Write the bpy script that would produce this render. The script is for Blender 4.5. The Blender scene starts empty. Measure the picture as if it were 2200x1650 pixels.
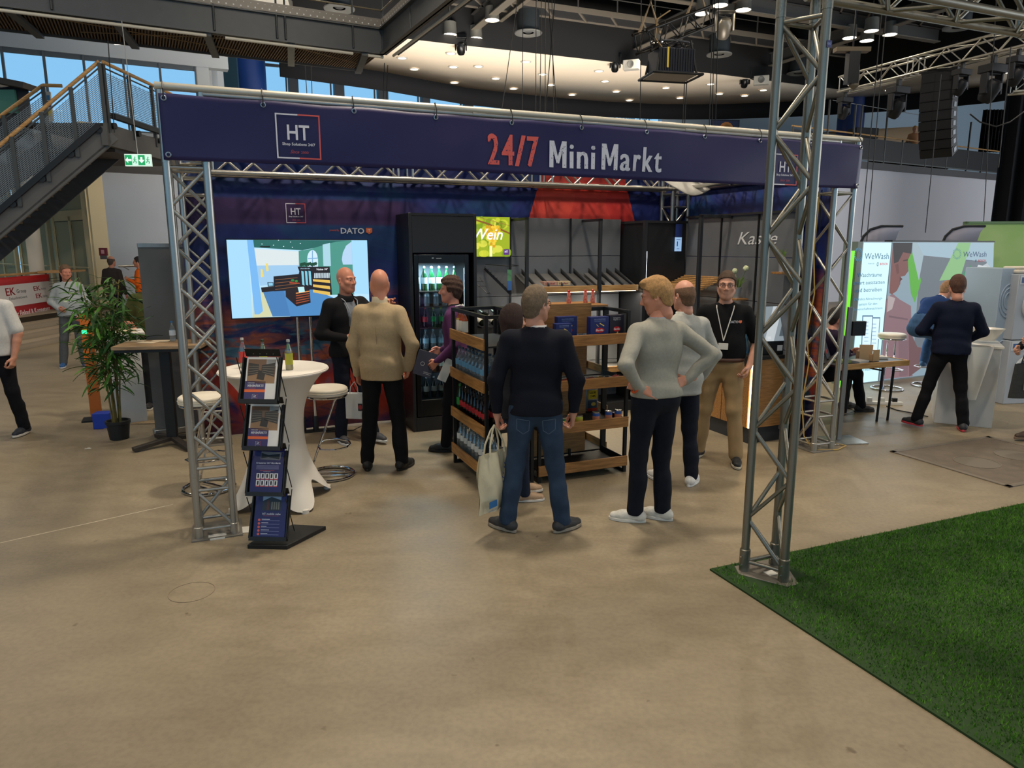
import bpy, bmesh, math, random
import numpy as np
from math import sin, cos, pi, radians, sqrt
from mathutils import Matrix, Vector
sc = bpy.context.scene
COL = sc.collection
# ---------------- camera, world, exposure ----------------
F_PX, HOR, CH = 1525.0, 531.0, 2.05
PITCH = math.atan((825-HOR)/F_PX)
cd = bpy.data.cameras.new('camera'); cam = bpy.data.objects.new('camera', cd); COL.objects.link(cam)
cam.location = (0, 0, CH); cam.rotation_euler = (pi/2-PITCH, 0, 0)
cd.sensor_width = 36; cd.lens = F_PX/2200*36; cd.clip_end = 400
sc.camera = cam
sc.view_settings.view_transform = 'Standard'; sc.view_settings.look = 'None'
sc.view_settings.gamma = 1; sc.view_settings.use_curve_mapping = False
sc.view_settings.exposure = 0.06
def lin(c):
    return tuple(((x/255)/12.92 if x/255 <= .04045 else ((x/255+.055)/1.055)**2.4) for x in c[:3])
w = bpy.data.worlds.new('hall_daylight'); sc.world = w; w.use_nodes = True
bg = w.node_tree.nodes['Background']; bg.inputs[0].default_value = (*lin((146, 206, 246)), 1); bg.inputs[1].default_value = 1.0
LAMP_W = 100.0
WARM = (1.0, .87, .70)
TH = radians(22.6); S0 = (-2.17, 4.93)
def S(u, v, z=0): return Vector((S0[0]+u*cos(TH)-v*sin(TH), S0[1]+u*sin(TH)+v*cos(TH), z))
def ray(px, py):
    x = (px-1100); y = (825-py)
    return Vector((x, F_PX*cos(PITCH)+y*sin(PITCH), -F_PX*sin(PITCH)+y*cos(PITCH)))
def G(px, py, z=0):
    d = ray(px, py); t = (z-CH)/d.z; return Vector((d.x*t, d.y*t, z))
def AT(px, py, Y):
    d = ray(px, py); t = Y/d.y; return Vector((d.x*t, Y, CH+d.z*t))
def ONL(px, py, p0, ang):
    """point of the vertical plane through p0 with direction ang seen at a pixel"""
    d = ray(px, py); n = Vector((-sin(ang), cos(ang)))
    t = (p0[0]*n.x+p0[1]*n.y)/(d.x*n.x+d.y*n.y); return Vector((d.x*t, d.y*t, CH+d.z*t))
def lamp_area(name, loc, size, power, color=WARM, rot=(0, 0, 0), shape='DISK', sy=None, spread=None):
    l = bpy.data.lights.new(name, 'AREA'); l.energy = power; l.color = color; l.shape = shape; l.size = size
    if sy: l.size_y = sy
    if spread: l.spread = spread
    o = bpy.data.objects.new(name, l); COL.objects.link(o); o.location = loc; o.rotation_euler = rot
    return o
# hall lamps: the ceiling spotlights of the technical grid (positions in the stand's frame)
LAMPS = [(u, v) for v in (-9.0, -2.0, 4.6, 11.0, 16.6) for u in (-9.5, -3.6, 2.5, 8.6, 14.7)]
for (u_, v_) in LAMPS:
    lamp_area('hall_lamp', S(u_, v_, 8.85), .45, LAMP_W, WARM, spread=radians(160))
# unseen fill light added behind the camera, then daylight from windows on the right
lamp_area('rear_fill_light', (0, -13.8, 5.2), 60, 6200, (.93, .96, 1), rot=(-pi/2, pi, 0), shape='RECTANGLE', sy=7)
lamp_area('right_window_light', (32.7, 12, 5.5), 34, 3000, (.90, .95, 1), rot=(pi/2, 0, pi/2), shape='RECTANGLE', sy=7)
lamp_area('soffit_fill_light', S(9, 10, 1.0), 15, 1000, (1, .92, .82), rot=(pi-1.0, 0, TH), shape='RECTANGLE', sy=3, spread=radians(100))  # added lamp hidden behind the stand, brightens the white soffit
lamp_area('hall_lamp_over_stand', (.15, 6.35, 8.85), .7, 330, WARM, spread=radians(165))
# ---------------- materials ----------------
MC = {}
def _n(nt, t, **k):
    n = nt.nodes.new(t)
    for a, b in k.items(): setattr(n, a, b)
    return n
def mat(name, col, rough=.5, metal=0, var=0, vs=6, bump=0, bs=60, spec=.5, em=None, ems=1, alpha=1, stretch=None, col2=None, coat=0):
    if name in MC: return MC[name]
    m = bpy.data.materials.new(name); m.use_nodes = True; nt = m.node_tree; p = nt.nodes['Principled BSDF']
    c = lin(col); p.inputs['Base Color'].default_value = (*c, 1); p.inputs['Roughness'].default_value = rough
    p.inputs['Metallic'].default_value = metal; p.inputs['Specular IOR Level'].default_value = spec
    if coat: p.inputs['Coat Weight'].default_value = coat
    tc = _n(nt, 'ShaderNodeTexCoord'); mp = _n(nt, 'ShaderNodeMapping'); nt.links.new(tc.outputs['Object'], mp.inputs[0])
    if stretch: mp.inputs['Scale'].default_value = stretch
    if var or col2:
        nz = _n(nt, 'ShaderNodeTexNoise'); nz.inputs['Scale'].default_value = vs; nz.inputs['Detail'].default_value = 5
        nt.links.new(mp.outputs[0], nz.inputs['Vector'])
        r = _n(nt, 'ShaderNodeValToRGB'); nt.links.new(nz.outputs[0], r.inputs[0])
        a = lin(col2) if col2 else tuple(x*(1-var) for x in c); b = c if col2 else tuple(min(1, x*(1+var)) for x in c)
        r.color_ramp.elements[0].position = .32; r.color_ramp.elements[1].position = .68
        r.color_ramp.elements[0].color = (*a, 1); r.color_ramp.elements[1].color = (*b, 1)
        nt.links.new(r.outputs[0], p.inputs['Base Color'])
    if bump:
        nb = _n(nt, 'ShaderNodeTexNoise'); nb.inputs['Scale'].default_value = bs; nb.inputs['Detail'].default_value = 3
        nt.links.new(mp.outputs[0], nb.inputs['Vector'])
        bp = _n(nt, 'ShaderNodeBump'); bp.inputs['Strength'].default_value = bump; bp.inputs['Distance'].default_value = .02
        nt.links.new(nb.outputs[0], bp.inputs['Height']); nt.links.new(bp.outputs[0], p.inputs['Normal'])
    if em: p.inputs['Emission Color'].default_value = (*lin(em), 1); p.inputs['Emission Strength'].default_value = ems
    MC[name] = m; return m
def glassy(name, tint=(235, 245, 250), gloss=.12, rough=.03, body=0, bodycol=(255, 255, 255)):
    if name in MC: return MC[name]
    m = bpy.data.materials.new(name); m.use_nodes = True; nt = m.node_tree; nt.nodes.clear()
    o = _n(nt, 'ShaderNodeOutputMaterial'); t = _n(nt, 'ShaderNodeBsdfTransparent'); t.inputs[0].default_value = (*lin(tint), 1)
    g = _n(nt, 'ShaderNodeBsdfGlossy'); g.inputs['Roughness'].default_value = rough
    fr = _n(nt, 'ShaderNodeLayerWeight'); fr.inputs[0].default_value = .25
    ma = _n(nt, 'ShaderNodeMath', operation='MULTIPLY_ADD'); ma.inputs[1].default_value = .5; ma.inputs[2].default_value = gloss*.5
    nt.links.new(fr.outputs['Fresnel'], ma.inputs[0])
    mx = _n(nt, 'ShaderNodeMixShader'); nt.links.new(ma.outputs[0], mx.inputs[0]); nt.links.new(t.outputs[0], mx.inputs[1]); nt.links.new(g.outputs[0], mx.inputs[2])
    out = mx
    if body:
        d = _n(nt, 'ShaderNodeBsdfDiffuse'); d.inputs[0].default_value = (*lin(bodycol), 1)
        m2 = _n(nt, 'ShaderNodeMixShader'); m2.inputs[0].default_value = body
        nt.links.new(mx.outputs[0], m2.inputs[1]); nt.links.new(d.outputs[0], m2.inputs[2]); out = m2
    nt.links.new(out.outputs[0], o.inputs[0]); MC[name] = m; return m
def printmat(name, glow=0, rough=.5):
    if name in MC: return MC[name]
    m = bpy.data.materials.new(name); m.use_nodes = True; nt = m.node_tree; p = nt.nodes['Principled BSDF']
    a = _n(nt, 'ShaderNodeVertexColor'); a.layer_name = 'Col'; p.inputs['Roughness'].default_value = rough
    if glow:
        p.inputs['Base Color'].default_value = (.01, .01, .01, 1)
        nt.links.new(a.outputs[0], p.inputs['Emission Color']); p.inputs['Emission Strength'].default_value = glow
    else: nt.links.new(a.outputs[0], p.inputs['Base Color'])
    MC[name] = m; return m
# ---------------- mesh helpers ----------------
class MB:
    def __init__(s): s.v = []; s.f = []; s.m = []
    def add(s, vs, fs, m=0):
        n = len(s.v); s.v += [tuple(x) for x in vs]; s.f += [tuple(i+n for i in f) for f in fs]; s.m += [m]*len(fs); return s
    def box(s, c, d, rz=0, m=0, M=None):
        x, y, z = d[0]/2, d[1]/2, d[2]/2
        vs = [Vector((a*x, b*y, e*z)) for a, b, e in ((-1,-1,-1),(1,-1,-1),(1,1,-1),(-1,1,-1),(-1,-1,1),(1,-1,1),(1,1,1),(-1,1,1))]
        R = M if M is not None else Matrix.Rotation(rz, 3, 'Z')
        return s.add([R @ q+Vector(c) for q in vs], [(3,2,1,0),(4,5,6,7),(0,1,5,4),(1,2,6,5),(2,3,7,6),(3,0,4,7)], m)
    def bx(s, x0, x1, y0, y1, z0, z1, m=0): return s.box(((x0+x1)/2, (y0+y1)/2, (z0+z1)/2), (x1-x0, y1-y0, z1-z0), m=m)
    def bar(s, a, b, w, h, m=0):
        """rectangular bar from a to b, w wide sideways, h tall"""
        a = Vector(a); b = Vector(b); d = b-a; L = d.length; y = d.normalized()
        up = Vector((0, 0, 1)) if abs(y.z) < .95 else Vector((0, 1, 0))
        x = y.cross(up).normalized(); z = x.cross(y)
        return s.box((a+b)/2, (w, L, h), M=Matrix((x, y, z)).transposed(), m=m)
    def tube(s, a, b, r, n=8, r2=None, m=0):
        return s.path([a, b], [r, r if r2 is None else r2], n, m=m)
    def path(s, pts, r, n=8, closed=False, m=0, caps=True):
        P = [Vector(p) for p in pts]; N = len(P); rs = r if isinstance(r, (list, tuple)) else [r]*N
        vs = []; prev = None
        for i, p in enumerate(P):
            if closed: d = (P[(i+1) % N]-P[i-1]).normalized()
            else: d = ((P[min(i+1, N-1)]-P[max(i-1, 0)])).normalized()
            if prev is None:
                x = d.orthogonal().normalized()
            else:
                x = prev-d*prev.dot(d); x = x.normalized() if x.length > 1e-6 else d.orthogonal().normalized()
            prev = x; y = d.cross(x)
            for k in range(n):
                a = 2*pi*k/n; vs.append(p+(x*cos(a)+y*sin(a))*rs[i])
        fs = []
        for i in range(N if closed else N-1):
            j = (i+1) % N
            for k in range(n):
                l = (k+1) % n; fs.append((i*n+k, i*n+l, j*n+l, j*n+k))
        if not closed and caps: fs += [tuple(range(n-1, -1, -1)), tuple((N-1)*n+k for k in range(n))]
        return s.add(vs, fs, m)
    def lathe(s, prof, n=14, c=(0, 0, 0), m=0, sx=1, sy=1, ms=None):
        vs = []; fs = []
        for r, z in prof:
            for k in range(n):
                a = 2*pi*k/n; vs.append((c[0]+r*cos(a)*sx, c[1]+r*sin(a)*sy, c[2]+z))
        for i in range(len(prof)-1):
            for k in range(n):
                l = (k+1) % n; fs.append((i*n+k, i*n+l, (i+1)*n+l, (i+1)*n+k))
        o = len(s.f); s.add(vs, fs, m)
        if ms:
            for i in range(len(prof)-1):
                for k in range(n): s.m[o+i*n+k] = ms[i]
        return s
    def prism(s, poly, z0, z1, m=0, M=None):
        n = len(poly); M = M or Matrix.Identity(4)
        vs = [M @ Vector((x, y, z0)) for x, y in poly]+[M @ Vector((x, y, z1)) for x, y in poly]
        fs = [tuple(range(n-1, -1, -1)), tuple(range(n, 2*n))]+[(i, (i+1) % n, n+(i+1) % n, n+i) for i in range(n)]
        return s.add(vs, fs, m)
    def grid(s, fn, nu, nv, m=0, closeu=False):
        vs = [fn(i/nu, j/nv) for i in range(nu+(0 if closeu else 1)) for j in range(nv+1)]
        W_ = nv+1; N = nu if closeu else nu+1
        fs = [(i*W_+j, ((i+1) % N)*W_+j, ((i+1) % N)*W_+j+1, i*W_+j+1) for i in range(nu) for j in range(nv)]
        return s.add(vs, fs, m)
def mesh_obj(name, me, parent=None, loc=(0, 0, 0), rz=0):
    o = bpy.data.objects.new(name, me); COL.objects.link(o); o.location = loc
    if rz: o.rotation_euler = (0, 0, rz)
    if parent is not None: o.parent = parent
    return o
def ob(name, mb, mats, parent=None, loc=(0, 0, 0), rz=0, bev=0, flat=False, ang=35, seg=2, solid=0):
    me = bpy.data.meshes.new(name); me.from_pydata(mb.v, [], mb.f)
    if not isinstance(mats, (list, tuple)): mats = [mats]
    for m in mats: me.materials.append(m)
    if len(mats) > 1: me.polygons.foreach_set('material_index', mb.m)
    if not flat: me.polygons.foreach_set('use_smooth', [True]*len(me.polygons)); me.set_sharp_from_angle(angle=radians(ang))
    me.update(); o = mesh_obj(name, me, parent, loc, rz)
    if solid:
        d = o.modifiers.new('s', 'SOLIDIFY'); d.thickness = solid; d.offset = 0
    if bev:
        b = o.modifiers.new('b', 'BEVEL'); b.width = bev; b.segments = seg; b.limit_method = 'ANGLE'
    return o
def tag(o, label, cat, group=None, kind=None):
    if label: o['label'] = label
    if cat: o['category'] = cat
    if group: o['group'] = group
    if kind: o['kind'] = kind
    return o
def thing(name, label, cat, loc=(0, 0, 0), rz=0, group=None):
    o = bpy.data.objects.new(name, None); COL.objects.link(o); o.empty_display_size = .1
    o.location = loc; o.rotation_euler = (0, 0, rz); return tag(o, label, cat, group)
def struct(name, mb, m, **k):
    o = ob(name, mb, m, **k); o['kind'] = 'structure'; return o
def dup(root, loc, rz=0, label=None, group=None, rot=None):
    r = root.copy(); COL.objects.link(r); r.location = loc; r.rotation_euler = rot or (0, 0, rz)
    if label: r['label'] = label
    if group: r['group'] = group
    for ch in list(root.children):
        c = ch.copy(); COL.objects.link(c); c.parent = r
        for g in list(ch.children):
            d = g.copy(); COL.objects.link(d); d.parent = c
    return r
_CY = {}
def rod(name, a, b, r, m, parent=None, n=10):
    """a straight tube as an object of its own, sharing one unit mesh"""
    k = (m.name, n)
    if k not in _CY:
        q = MB().lathe([(0, 0), (1, 0), (1, 1), (0, 1)], n); me = bpy.data.meshes.new('rod'); me.from_pydata(q.v, [], q.f)
        me.materials.append(m); me.polygons.foreach_set('use_smooth', [True]*len(me.polygons)); me.set_sharp_from_angle(angle=radians(50)); _CY[k] = me
    a = Vector(a); b = Vector(b); d = b-a; L = d.length; z = d.normalized(); x = z.orthogonal().normalized(); y = z.cross(x)
    o = bpy.data.objects.new(name, _CY[k]); COL.objects.link(o)
    if parent is not None: o.parent = parent
    o.matrix_local = Matrix.Translation(a) @ Matrix((x, y, z)).transposed().to_4x4() @ Matrix.Diagonal((r, r, L, 1))
    return o
_BX = {}
def block(name, c, d, m, parent=None, rz=0, bev=.0):
    """a box as an object of its own sharing one unit mesh (slats, panels, steps)"""
    if m.name not in _BX:
        q = MB().box((0, 0, 0), (1, 1, 1)); me = bpy.data.meshes.new('block'); me.from_pydata(q.v, [], q.f); me.materials.append(m); _BX[m.name] = me
    o = bpy.data.objects.new(name, _BX[m.name]); COL.objects.link(o)
    if parent is not None: o.parent = parent
    o.location = c; o.scale = d; o.rotation_euler = (0, 0, rz); return o
# ---------------- text and flat print ----------------
_TX = {}
def text_geo(s, bold=0.0, shear=0.0):
    k = (s, bold, shear)
    if k not in _TX:
        c = bpy.data.curves.new('t', 'FONT'); c.body = s; c.size = 1; c.resolution_u = 2; c.offset = bold; c.shear = shear; c.fill_mode = 'FRONT'
        o = bpy.data.objects.new('t', c); me = o.to_mesh()
        v = [(a.co.x, a.co.y) for a in me.vertices]; f = [tuple(p.vertices) for p in me.polygons]
        o.to_mesh_clear(); bpy.data.objects.remove(o); bpy.data.curves.remove(c)
        x0 = min(a for a, b in v); x1 = max(a for a, b in v)
        _TX[k] = ([((a-x0), b) for a, b in v], f, x1-x0)
    return _TX[k]
class Pr:
    """flat print: polygons on a sheet, x right, y up, L = ink layer"""
    def __init__(s, eps=.0006): s.v = []; s.f = []; s.c = []; s.L = 0; s.eps = eps; s.X = None
    def add(s, vs, fs, col):
        n = len(s.v); z = s.L*s.eps
        if s.X: vs = [s.X(x, y) for x, y in vs]
        s.v += [(x, -z, y) for x, y in vs]; s.f += [tuple(i+n for i in f) for f in fs]; s.c += [col]*len(fs); return s
    def poly(s, pts, col): return s.add(pts, [tuple(range(len(pts)))], col)
    def rect(s, x0, y0, x1, y1, col): return s.poly([(x0, y0), (x1, y0), (x1, y1), (x0, y1)], col)
    def ell(s, cx, cy, rx, ry, col, n=20): return s.poly([(cx+rx*cos(2*pi*i/n), cy+ry*sin(2*pi*i/n)) for i in range(n)], col)
    def line(s, pts, w, col):
        for (a, b), (c, d) in zip(pts, pts[1:]):
            l = math.hypot(c-a, d-b) or 1; nx, ny = -(d-b)/l*w/2, (c-a)/l*w/2
            s.poly([(a+nx, b+ny), (a-nx, b-ny), (c-nx, d-ny), (c+nx, d+ny)], col)
        return s
    def text(s, t, x, y, h, col, al='L', sx=1.0, w=None, bold=.0, shear=0):
        v, f, W = text_geo(t, bold, shear); k = h/.7
        if w: sx = w/(W*k)
        ox_ = x-(0 if al == 'L' else W*k*sx/2 if al == 'C' else W*k*sx)
        if bold > .025:
            d = min(.028*h, W*k*sx*.12)
            for dx in (-1, 0, 1): s.text(t, ox_+dx*d+d, y, h, col, 'L', w=W*k*sx-2*d, bold=.004) if dx == 0 else s.text(t, ox_+dx*d+d, y, h, col, 'L', w=W*k*sx-2*d, bold=.004)
            return s
        ox = x-(0 if al == 'L' else W*k*sx/2 if al == 'C' else W*k*sx)
        return s.add([(ox+a*k*sx, y+b*k) for a, b in v], f, col)
    def build(s, name, parent, m, loc=(0, 0, 0), rz=0, rx=0, back=False):
        me = bpy.data.meshes.new(name); me.from_pydata(s.v, [], s.f); me.materials.append(m)
        ca = me.color_attributes.new('Col', 'FLOAT_COLOR', 'CORNER'); buf = []
        for p, c in zip(me.polygons, s.c): buf += list((*lin(c), 1))*p.loop_total
        ca.data.foreach_set('color', buf)
        o = mesh_obj(name, me, parent, loc); o.rotation_euler = (rx, 0, rz); return o
def ht_logo(p, cx, cy, s, since=True, bgc=None):
    """square logo frame half white half red with the letters HT; s = side"""
    w = s*.032; W = (225, 222, 230); R = (222, 92, 84); h = s/2
    if bgc: p.rect(cx-h, cy-h, cx+h, cy+h, bgc); p.L += 1
    p.rect(cx-h, cy-h, cx-h+w, cy+h, W).rect(cx-h, cy+h-w, cx, cy+h, W).rect(cx-h, cy-h, cx, cy-h+w, W)
    p.rect(cx+h-w, cy-h, cx+h, cy+h, R).rect(cx, cy+h-w, cx+h, cy+h, R).rect(cx, cy-h, cx+h, cy-h+w, R)
    p.text('HT', cx, cy-s*.07, s*.33, W, 'C', w=s*.5, bold=.015)
    p.text('Shop Solutions 24/7', cx, cy-s*.2, s*.06, W, 'C', w=s*.74, bold=.02)
    if since: p.text('Since', cx-s*.2, cy-s*.38, s*.08, (190, 80, 85), 'L', shear=.5, w=s*.2); p.text('2000', cx+s*.04, cy-s*.38, s*.06, (190, 80, 85), 'L', w=s*.17)
def MSH(p, x, y, w, h, col): p.poly([(x+a*w, y+b*h) for a, b in ((0, 0), (0, 1), (.27, 1), (.5, .42), (.73, 1), (1, 1), (1, 0), (.76, 0), (.76, .62), (.58, .16), (.42, .16), (.24, .62), (.24, 0))], col)
ORD = ['first', 'second', 'third', 'fourth', 'fifth', 'sixth', 'seventh', 'eighth', 'ninth', 'tenth', 'eleventh', 'twelfth', 'thirteenth', 'fourteenth', 'fifteenth', 'sixteenth', 'seventeenth', 'eighteenth', 'nineteenth', 'twentieth', 'twenty-first', 'twenty-second', 'twenty-third', 'twenty-fourth', 'twenty-fifth']
# common materials
ALU = mat('brushed_aluminium', (176, 174, 168), .34, .9, var=.12, vs=9, bump=.05, bs=40)
ALU_OLD = mat('worn_aluminium', (140, 138, 128), .38, .85, var=.22, vs=7, bump=.06, bs=50)
CHROME = mat('polished_chrome', (215, 215, 218), .08, 1)
BLK = mat('black_powder_coat', (22, 23, 25), .45, .2)
DKG = mat('anthracite_steel', (48, 50, 54), .5, .3, var=.05)
GREYP = mat('grey_shelf_panel', (106, 109, 114), .5, .1, var=.04)
OAK = mat('light_oak', (206, 162, 104), .5, 0, vs=5, stretch=(1, 14, 14), col2=(168, 122, 70))
OAKD = mat('brown_oak', (176, 126, 70), .5, 0, vs=5, stretch=(1.2, 14, 14), col2=(132, 90, 46))
OAKDY = mat('brown_oak_long', (186, 136, 76), .5, 0, vs=5, stretch=(14, 1.2, 14), col2=(142, 98, 50))
WHITE = mat('white_paint', (222, 220, 214), .6)
PRINT = printmat('matt_print'); GLOSSPRINT = printmat('satin_print', 0, .28)
GLOW = printmat('screen_print', 1.15); GLOWB = printmat('lightbox_print', 1.15)
def truss(root, a, b, up=(0, 0, 1), w=.24, n=4, r=.0265, rb=.0128, bay=.25, joints=(), m=ALU, chn=12, flip=False, skip=()):
    a = Vector(a); b = Vector(b); d = b-a; L = d.length; y = d.normalized(); z = Vector(up); z = (z-y*z.dot(y)).normalized(); x = y.cross(z)
    if n == 4: cs = [x*(-w/2)+z*(-w/2), x*(w/2)+z*(-w/2), x*(w/2)+z*(w/2), x*(-w/2)+z*(w/2)]
    else:
        s_ = -1 if flip else 1; hgt = w*.866
        cs = [x*(-w/2)-z*s_*hgt/3, x*(w/2)-z*s_*hgt/3, z*s_*hgt*2/3]
    for c in cs: rod('chord', a+c, b+c, r, m, root, chn)
    stops = [0]+sorted(joints)+[L]
    for j in joints:
        for c in cs: rod('coupler', a+c+y*(j-.055), a+c+y*(j+.055), r*1.1, m, root, chn)
    F_ = len(cs)
    for k in range(F_):
        c0, c1 = cs[k], cs[(k+1) % F_]; off = k % 2
        for s0, s1 in zip(stops, stops[1:]):
            e0 = s0+(.08 if s0 > 0 else .05); e1 = s1-(.08 if s1 < L else .05)
            for e in (e0, e1): rod('rung', a+c0+y*e, a+c1+y*e, rb, m, root, 8)
            nb = max(1, int(round((e1-e0)/bay))); st = (e1-e0)/nb
            for i in range(nb):
                p, q = (c0, c1) if (i+off) % 2 == 0 else (c1, c0)
                rod('brace', a+p+y*(e0+i*st), a+q+y*(e0+(i+1)*st), rb, m, root, 8)
    return root
# ---------------- the hall: floor, walls, ceiling ----------------
def floor_mat():
    m = bpy.data.materials.new('polished_concrete'); m.use_nodes = True; nt = m.node_tree; p = nt.nodes['Principled BSDF']
    tc = _n(nt, 'ShaderNodeTexCoord'); out = []
    def noise(sc_, det, dist=0, st=None):
        n = _n(nt, 'ShaderNodeTexNoise'); n.inputs['Scale'].default_value = sc_; n.inputs['Detail'].default_value = det; n.inputs['Distortion'].default_value = dist
        if st:
            mp = _n(nt, 'ShaderNodeMapping'); mp.inputs['Scale'].default_value = st; mp.inputs['Rotation'].default_value = (0, 0, .5); nt.links.new(tc.outputs['Object'], mp.inputs[0]); nt.links.new(mp.outputs[0], n.inputs['Vector'])
        else: nt.links.new(tc.outputs['Object'], n.inputs['Vector'])
        return n
    a = noise(.55, 6, .8); b = noise(3.2, 7, .4, (1, 2.2, 1)); c = noise(34, 8)
    r = _n(nt, 'ShaderNodeValToRGB'); nt.links.new(a.outputs[0], r.inputs[0]); e = r.color_ramp.elements
    e[0].position = .3; e[0].color = (*lin((130, 118, 97)), 1); e[1].position = .7; e[1].color = (*lin((146, 133, 110)), 1)
    r2 = _n(nt, 'ShaderNodeValToRGB'); nt.links.new(b.outputs[0], r2.inputs[0]); e = r2.color_ramp.elements
    e[0].position = .30; e[0].color = (.90, .89, .88, 1); e[1].position = .62; e[1].color = (1.04, 1.04, 1.04, 1)
    r3 = _n(nt, 'ShaderNodeValToRGB'); nt.links.new(c.outputs[0], r3.inputs[0]); e = r3.color_ramp.elements
    e[0].position = .35; e[0].color = (.88, .88, .88, 1); e[1].position = .6; e[1].color = (1.02, 1.02, 1.02, 1)
    m1 = _n(nt, 'ShaderNodeMix', data_type='RGBA', blend_type='MULTIPLY'); m1.inputs[0].default_value = 1
    nt.links.new(r.outputs[0], m1.inputs[6]); nt.links.new(r2.outputs[0], m1.inputs[7])
    m2 = _n(nt, 'ShaderNodeMix', data_type='RGBA', blend_type='MULTIPLY'); m2.inputs[0].default_value = 1
    nt.links.new(m1.outputs[2], m2.inputs[6]); nt.links.new(r3.outputs[0], m2.inputs[7])
    # long pale scuffs, then dark specks
    sf = noise(1.1, 9, .3, (.35, 5, 1)); sr = _n(nt, 'ShaderNodeValToRGB'); nt.links.new(sf.outputs[0], sr.inputs[0]); e = sr.color_ramp.elements
    e[0].position = .60; e[0].color = (1, 1, 1, 1); e[1].position = .72; e[1].color = (1.10, 1.10, 1.10, 1)
    m4 = _n(nt, 'ShaderNodeMix', data_type='RGBA', blend_type='MULTIPLY'); m4.inputs[0].default_value = 1
    nt.links.new(m2.outputs[2], m4.inputs[6]); nt.links.new(sr.outputs[0], m4.inputs[7]); m2 = m4
    v = noise(9, 2, 0); sp = _n(nt, 'ShaderNodeValToRGB'); nt.links.new(v.outputs[0], sp.inputs[0]); e = sp.color_ramp.elements
    e[0].position = .22; e[0].color = (.55, .5, .45, 1); e[1].position = .27; e[1].color = (1, 1, 1, 1)
    m3 = _n(nt, 'ShaderNodeMix', data_type='RGBA', blend_type='MULTIPLY'); m3.inputs[0].default_value = 1
    nt.links.new(m2.outputs[2], m3.inputs[6]); nt.links.new(sp.outputs[0], m3.inputs[7])
    nt.links.new(m3.outputs[2], p.inputs['Base Color'])
    rr = _n(nt, 'ShaderNodeMapRange'); rr.inputs[3].default_value = .34; rr.inputs[4].default_value = .60; nt.links.new(b.outputs[0], rr.inputs[0]); nt.links.new(rr.outputs[0], p.inputs['Roughness'])
    p.inputs['Specular IOR Level'].default_value = .5
    bp = _n(nt, 'ShaderNodeBump'); bp.inputs['Strength'].default_value = .08; bp.inputs['Distance'].default_value = .01; nt.links.new(b.outputs[0], bp.inputs['Height']); nt.links.new(bp.outputs[0], p.inputs['Normal'])
    return m
struct('floor', MB().bx(-34, 34, -14, 48, -.2, 0), floor_mat())
WBG = mat('blue_grey_wall', (178, 184, 192), .8, var=.03, vs=1)
CREAM = mat('cream_wall', (222, 205, 165), .75, var=.04, vs=1)
WHW = mat('white_hall_wall', (222, 220, 228), .85, var=.02, vs=.7)
PBLUE = mat('pale_blue_wall', (186, 210, 230), .85, var=.03, vs=.6)
DARKC = mat('dark_ceiling', (24, 25, 28), .8)
STEELG = mat('grey_steel', (92, 90, 88), .55, .3, var=.08, vs=3)
STEELD = mat('dark_steel', (58, 59, 62), .6, .3)
STEELL = mat('pale_steel', (128, 122, 112), .55, .3)
BLKC = mat('black_drape', (14, 14, 20), .95, bump=.2, bs=8)
LBLUE = mat('deep_blue_paint', (14, 52, 118), .5, var=.05, vs=1)
def wall_seg(name, p0, p1, z0, z1, m, th=.2):
    a = Vector((p0[0], p0[1])); b = Vector((p1[0], p1[1])); d = b-a; r = math.atan2(d.y, d.x)
    return struct(name, MB().box((d.length/2, th/2, (z0+z1)/2), (d.length, th, z1-z0)), m, loc=(a.x, a.y, 0), rz=r)
# far left: blue-grey wall, cream door recess on a low platform
ZP = .48
pa, pb = AT(238, 560, 20.0), AT(520, 560, 22.4)
wall_seg('wall_left', (pa.x, pa.y), (pb.x+2, pb.y+.5), 0, 5.15, WBG)
dj = AT(205, 560, 19.6); dl = AT(0, 560, 24.6); dd = (dl-dj).normalized(); DA = math.atan2(-dd.y, -dd.x)
dj.z = 0; dd.z = 0; dd.normalize(); far = dj+dd*10
wall_seg('wall_portal', (far.x, far.y), (dj.x, dj.y), ZP+3.45, 5.3, CREAM, .3)
q = (pa-dj); wall_seg('wall_jamb', (dj.x, dj.y), (pa.x, pa.y), 0, 5.0, CREAM, .35)
# foyer behind the doors
f0 = dj+Vector((dd.y, -dd.x, 0))*-3.2; nrm = Vector((-dd.y, dd.x, 0)).normalized();
if nrm.y < 0: nrm = -nrm
fb0 = far+nrm*3+dd*6; fb1 = dj+nrm*3-dd*5
wall_seg('wall_foyer', (fb0.x, fb0.y), (fb1.x, fb1.y), 0, 5.2, mat('foyer_wall', (212, 208, 180), .8))
fc = MB().add([(far.x-3, far.y+.3, 5.0), (dj.x+3, dj.y+.3, 5.0), (fb1.x, fb1.y, 5.0), (fb0.x, fb0.y, 5.0)], [(0, 1, 2, 3)]); struct('ceiling_foyer', fc, CREAM)
# platform and its four steps
ST = mat('step_concrete', (150, 136, 116), .7, var=.08, vs=3, bump=.1)
STF = mat('step_riser', (112, 102, 90), .75, var=.08, vs=3)
plat = thing('platform_steps', None, None); plat['kind'] = 'structure'; del plat['kind']
bpy.data.objects.remove(plat)
pf = struct('trim_1', MB().bx(-22, -11.15, 6, 31, 0, ZP), ST)
for i in range(4):
    x = -9.95-.4*i; z = .12*(i+1)
    o = block('step', (x-.7, 15.5, z-.06), (1.4, 17, .118), ST if 1 else STF); o.parent = pf
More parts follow.
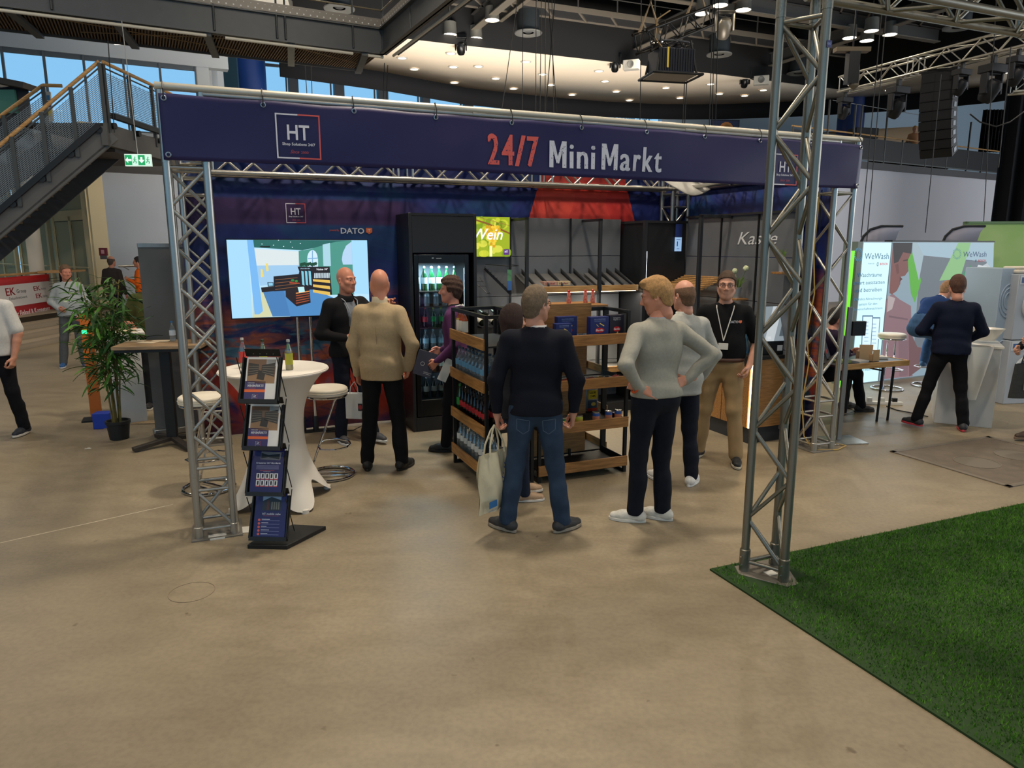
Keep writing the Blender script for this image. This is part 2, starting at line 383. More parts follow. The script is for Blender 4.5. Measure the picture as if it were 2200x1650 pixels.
# doors: two double doors with glazed leaves, transom glass above
FRM = mat('cream_aluminium_frame', (226, 205, 160), .5, .1); PANE = glassy('foyer_glass', (238, 245, 240), .35, .02, .45, (215, 205, 165))
LOC = dj; n_d = 0
def door_leaf_set(idx, off, wd=2.55):
    root = MB(); zt = ZP+2.42
    root.bx(0, wd, -.05, .05, zt, zt+.16).bx(0, wd, -.05, .05, ZP+3.33, ZP+3.45).bx(-.05, .06, -.05, .05, ZP, ZP+3.45).bx(wd-.06, wd+.05, -.05, .05, ZP, ZP+3.45)
    p = dj+dd*(off+wd); o = struct('door_%d' % idx, root, FRM, loc=(p.x, p.y, 0), rz=DA)
    for j in (0, 1):
        x0 = .06+j*(wd/2-.06); x1 = x0+wd/2-.08
        lf = ob('door_leaf', MB().bx(x0, x0+.09, -.03, .03, ZP+.02, zt).bx(x1-.09, x1, -.03, .03, ZP+.02, zt).bx(x0, x1, -.03, .03, zt-.12, zt).bx(x0, x1, -.03, .03, ZP+.02, ZP+.2), FRM, o)
        ob('pane', MB().bx(x0+.09, x1-.09, -.01, .01, ZP+.2, zt-.12), PANE, lf)
        ob('push_bar', MB().tube((x0+.05, -.1, ZP+1.02), (x1-.05, -.1, ZP+1.02), .018, 6).tube((x0+.07, -.1, ZP+1.02), (x0+.07, -.02, ZP+1.02), .015, 6).tube((x1-.07, -.1, ZP+1.02), (x1-.07, -.02, ZP+1.02), .015, 6), FRM, lf)
        ob('seal', MB().bx(x0+.085, x0+.10, -.035, -.03, ZP+.2, zt-.12).bx(x0+.09, x1-.09, -.035, -.03, zt-.135, zt-.12), BLK, lf)
    ob('transom_pane', MB().bx(.06, wd-.06, -.01, .01, zt+.16, ZP+3.33), PANE, o)
    return o
door_leaf_set(1, .12); door_leaf_set(2, 3.15); door_leaf_set(3, 6.2)
lamp_area('foyer_lamp', (dj.x+nrm.x*1.6+dd.x*3, dj.y+nrm.y*1.6+dd.y*3, 4.85), 2.5, 420, (1, .86, .62))
cpos = AT(72, 520, 18.6)
struct('column_1' if 0 else 'trim_2', MB().lathe([(.17, ZP), (.17, 5.0)], 24, (cpos.x, cpos.y, 0)), mat('white_column', (214, 204, 186), .5))
# upper glazing on the left: long window band z 5.3..7.3
g0, g1 = G(-60, 89, 7.3), G(420, 139, 7.3); ga = math.atan2(g1.y-g0.y, g1.x-g0.x); gl = (g1.xy-g0.xy).length
MUL = mat('window_mullion', (92, 98, 104), .5, .3); WSILL = mat('white_window_frame', (176, 182, 188), .6)
WGL = glassy('window_glass', (250, 252, 255), .05, .02)
sill = MB().bx(0, gl+.0, 0, .3, 5.05, 5.25).bx(0, gl+.9, -.05, .3, 7.25, 8.9).bx(gl, gl+.35, -.02, .3, 5.05, 7.3)
struct('wall_window_left', sill, WSILL, loc=(g0.x, g0.y, 0), rz=ga)
xs = [ONL(x, 110, g0, ga) for x in (3, 92, 177, 262, 340, 417)]; us = [(p.xy-g0.xy).length for p in xs]
for i in range(5):
    u0, u1 = us[i], us[i+1]
    o = struct('window_%d' % (i+1), MB().bx(u0-.03, u0+.03, -.03, .12, 5.25, 7.25).bx(u0, u1, 0, .1, 7.13, 7.25).bx(u0, u1, 0, .1, 5.25, 5.33).bx(u1-.03, u1+.03, -.02, .12, 5.25, 7.25), MUL, loc=(g0.x, g0.y, 0), rz=ga)
    ob('pane', MB().bx(u0+.03, u1-.03, .04, .06, 5.33, 7.13), WGL, o)
# gallery floor behind the stair landing (dark underside)
struct('trim_3', MB().add([tuple(G(-150, 330, 4.3)), tuple(G(225, 300, 4.3)), tuple(G(520, 352, 4.3)), tuple(AT(560, 300, 24)[:2])+(4.3,), tuple(AT(-100, 300, 24)[:2])+(4.3,)], [(0, 1, 2, 3, 4)]), mat('gallery_underside', (70, 68, 68), .7), solid=.5)
# white piers and dark glazing right of the window band, blue round column
def pier(x0, x1, Y, z0, z1, m, nm, th=.5):
    a = AT(x0, 160, Y); b = AT(x1, 160, Y); return struct(nm, MB().bx(a.x, b.x, Y, Y+th, z0, z1), m)
pier(423, 441, 23.4, 3, 9, WSILL, 'trim_4'); pier(444, 467, 24.0, 3, 9, mat('pale_pier', (188, 196, 204), .7), 'trim_5'); pier(467, 510, 25.5, 3, 9, mat('teal_dark_glazing', (40, 66, 82), .3), 'trim_6', .1)
bc = AT(536, 160, 27); struct('trim_7', MB().lathe([(.56, 0), (.56, 9.5)], 40, (bc.x, bc.y, 0)), LBLUE)
# back window wall: parallel to the stand
W0 = Vector((-12, 28.3)); WA = radians(23)
def onW(px, py=230): p = ONL(px, py, W0, WA); return (p.xy-W0).length
bw = MB().bx(-4, 33, 0, .3, 0, 5.0).bx(-4, onW(1327), 0, .3, 10.4, 12)
struct('wall_back', bw, mat('back_wall', (120, 124, 130), .8), loc=(W0.x, W0.y, 0), rz=WA)
cuts = [(556, 568), (622, 642), (719, 739), (812, 832), (905, 921), (997, 1013), (1083, 1098), (1172, 1182), (1257, 1268), (1327, 1338)]
DMUL = mat('dark_window_pier', (52, 58, 66), .5, .2)
for i in range(len(cuts)-1):
    u0, u1 = onW(cuts[i][1]), onW(cuts[i+1][0]); u2 = onW(cuts[i+1][1]); us0 = onW(cuts[i][0])
    o = struct('window_%d' % (i+6), MB().bx(us0, u0, -.25, .2, 5, 10.4).bx(u0, u1, 0, .1, 8.95, 9.05).bx(u0+(u1-u0)*.9, u0+(u1-u0)*.9+.05, 0, .1, 5, 10.4), DMUL, loc=(W0.x, W0.y, 0), rz=WA)
    ob('pane', MB().bx(u0, u1, .12, .14, 5, 10.4), WGL, o)
# right of the windows: curtain, pale blue wall, picture
uc0, uc1, ur = onW(1327), onW(1420), 33
struct('wall_gallery', MB().bx(uc1, ur, -.1, .2, 4.9, 12), PBLUE, loc=(W0.x, W0.y, 0), rz=WA)
def drape(name, label, p0, p1, z0, z1, m, amp=.09, waves=None, group=None):
    a = Vector(p0[:2]); b = Vector(p1[:2]); d = b-a; L = d.length; r = math.atan2(d.y, d.x); wv = waves or L*2.4
    mb = MB().grid(lambda s, t: (s*L, amp*sin(2*pi*wv*s)+amp*.35*sin(2*pi*wv*2.3*s+1)*(1-t), z0+(z1-z0)*t), int(wv*8)+4, 2)
    o = ob(name, mb, m, loc=(a.x, a.y, 0), rz=r, solid=.02); return tag(o, label, 'curtain', group)
pw = lambda u_, off=-.4: W0+Vector((cos(WA)*u_-sin(WA)*off, sin(WA)*u_+cos(WA)*off))
drape('window_curtain', 'dark brown gathered curtain beside the far right end of the back windows', pw(uc0+.1), pw(uc1), 4.5, 7.9, mat('brown_drape', (38, 30, 26), .9, bump=.3, bs=6), .12)
# ceiling soffit: white ring segment with a black fascia hanging from its outer edge
SOF = mat('white_soffit', (236, 220, 198), .8, var=.02, vs=.5)
ZS = 8.6
outer = [G(*p, ZS) for p in [(600, 118), (700, 133), (830, 153), (1000, 186), (1100, 198), (1200, 208), (1300, 216), (1400, 221), (1480, 222), (1560, 221.5), (1650, 218), (1740, 214), (1830, 208), (1930, 201), (2030, 193), (2130, 182), (2230, 166)]]
inner = [G(*p, ZS) for p in [(560, 40), (700, 56), (880, 79), (1000, 93), (1100, 104), (1200, 115.5), (1300, 127), (1400, 138.5), (1480, 148), (1560, 157.5), (1640, 168), (1720, 178), (1800, 188), (1900, 170), (2000, 150), (2110, 120), (2240, 80)]]
mb = MB(); n = len(outer); vs = [tuple(p) for p in inner]+[tuple(p) for p in outer]
mb.add(vs, [(i, i+1, n+i+1, n+i) for i in range(n-1)]); struct('ceiling_soffit', mb, SOF, solid=.12)
FASC = mat('black_fascia', (7, 8, 14), .9)
mb = MB(); vs = [(p.x, p.y, ZS+.1) for p in outer]+[(p.x, p.y, ZS-.70) for p in outer]; mb.add(vs, [(i, i+1, n+i+1, n+i) for i in range(n-1)]); struct('trim_8', mb, FASC, solid=.15)
mb = MB(); vs = [(p.x, p.y, ZS+3.6) for p in inner]+[(p.x, p.y, ZS-.06) for p in inner]; mb.add(vs, [(i, i+1, n+i+1, n+i) for i in range(n-1)]); struct('trim_9', mb, mat('soffit_edge', (14, 14, 16), .9), solid=.08)
# ceiling behind the soffit (over the window wall) and dark technical ceiling
struct('ceiling', MB().prism([(-34, -14), (34, -14), (34, 47.6), (-12, 28.3), (-9.6, 23.6), (-16, 18.2), (-34, 6)], 12.2, 12.4), DARKC)
lwh = G(330, 0, 8.9)
struct('ceiling_left', MB().add([tuple(G(-200, 60, 8.9)), tuple(G(470, 130, 8.9)), tuple(G(640, 70, 8.9)), tuple(G(600, -60, 8.9)), tuple(G(-200, -160, 8.9))], [(0, 1, 2, 3, 4)]), mat('white_ceiling', (205, 200, 190), .8), solid=.1)
# recessed downlights in the soffit
DLP = [(864, 124), (890, 148), (969, 114), (974, 143), (930, 177) if 0 else (976, 177), (1028, 142), (1065, 168), (1103, 190), (1130, 132), (1166, 159), (1184, 182), (1229, 203), (1287, 152), (1300, 174), (1324, 196), (1352, 215), (1431, 188), (1461, 210), (1527, 180), (1546, 201), (1640, 193), (1909, 193), (2170, 155), (735, 120) if 0 else (1600, 205)]
DLG = mat('downlight_lens', (255, 244, 220), .4, em=(255, 240, 212), ems=5); RING = mat('downlight_ring', (210, 205, 195), .5)
t0 = None
for i, (x, y) in enumerate(sorted(DLP)):
    p = G(x, y, ZS-.07)
    lab = 'small round downlight recessed in the white soffit, %s from the left' % ORD[i]
    if t0 is None:
        t0 = thing('downlight', lab, 'ceiling light', p, 0, 'recessed downlights in the soffit')
        ob('trim_ring', MB().lathe([(.19, 0), (.19, -.02), (.14, -.025), (.14, 0)], 18), RING, t0); ob('lens', MB().lathe([(0, -.012), (.14, -.012)], 18), DLG, t0)
    else: dup(t0, p, 0, lab)
# right-hand side: white wall carrying the balcony
ZG = 5.2
r0, r1 = G(1700, 333, ZG), G(2165, 377, ZG); RA = math.atan2(r1.y-r0.y, r1.x-r0.x); RL = (r1.xy-r0.xy).length
struct('wall_right', MB().bx(0, RL, 0, .3, 0, ZG-.25), WHW, loc=(r0.x, r0.y, 0), rz=RA)
struct('trim_10', MB().bx(0, RL, -.08, 5, ZG-.25, ZG), mat('balcony_edge', (66, 66, 70), .6), loc=(r0.x, r0.y, 0), rz=RA)
def RB(px, py, off=0): p = ONL(px, py, (r0.x-sin(RA)*off, r0.y+cos(RA)*off), RA); return p
def RU(px, py=400): return (RB(px, py).xy-r0.xy).length
# side and rear walls so that the hall is closed
struct('wall_far_right', MB().bx(33, 33.3, -14, 48, 0, 12.4), mat('dim_wall', (90, 88, 86), .9)); struct('wall_far_left', MB().bx(-33.3, -33, -14, 48, 0, 12.4), mat('dim_wall', (90, 88, 86), .9))
struct('wall_rear', MB().bx(-33, 33, -14.2, -14, 0, 1.5).bx(-33, 33, -14.2, -14, 9.0, 12.4), mat('dim_wall2', (150, 140, 128), .9))
# floor service hatch, right
h = [G(1968, 963), G(2172, 975), G(2290, 1075), G(2010, 1020)]; hc = (h[0]+h[2])/2
uh = [(p.xy-Vector(S0)) for p in h]
hx = [d.x*cos(TH)+d.y*sin(TH) for d in uh]; hy = [-d.x*sin(TH)+d.y*cos(TH) for d in uh]
HM = mat('hatch_plate', (104, 92, 78), .6, var=.15, vs=8, bump=.1); HF = mat('hatch_rim', (128, 118, 104), .5, .4)
hr = thing('floor_hatch', 'grey rectangular service hatch set flush in the concrete floor', 'floor hatch', S(6.35, -1.62, 0), TH)
ob('cover', MB().bx(.05, 1.45, .05, 1.15, 0, .006), HM, hr); ob('rim', MB().bx(0, 1.5, 0, .05, 0, .009).bx(0, 1.5, 1.15, 1.2, 0, .009).bx(0, .05, 0, 1.2, 0, .009).bx(1.45, 1.5, 0, 1.2, 0, .009), HF, hr)
for cx in (.45, 1.05): ob('lid', MB().lathe([(.20, .006), (.20, .009), (.19, .009), (.19, .0065), (0, .0065)], 24, (cx, .6, 0)), HF, hr)
# chalk line on the floor, left
a, b = G(-10, 1169), G(372, 1084); LN = mat('floor_line', (205, 192, 168), .7)
struct('trim_11', MB().bar((a.x, a.y, .001), (b.x, b.y, .001), .008, .002), LN)
for k, (cx, cy, rr) in enumerate([(412, 1272, .13)]):
    p = G(cx, cy); struct('trim_12', MB().path([(p.x+rr*cos(a), p.y+rr*sin(a), .0005) for a in [2*pi*i/40 for i in range(40)]], .0025, 4, closed=True), mat('ring_stain', (128, 112, 92), .6))
# ---------------- the stand: trusses, banner, printed walls ----------------
def SE(name, label, cat, u=0, v=0, z=0, group=None, rz=0): return thing(name, label, cat, S(u, v, z), TH+rz, group)
BASEP = mat('steel_base_plate', (128, 122, 112), .5, .4, var=.12, vs=9)
def tower(label, u, v, z1=3.03, joints=(.42, 2.62), flip=False):
    t = SE('truss_tower', label, 'truss', u, v, group='upright trusses of the market stand')
    truss(t, (0, 0, .02), (0, 0, z1), up=(0, 1, 0), joints=joints, bay=.26)
    ob('base_plate', MB().bx(-.17, .17, -.17, .17, 0, .012), BASEP, t, bev=.002)
    for sx in (-1, 1):
        for sy in (-1, 1): ob('foot_socket', MB().lathe([(.031, .012), (.031, .09), (.026, .095)], 14, (sx*.12, sy*.12, 0)), ALU, t)
    return t
t1 = tower('aluminium lattice upright at the front left corner of the stand, beside the brochure rack', 0, 0)
ob('rating_label', MB().bx(-.05, .05, -.175, -.1719, .0, .012).bx(-.06, .06, -.15, -.10, .0122, .0135), mat('paper_label', (225, 222, 212), .6), t1)
tower('aluminium lattice upright at the front right corner, beside the yellow cable', 5.75, 0)
tower('aluminium lattice upright at the rear left corner, behind the front left one', 0, 2.62)
tower('aluminium lattice upright at the rear right corner, behind the dark corner cabinet', 5.75, 2.62)
def beam(label, a, b, joints, L0=None):
    t = SE('truss_beam', label, 'truss', a[0], a[1], 2.90, group='overhead trusses of the market stand')
    d = Vector((b[0]-a[0], b[1]-a[1], 0)); truss(t, (0, 0, 0), d, joints=joints, bay=.26); return t
beam('aluminium lattice beam along the front edge, behind the purple banner', (.13, 0), (5.62, 0), (1.9, 3.8))
beam('aluminium lattice beam along the back edge, in front of the printed wall', (.13, 2.62), (5.62, 2.62), (2.0, 3.7))
beam('aluminium lattice beam joining the two left uprights', (0, .13), (0, 2.49), (1.2,))
beam('aluminium lattice beam joining the two right uprights', (5.75, .13), (5.75, 2.49), (1.2,))
# ----- banner -----
BAN = mat('banner_cloth', (38, 33, 80), .45, var=.05, vs=1.2, bump=.12, bs=3, spec=.35)
ban = SE('fascia_banner', 'long purple banner reading 24/7 Mini Markt across the front of the stand', 'banner', 0, -.165, 0)
BZ0, BZ1 = 2.60, 3.005
def bfn(s, t):
    x = -.13+6.0*s; z = BZ0+(BZ1-BZ0)*t; eye = abs(((x+.05) % .62)-.31)/.31
    y = .010*sin(x*2.6+z*5)+.005*sin(x*5.3-z*9)-.004*(1-t)
    return (x, y, z-.010*(1-eye)*t*.8+.012*sin(x*1.1)*(1-t)*.5)
ob('cloth', MB().grid(bfn, 150, 14), BAN, ban, solid=.002)
ob('hem_tube', MB().tube((-.15, .04, 3.052), (5.90, .04, 3.052), .025, 12), mat('pale_tube', (206, 200, 184), .4, .5), ban)
EYM = mat('eyelet_steel', (170, 170, 172), .3, .9); TIEM = mat('black_cable_tie', (12, 12, 12), .5)
for i in range(11):
    x = -.10+.595*i
    e = ob('eyelet', MB().path([(x+.014*cos(a), bfn((x+.13)/6, .93)[1]-.004, 2.975+.014*sin(a)) for a in [2*pi*k/14 for k in range(14)]], .0045, 6, closed=True), EYM, ban)
    ob('cable_tie', MB().path([(x, -.012, 2.968), (x, -.014, 3.03), (x, .02, 3.078), (x, .075, 3.06), (x, .07, 3.0), (x, .01, 2.965)], .004, 5), TIEM, e)
for x in (-.10, 5.85): ob('eyelet', MB().path([(x+.014*cos(a), -.012, 2.63+.014*sin(a)) for a in [2*pi*k/14 for k in range(14)]], .0045, 6, closed=True), EYM, ban)
p = Pr(); p.eps = .0008
def bX(x, y): return (x, y)
WT = (214, 214, 224); RT = (222, 92, 82)
ht_logo(p, .71, 2.785, .29)
[p.text(c_, x_, 2.665, .225, RT, w=w_, bold=.03) for c_, x_, w_ in (('2', 2.08, .095), ('4', 2.195, .105), ('/', 2.305, .09), ('7', 2.405, .10))]
[p.text(c_, x_, 2.665, .195, WT, w=w_, bold=.03) for c_, x_, w_ in (('i', 2.774, 0.038), ('n', 2.838, 0.100), ('i', 2.963, 0.038), ('a', 3.226, 0.100), ('r', 3.351, 0.071), ('k', 3.441, 0.100), ('t', 3.551, 0.077))]
ht_logo(p, 4.97, 2.74, .27)
MSH(p, 2.60, 2.665, .148, .2, WT); MSH(p, 3.058, 2.665, .148, .2, WT)
# print follows the cloth
def wrap(pr, fn, off):
    pr.v = [(x, fn((x+.13)/6, min(1, max(0, (z-BZ0)/(BZ1-BZ0))))[1]-off+y, z) for x, y, z in pr.v]
wrap(p, bfn, .006)
p.build('lettering', ban, printmat('banner_ink', 0, .5))['kind'] = 'stuff'
# worn specks over the distressed letters
random.seed(4); sp = Pr(); sp.L = 1
for i in range(420):
    x = random.choice((random.uniform(2.62, 3.62), random.uniform(2.09, 2.51))); z = 2.665+random.random()*.19; r = random.uniform(.0015, .005); n = random.randint(4, 7)
    sp.poly([(x+r*cos(2*pi*k/n)*random.uniform(.5, 1.2), z+r*sin(2*pi*k/n)*random.uniform(.5, 1.2)) for k in range(n)], (38, 33, 80))
wrap(sp, bfn, .0085); sp.build('worn_specks', ban, printmat('banner_ink', 0, .5))['kind'] = 'stuff'
# ----- printed walls -----
def mural_mat(name, mode):
    m = bpy.data.materials.new(name); m.use_nodes = True; nt = m.node_tree; p = nt.nodes['Principled BSDF']; p.inputs['Roughness'].default_value = .6
    tc = _n(nt, 'ShaderNodeTexCoord')
    def ns(scale, st, det=6, dist=1.0, rot=(0, 0, 0)):
        mp = _n(nt, 'ShaderNodeMapping'); mp.inputs['Scale'].default_value = st; mp.inputs['Rotation'].default_value = rot; nt.links.new(tc.outputs['Object'], mp.inputs[0])
        n = _n(nt, 'ShaderNodeTexNoise'); n.inputs['Scale'].default_value = scale; n.inputs['Detail'].default_value = det; n.inputs['Distortion'].default_value = dist; nt.links.new(mp.outputs[0], n.inputs['Vector']); return n
    def ramp(src, els):
        r = _n(nt, 'ShaderNodeValToRGB'); nt.links.new(src, r.inputs[0])
        while len(r.color_ramp.elements) < len(els): r.color_ramp.elements.new(.5)
        for e, (pp, c) in zip(r.color_ramp.elements, els): e.position = pp; e.color = (*lin(c), 1) if max(c) > 1 else (*c, 1)
        return r
    def mix(f, a, b):
        q = _n(nt, 'ShaderNodeMix', data_type='RGBA'); nt.links.new(f, q.inputs[0]); nt.links.new(a, q.inputs[6]); nt.links.new(b, q.inputs[7]); return q.outputs[2]
    sx = _n(nt, 'ShaderNodeSeparateXYZ'); nt.links.new(tc.outputs['Object'], sx.inputs[0])
    base = ramp(ns(.7, (1, 1, 1.7), 7, 1.5).outputs[0], [(.3, (20, 24, 74)), (.5, (22, 40, 110)), (.62, (18, 62, 112)), (.75, (30, 34, 96))]).outputs[0]
    def band(z0, z1, soft):
        a = _n(nt, 'ShaderNodeMapRange'); a.inputs[1].default_value = z0-soft; a.inputs[2].default_value = z0+soft; nt.links.new(sx.outputs[2], a.inputs[0])
        b = _n(nt, 'ShaderNodeMapRange'); b.inputs[1].default_value = z1-soft; b.inputs[2].default_value = z1+soft; b.inputs[3].default_value = 1; b.inputs[4].default_value = 0; nt.links.new(sx.outputs[2], b.inputs[0])
        c = _n(nt, 'ShaderNodeMath', operation='MULTIPLY'); nt.links.new(a.outputs[0], c.inputs[0]); nt.links.new(b.outputs[0], c.inputs[1]); return c.outputs[0]
    def mul(a, b):
        c = _n(nt, 'ShaderNodeMath', operation='MULTIPLY'); nt.links.new(a, c.inputs[0]); nt.links.new(b, c.inputs[1]); return c.outputs[0]
    col = base
    if mode == 0:
        pu = ramp(ns(1, (1, 1, 1)).outputs[0], [(.3, (44, 28, 82)), (.7, (58, 30, 76))]).outputs[0]
        xm = _n(nt, 'ShaderNodeMapRange'); xm.inputs[1].default_value = 2.1; xm.inputs[2].default_value = 2.5; xm.inputs[3].default_value = 1; xm.inputs[4].default_value = 0; nt.links.new(sx.outputs[0], xm.inputs[0])
        col = mix(mul(band(2.29, 2.56, .015), xm.outputs[0]), col, pu)
    # painterly orange, teal and red strokes on the lower part
    st1 = ramp(ns(1.3, (.8, .8, 3.2), 8, 1.2, (0, .35, 0)).outputs[0], [(.40, (0, 0, 0)), (.47, (1, 1, 1))]).outputs[0]
    orc = ramp(ns(3.5, (1, 1, 3), 8, 1).outputs[0], [(.3, (132, 60, 46)), (.5, (186, 92, 56)), (.68, (70, 58, 90))]).outputs[0]
    lo = band(.1 if mode == 0 else .4, 1.42 if mode == 0 else 1.7, .22); col = mix(mul(st1, lo), col, orc)
    st2 = ramp(ns(1.7, (.9, .9, 3.5), 8, 1, (0, .2, 0)).outputs[0], [(.50, (0, 0, 0)), (.57, (1, 1, 1))]).outputs[0]
    tec = ramp(ns(4, (1, 1, 2), 6).outputs[0], [(.3, (40, 84, 116)), (.7, (92, 130, 148))]).outputs[0]
    col = mix(mul(st2, band(.35, 1.25, .15)), col, tec)
    st3 = ramp(ns(.8, (1, 1, 1.2), 6, 1).outputs[0], [(.47, (0, 0, 0)), (.52, (1, 1, 1))]).outputs[0]
    rdc = ramp(ns(3, (1, 1, 1)).outputs[0], [(.3, (150, 34, 26)), (.7, (186, 58, 38))]).outputs[0]
    col = mix(mul(st3, band(.12, .72, .10)), col, rdc)
    nt.links.new(col, p.inputs['Base Color']); 
    nb = ns(1.2, (2.5, 1, .5), 3, 0); bp = _n(nt, 'ShaderNodeBump'); bp.inputs['Strength'].default_value = .35; bp.inputs['Distance'].default_value = .05; nt.links.new(nb.outputs[0], bp.inputs['Height']); nt.links.new(bp.outputs[0], p.inputs['Normal'])
    return m
mur = SE('printed_back_wall', 'dark blue printed fabric wall with orange strokes behind the television and shelves', 'display wall', 0, 2.80)
ob('fabric', MB().grid(lambda s, t: (-.16+6.05*s, .004*sin(30*s+4*t), .02+3.02*t), 60, 6), mural_mat('mural_back', 0), mur, solid=.02)
p = Pr()
p.poly([(3.93, 3.02), (5.05, 3.02), (5.12, 2.78), (5.24, 2.40), (5.28, 2.2), (3.66, 2.2), (3.74, 2.42), (3.86, 2.8)], (206, 62, 54)); p.L = 1
p.poly([(4.0, 3.02), (4.4, 3.02), (4.35, 2.6), (4.2, 2.2), (3.8, 2.2), (3.9, 2.7)], (214, 72, 60)); p.poly([(4.9, 3.02), (5.02, 3.02), (5.2, 2.4), (5.0, 2.2), (4.8, 2.6)], (198, 52, 50))
p.L = 2; ht_logo(p, .98, 2.41, .205, bgc=None)
p.text('powered by', 1.33, 2.225, .022, (214, 92, 66), w=.10, bold=.01); p.text('DATO', 1.45, 2.20, .06, (225, 226, 232), w=.26, bold=.02)
p.poly([(1.73, 2.262), (1.80, 2.262), (1.80, 2.215), (1.765, 2.195), (1.73, 2.215)], (226, 112, 62)); p.L = 3; p.text('IT', 1.765, 2.222, .026, (240, 230, 220), 'C', w=.03, bold=.01)
p.build('printed_logos', mur, PRINT, loc=(0, -.018, 0))
mr = SE('printed_side_wall', 'dark blue printed fabric wall along the right side of the stand', 'display wall', 5.9, 0)
ob('fabric', MB().grid(lambda s, t: (0, .15+2.66*s, .02+2.98*t), 30, 4), mural_mat('mural_side', 1), mr, solid=.02)
# warm spot lamps clipped on the truss, with real light
for i, (u, v) in enumerate([(4.2, .12), (2.9, 1.2), (5.4, 1.3)][:2]):
    pass
# ceiling panel tucked in the rear right corner of the truss
sp_ = SE('curved_sheet', 'grey white curved sheet lying on the truss near the rear right corner', 'sheet', 5.30, 1.9, 2.74)
ob('panel', MB().grid(lambda s, t: (-.05+.50*s, .3*t, .12*t-.08*sin(pi*s)*(1-t)), 12, 3), mat('pale_grey_panel', (176, 174, 168), .5), sp_, solid=.012)
# yellow and black cables running down the right upright
cb = SE('yellow_cable', 'thin yellow cable running down the front right upright to the floor', 'cable', 5.6, .02)
ob('wire', MB().path([(-.02, 0, 2.75), (0, .02, 2.4), (-.03, 0, 2.0), (0, -.02, 1.6), (-.04, 0, 1.2), (.0, -.02, .9), (-.05, -.02, .5), (-.02, -.05, .15), (.05, -.12, .01), (.3, -.2, .008), (.5, -.12, .008), (.42, .1, .008)], .007, 6), mat('yellow_cable', (196, 160, 84), .5), cb)
cb = SE('black_cable', 'black cable hanging beside the yellow one on the front right upright', 'cable', 5.62, .06)
ob('wire', MB().path([(.03, 0, 2.6), (.06, .02, 2.2), (.03, .03, 1.7), (.06, 0, 1.1), (.03, .02, .6), (.05, 0, .2), (-.1, .05, .01), (.4, .25, .008)], .006, 6), mat('black_cable', (15, 15, 16), .5), cb)
# ----- triangular upright and beam of the neighbouring turf stand -----
tt = SE('turf_stand_truss', 'tall worn three-chord aluminium truss standing on the corner of the green turf', 'truss', 3.235, -2.11)
truss(tt, (0, 0, .03), (0, 0, 4.1), up=(0, 1, 0), n=3, w=.245, r=.0255, rb=.013, joints=(3.32,), bay=.30, m=ALU_OLD, flip=True, chn=16)
ob('base_plate', MB().prism([(-.17, .03), (.17, .03), (.2, .08), (.2, .14), (.05, .14), (.0, -.26), (-.06, -.26)] if 0 else [(-.19, .04), (-.14, .14), (.16, .14), (.2, .06), (.06, -.21), (-.03, -.21)], 0.001, .018), BASEP, tt, bev=.003)
for c in ((-.1225, .0707), (.1225, .0707), (0, -.1414)):
    ob('foot_socket', MB().lathe([(.033, .018), (.033, .16), (.027, .165)], 16, (c[0], c[1], 0)), ALU_OLD, tt)
    for z in (.06, .12): ob('bolt', MB().tube((c[0]-.042, c[1]-.01, z), (c[0]+.042, c[1]+.01, z), .006, 6), CHROME, tt)
p = Pr(); p.rect(-.02, 0, .02, .036, (30, 40, 110)); p.L = 1; p.text('RENT', 0, .012, .012, (150, 160, 210), 'C', w=.03, bold=.02); p.build('sticker', tt, PRINT, loc=(.005, -.169, 3.10), rz=.1)
ob('rating_label', MB().bx(-.03, .04, -.06, .0, .018, .0195), mat('paper_label', (225, 222, 212), .6), tt)
tb = SE('turf_stand_beam', 'thick worn aluminium lattice beam crossing the top right corner of the view', 'truss', 3.235, -2.11, 3.57)
truss(tb, (.1, 0, 0), (5.5, 0, 0), w=.245, r=.0255, rb=.013, joints=(1.9,), bay=.30, m=ALU_OLD, chn=16)
# turf carpet
TG = mat('turf_backing', (34, 60, 22), .95); 
turf = SE('turf_carpet', 'bright green artificial turf carpet covering the floor at the lower right', 'carpet', 2.93, -4.2)
TU0, TU1, TV1 = 0, 4.2, 2.27
ob('backing', MB().bx(TU0, TU1, -1.5, TV1, 0.0005, .012), TG, turf)
rs = np.random.RandomState(3); nb = 150000
bu = rs.rand(nb)**.85*(TU1-.02)+.01; bv = -.9+rs.rand(nb)*(TV1+.9-.01)
keep = ~((np.abs(bu-(3.235-2.93)) < .19) & (np.abs(bv-(-2.11+4.2)) < .15+.0*bu)); bu = bu[keep]; bv = bv[keep]; nb = len(bu)
an = rs.rand(nb)*2*pi; hh = .022+.014*rs.rand(nb); ww = .0032; ln = rs.normal(0, .007, (nb, 2))
V = np.zeros((nb, 3, 3)); V[:, 0] = np.stack([bu-ww*np.cos(an), bv-ww*np.sin(an), np.full(nb, .010)], 1); V[:, 1] = np.stack([bu+ww*np.cos(an), bv+ww*np.sin(an), np.full(nb, .010)], 1); V[:, 2] = np.stack([bu+ln[:, 0], bv+ln[:, 1], hh], 1)
me = bpy.data.meshes.new('grass_blades'); me.vertices.add(nb*3); me.vertices.foreach_set('co', V.astype(np.float32).ravel()); me.loops.add(nb*3); me.loops.foreach_set('vertex_index', np.arange(nb*3, dtype=np.int32)); me.polygons.add(nb); me.polygons.foreach_set('loop_start', np.arange(0, nb*3, 3, dtype=np.int32)); me.update(calc_edges=True)
gm = mat('turf_blades', (92, 142, 44), .75, vs=4, col2=(58, 104, 30), spec=.2); me.materials.append(gm); g = mesh_obj('grass_blades', me, turf); g['kind'] = 'stuff'
# ---------------- shelving, fridge, counter, television ----------------
LEDW = mat('warm_led', (255, 235, 200), .4, em=(255, 226, 180), ems=6); LEDC = mat('cool_led', (235, 245, 255), .4, em=(225, 240, 255), ems=7)
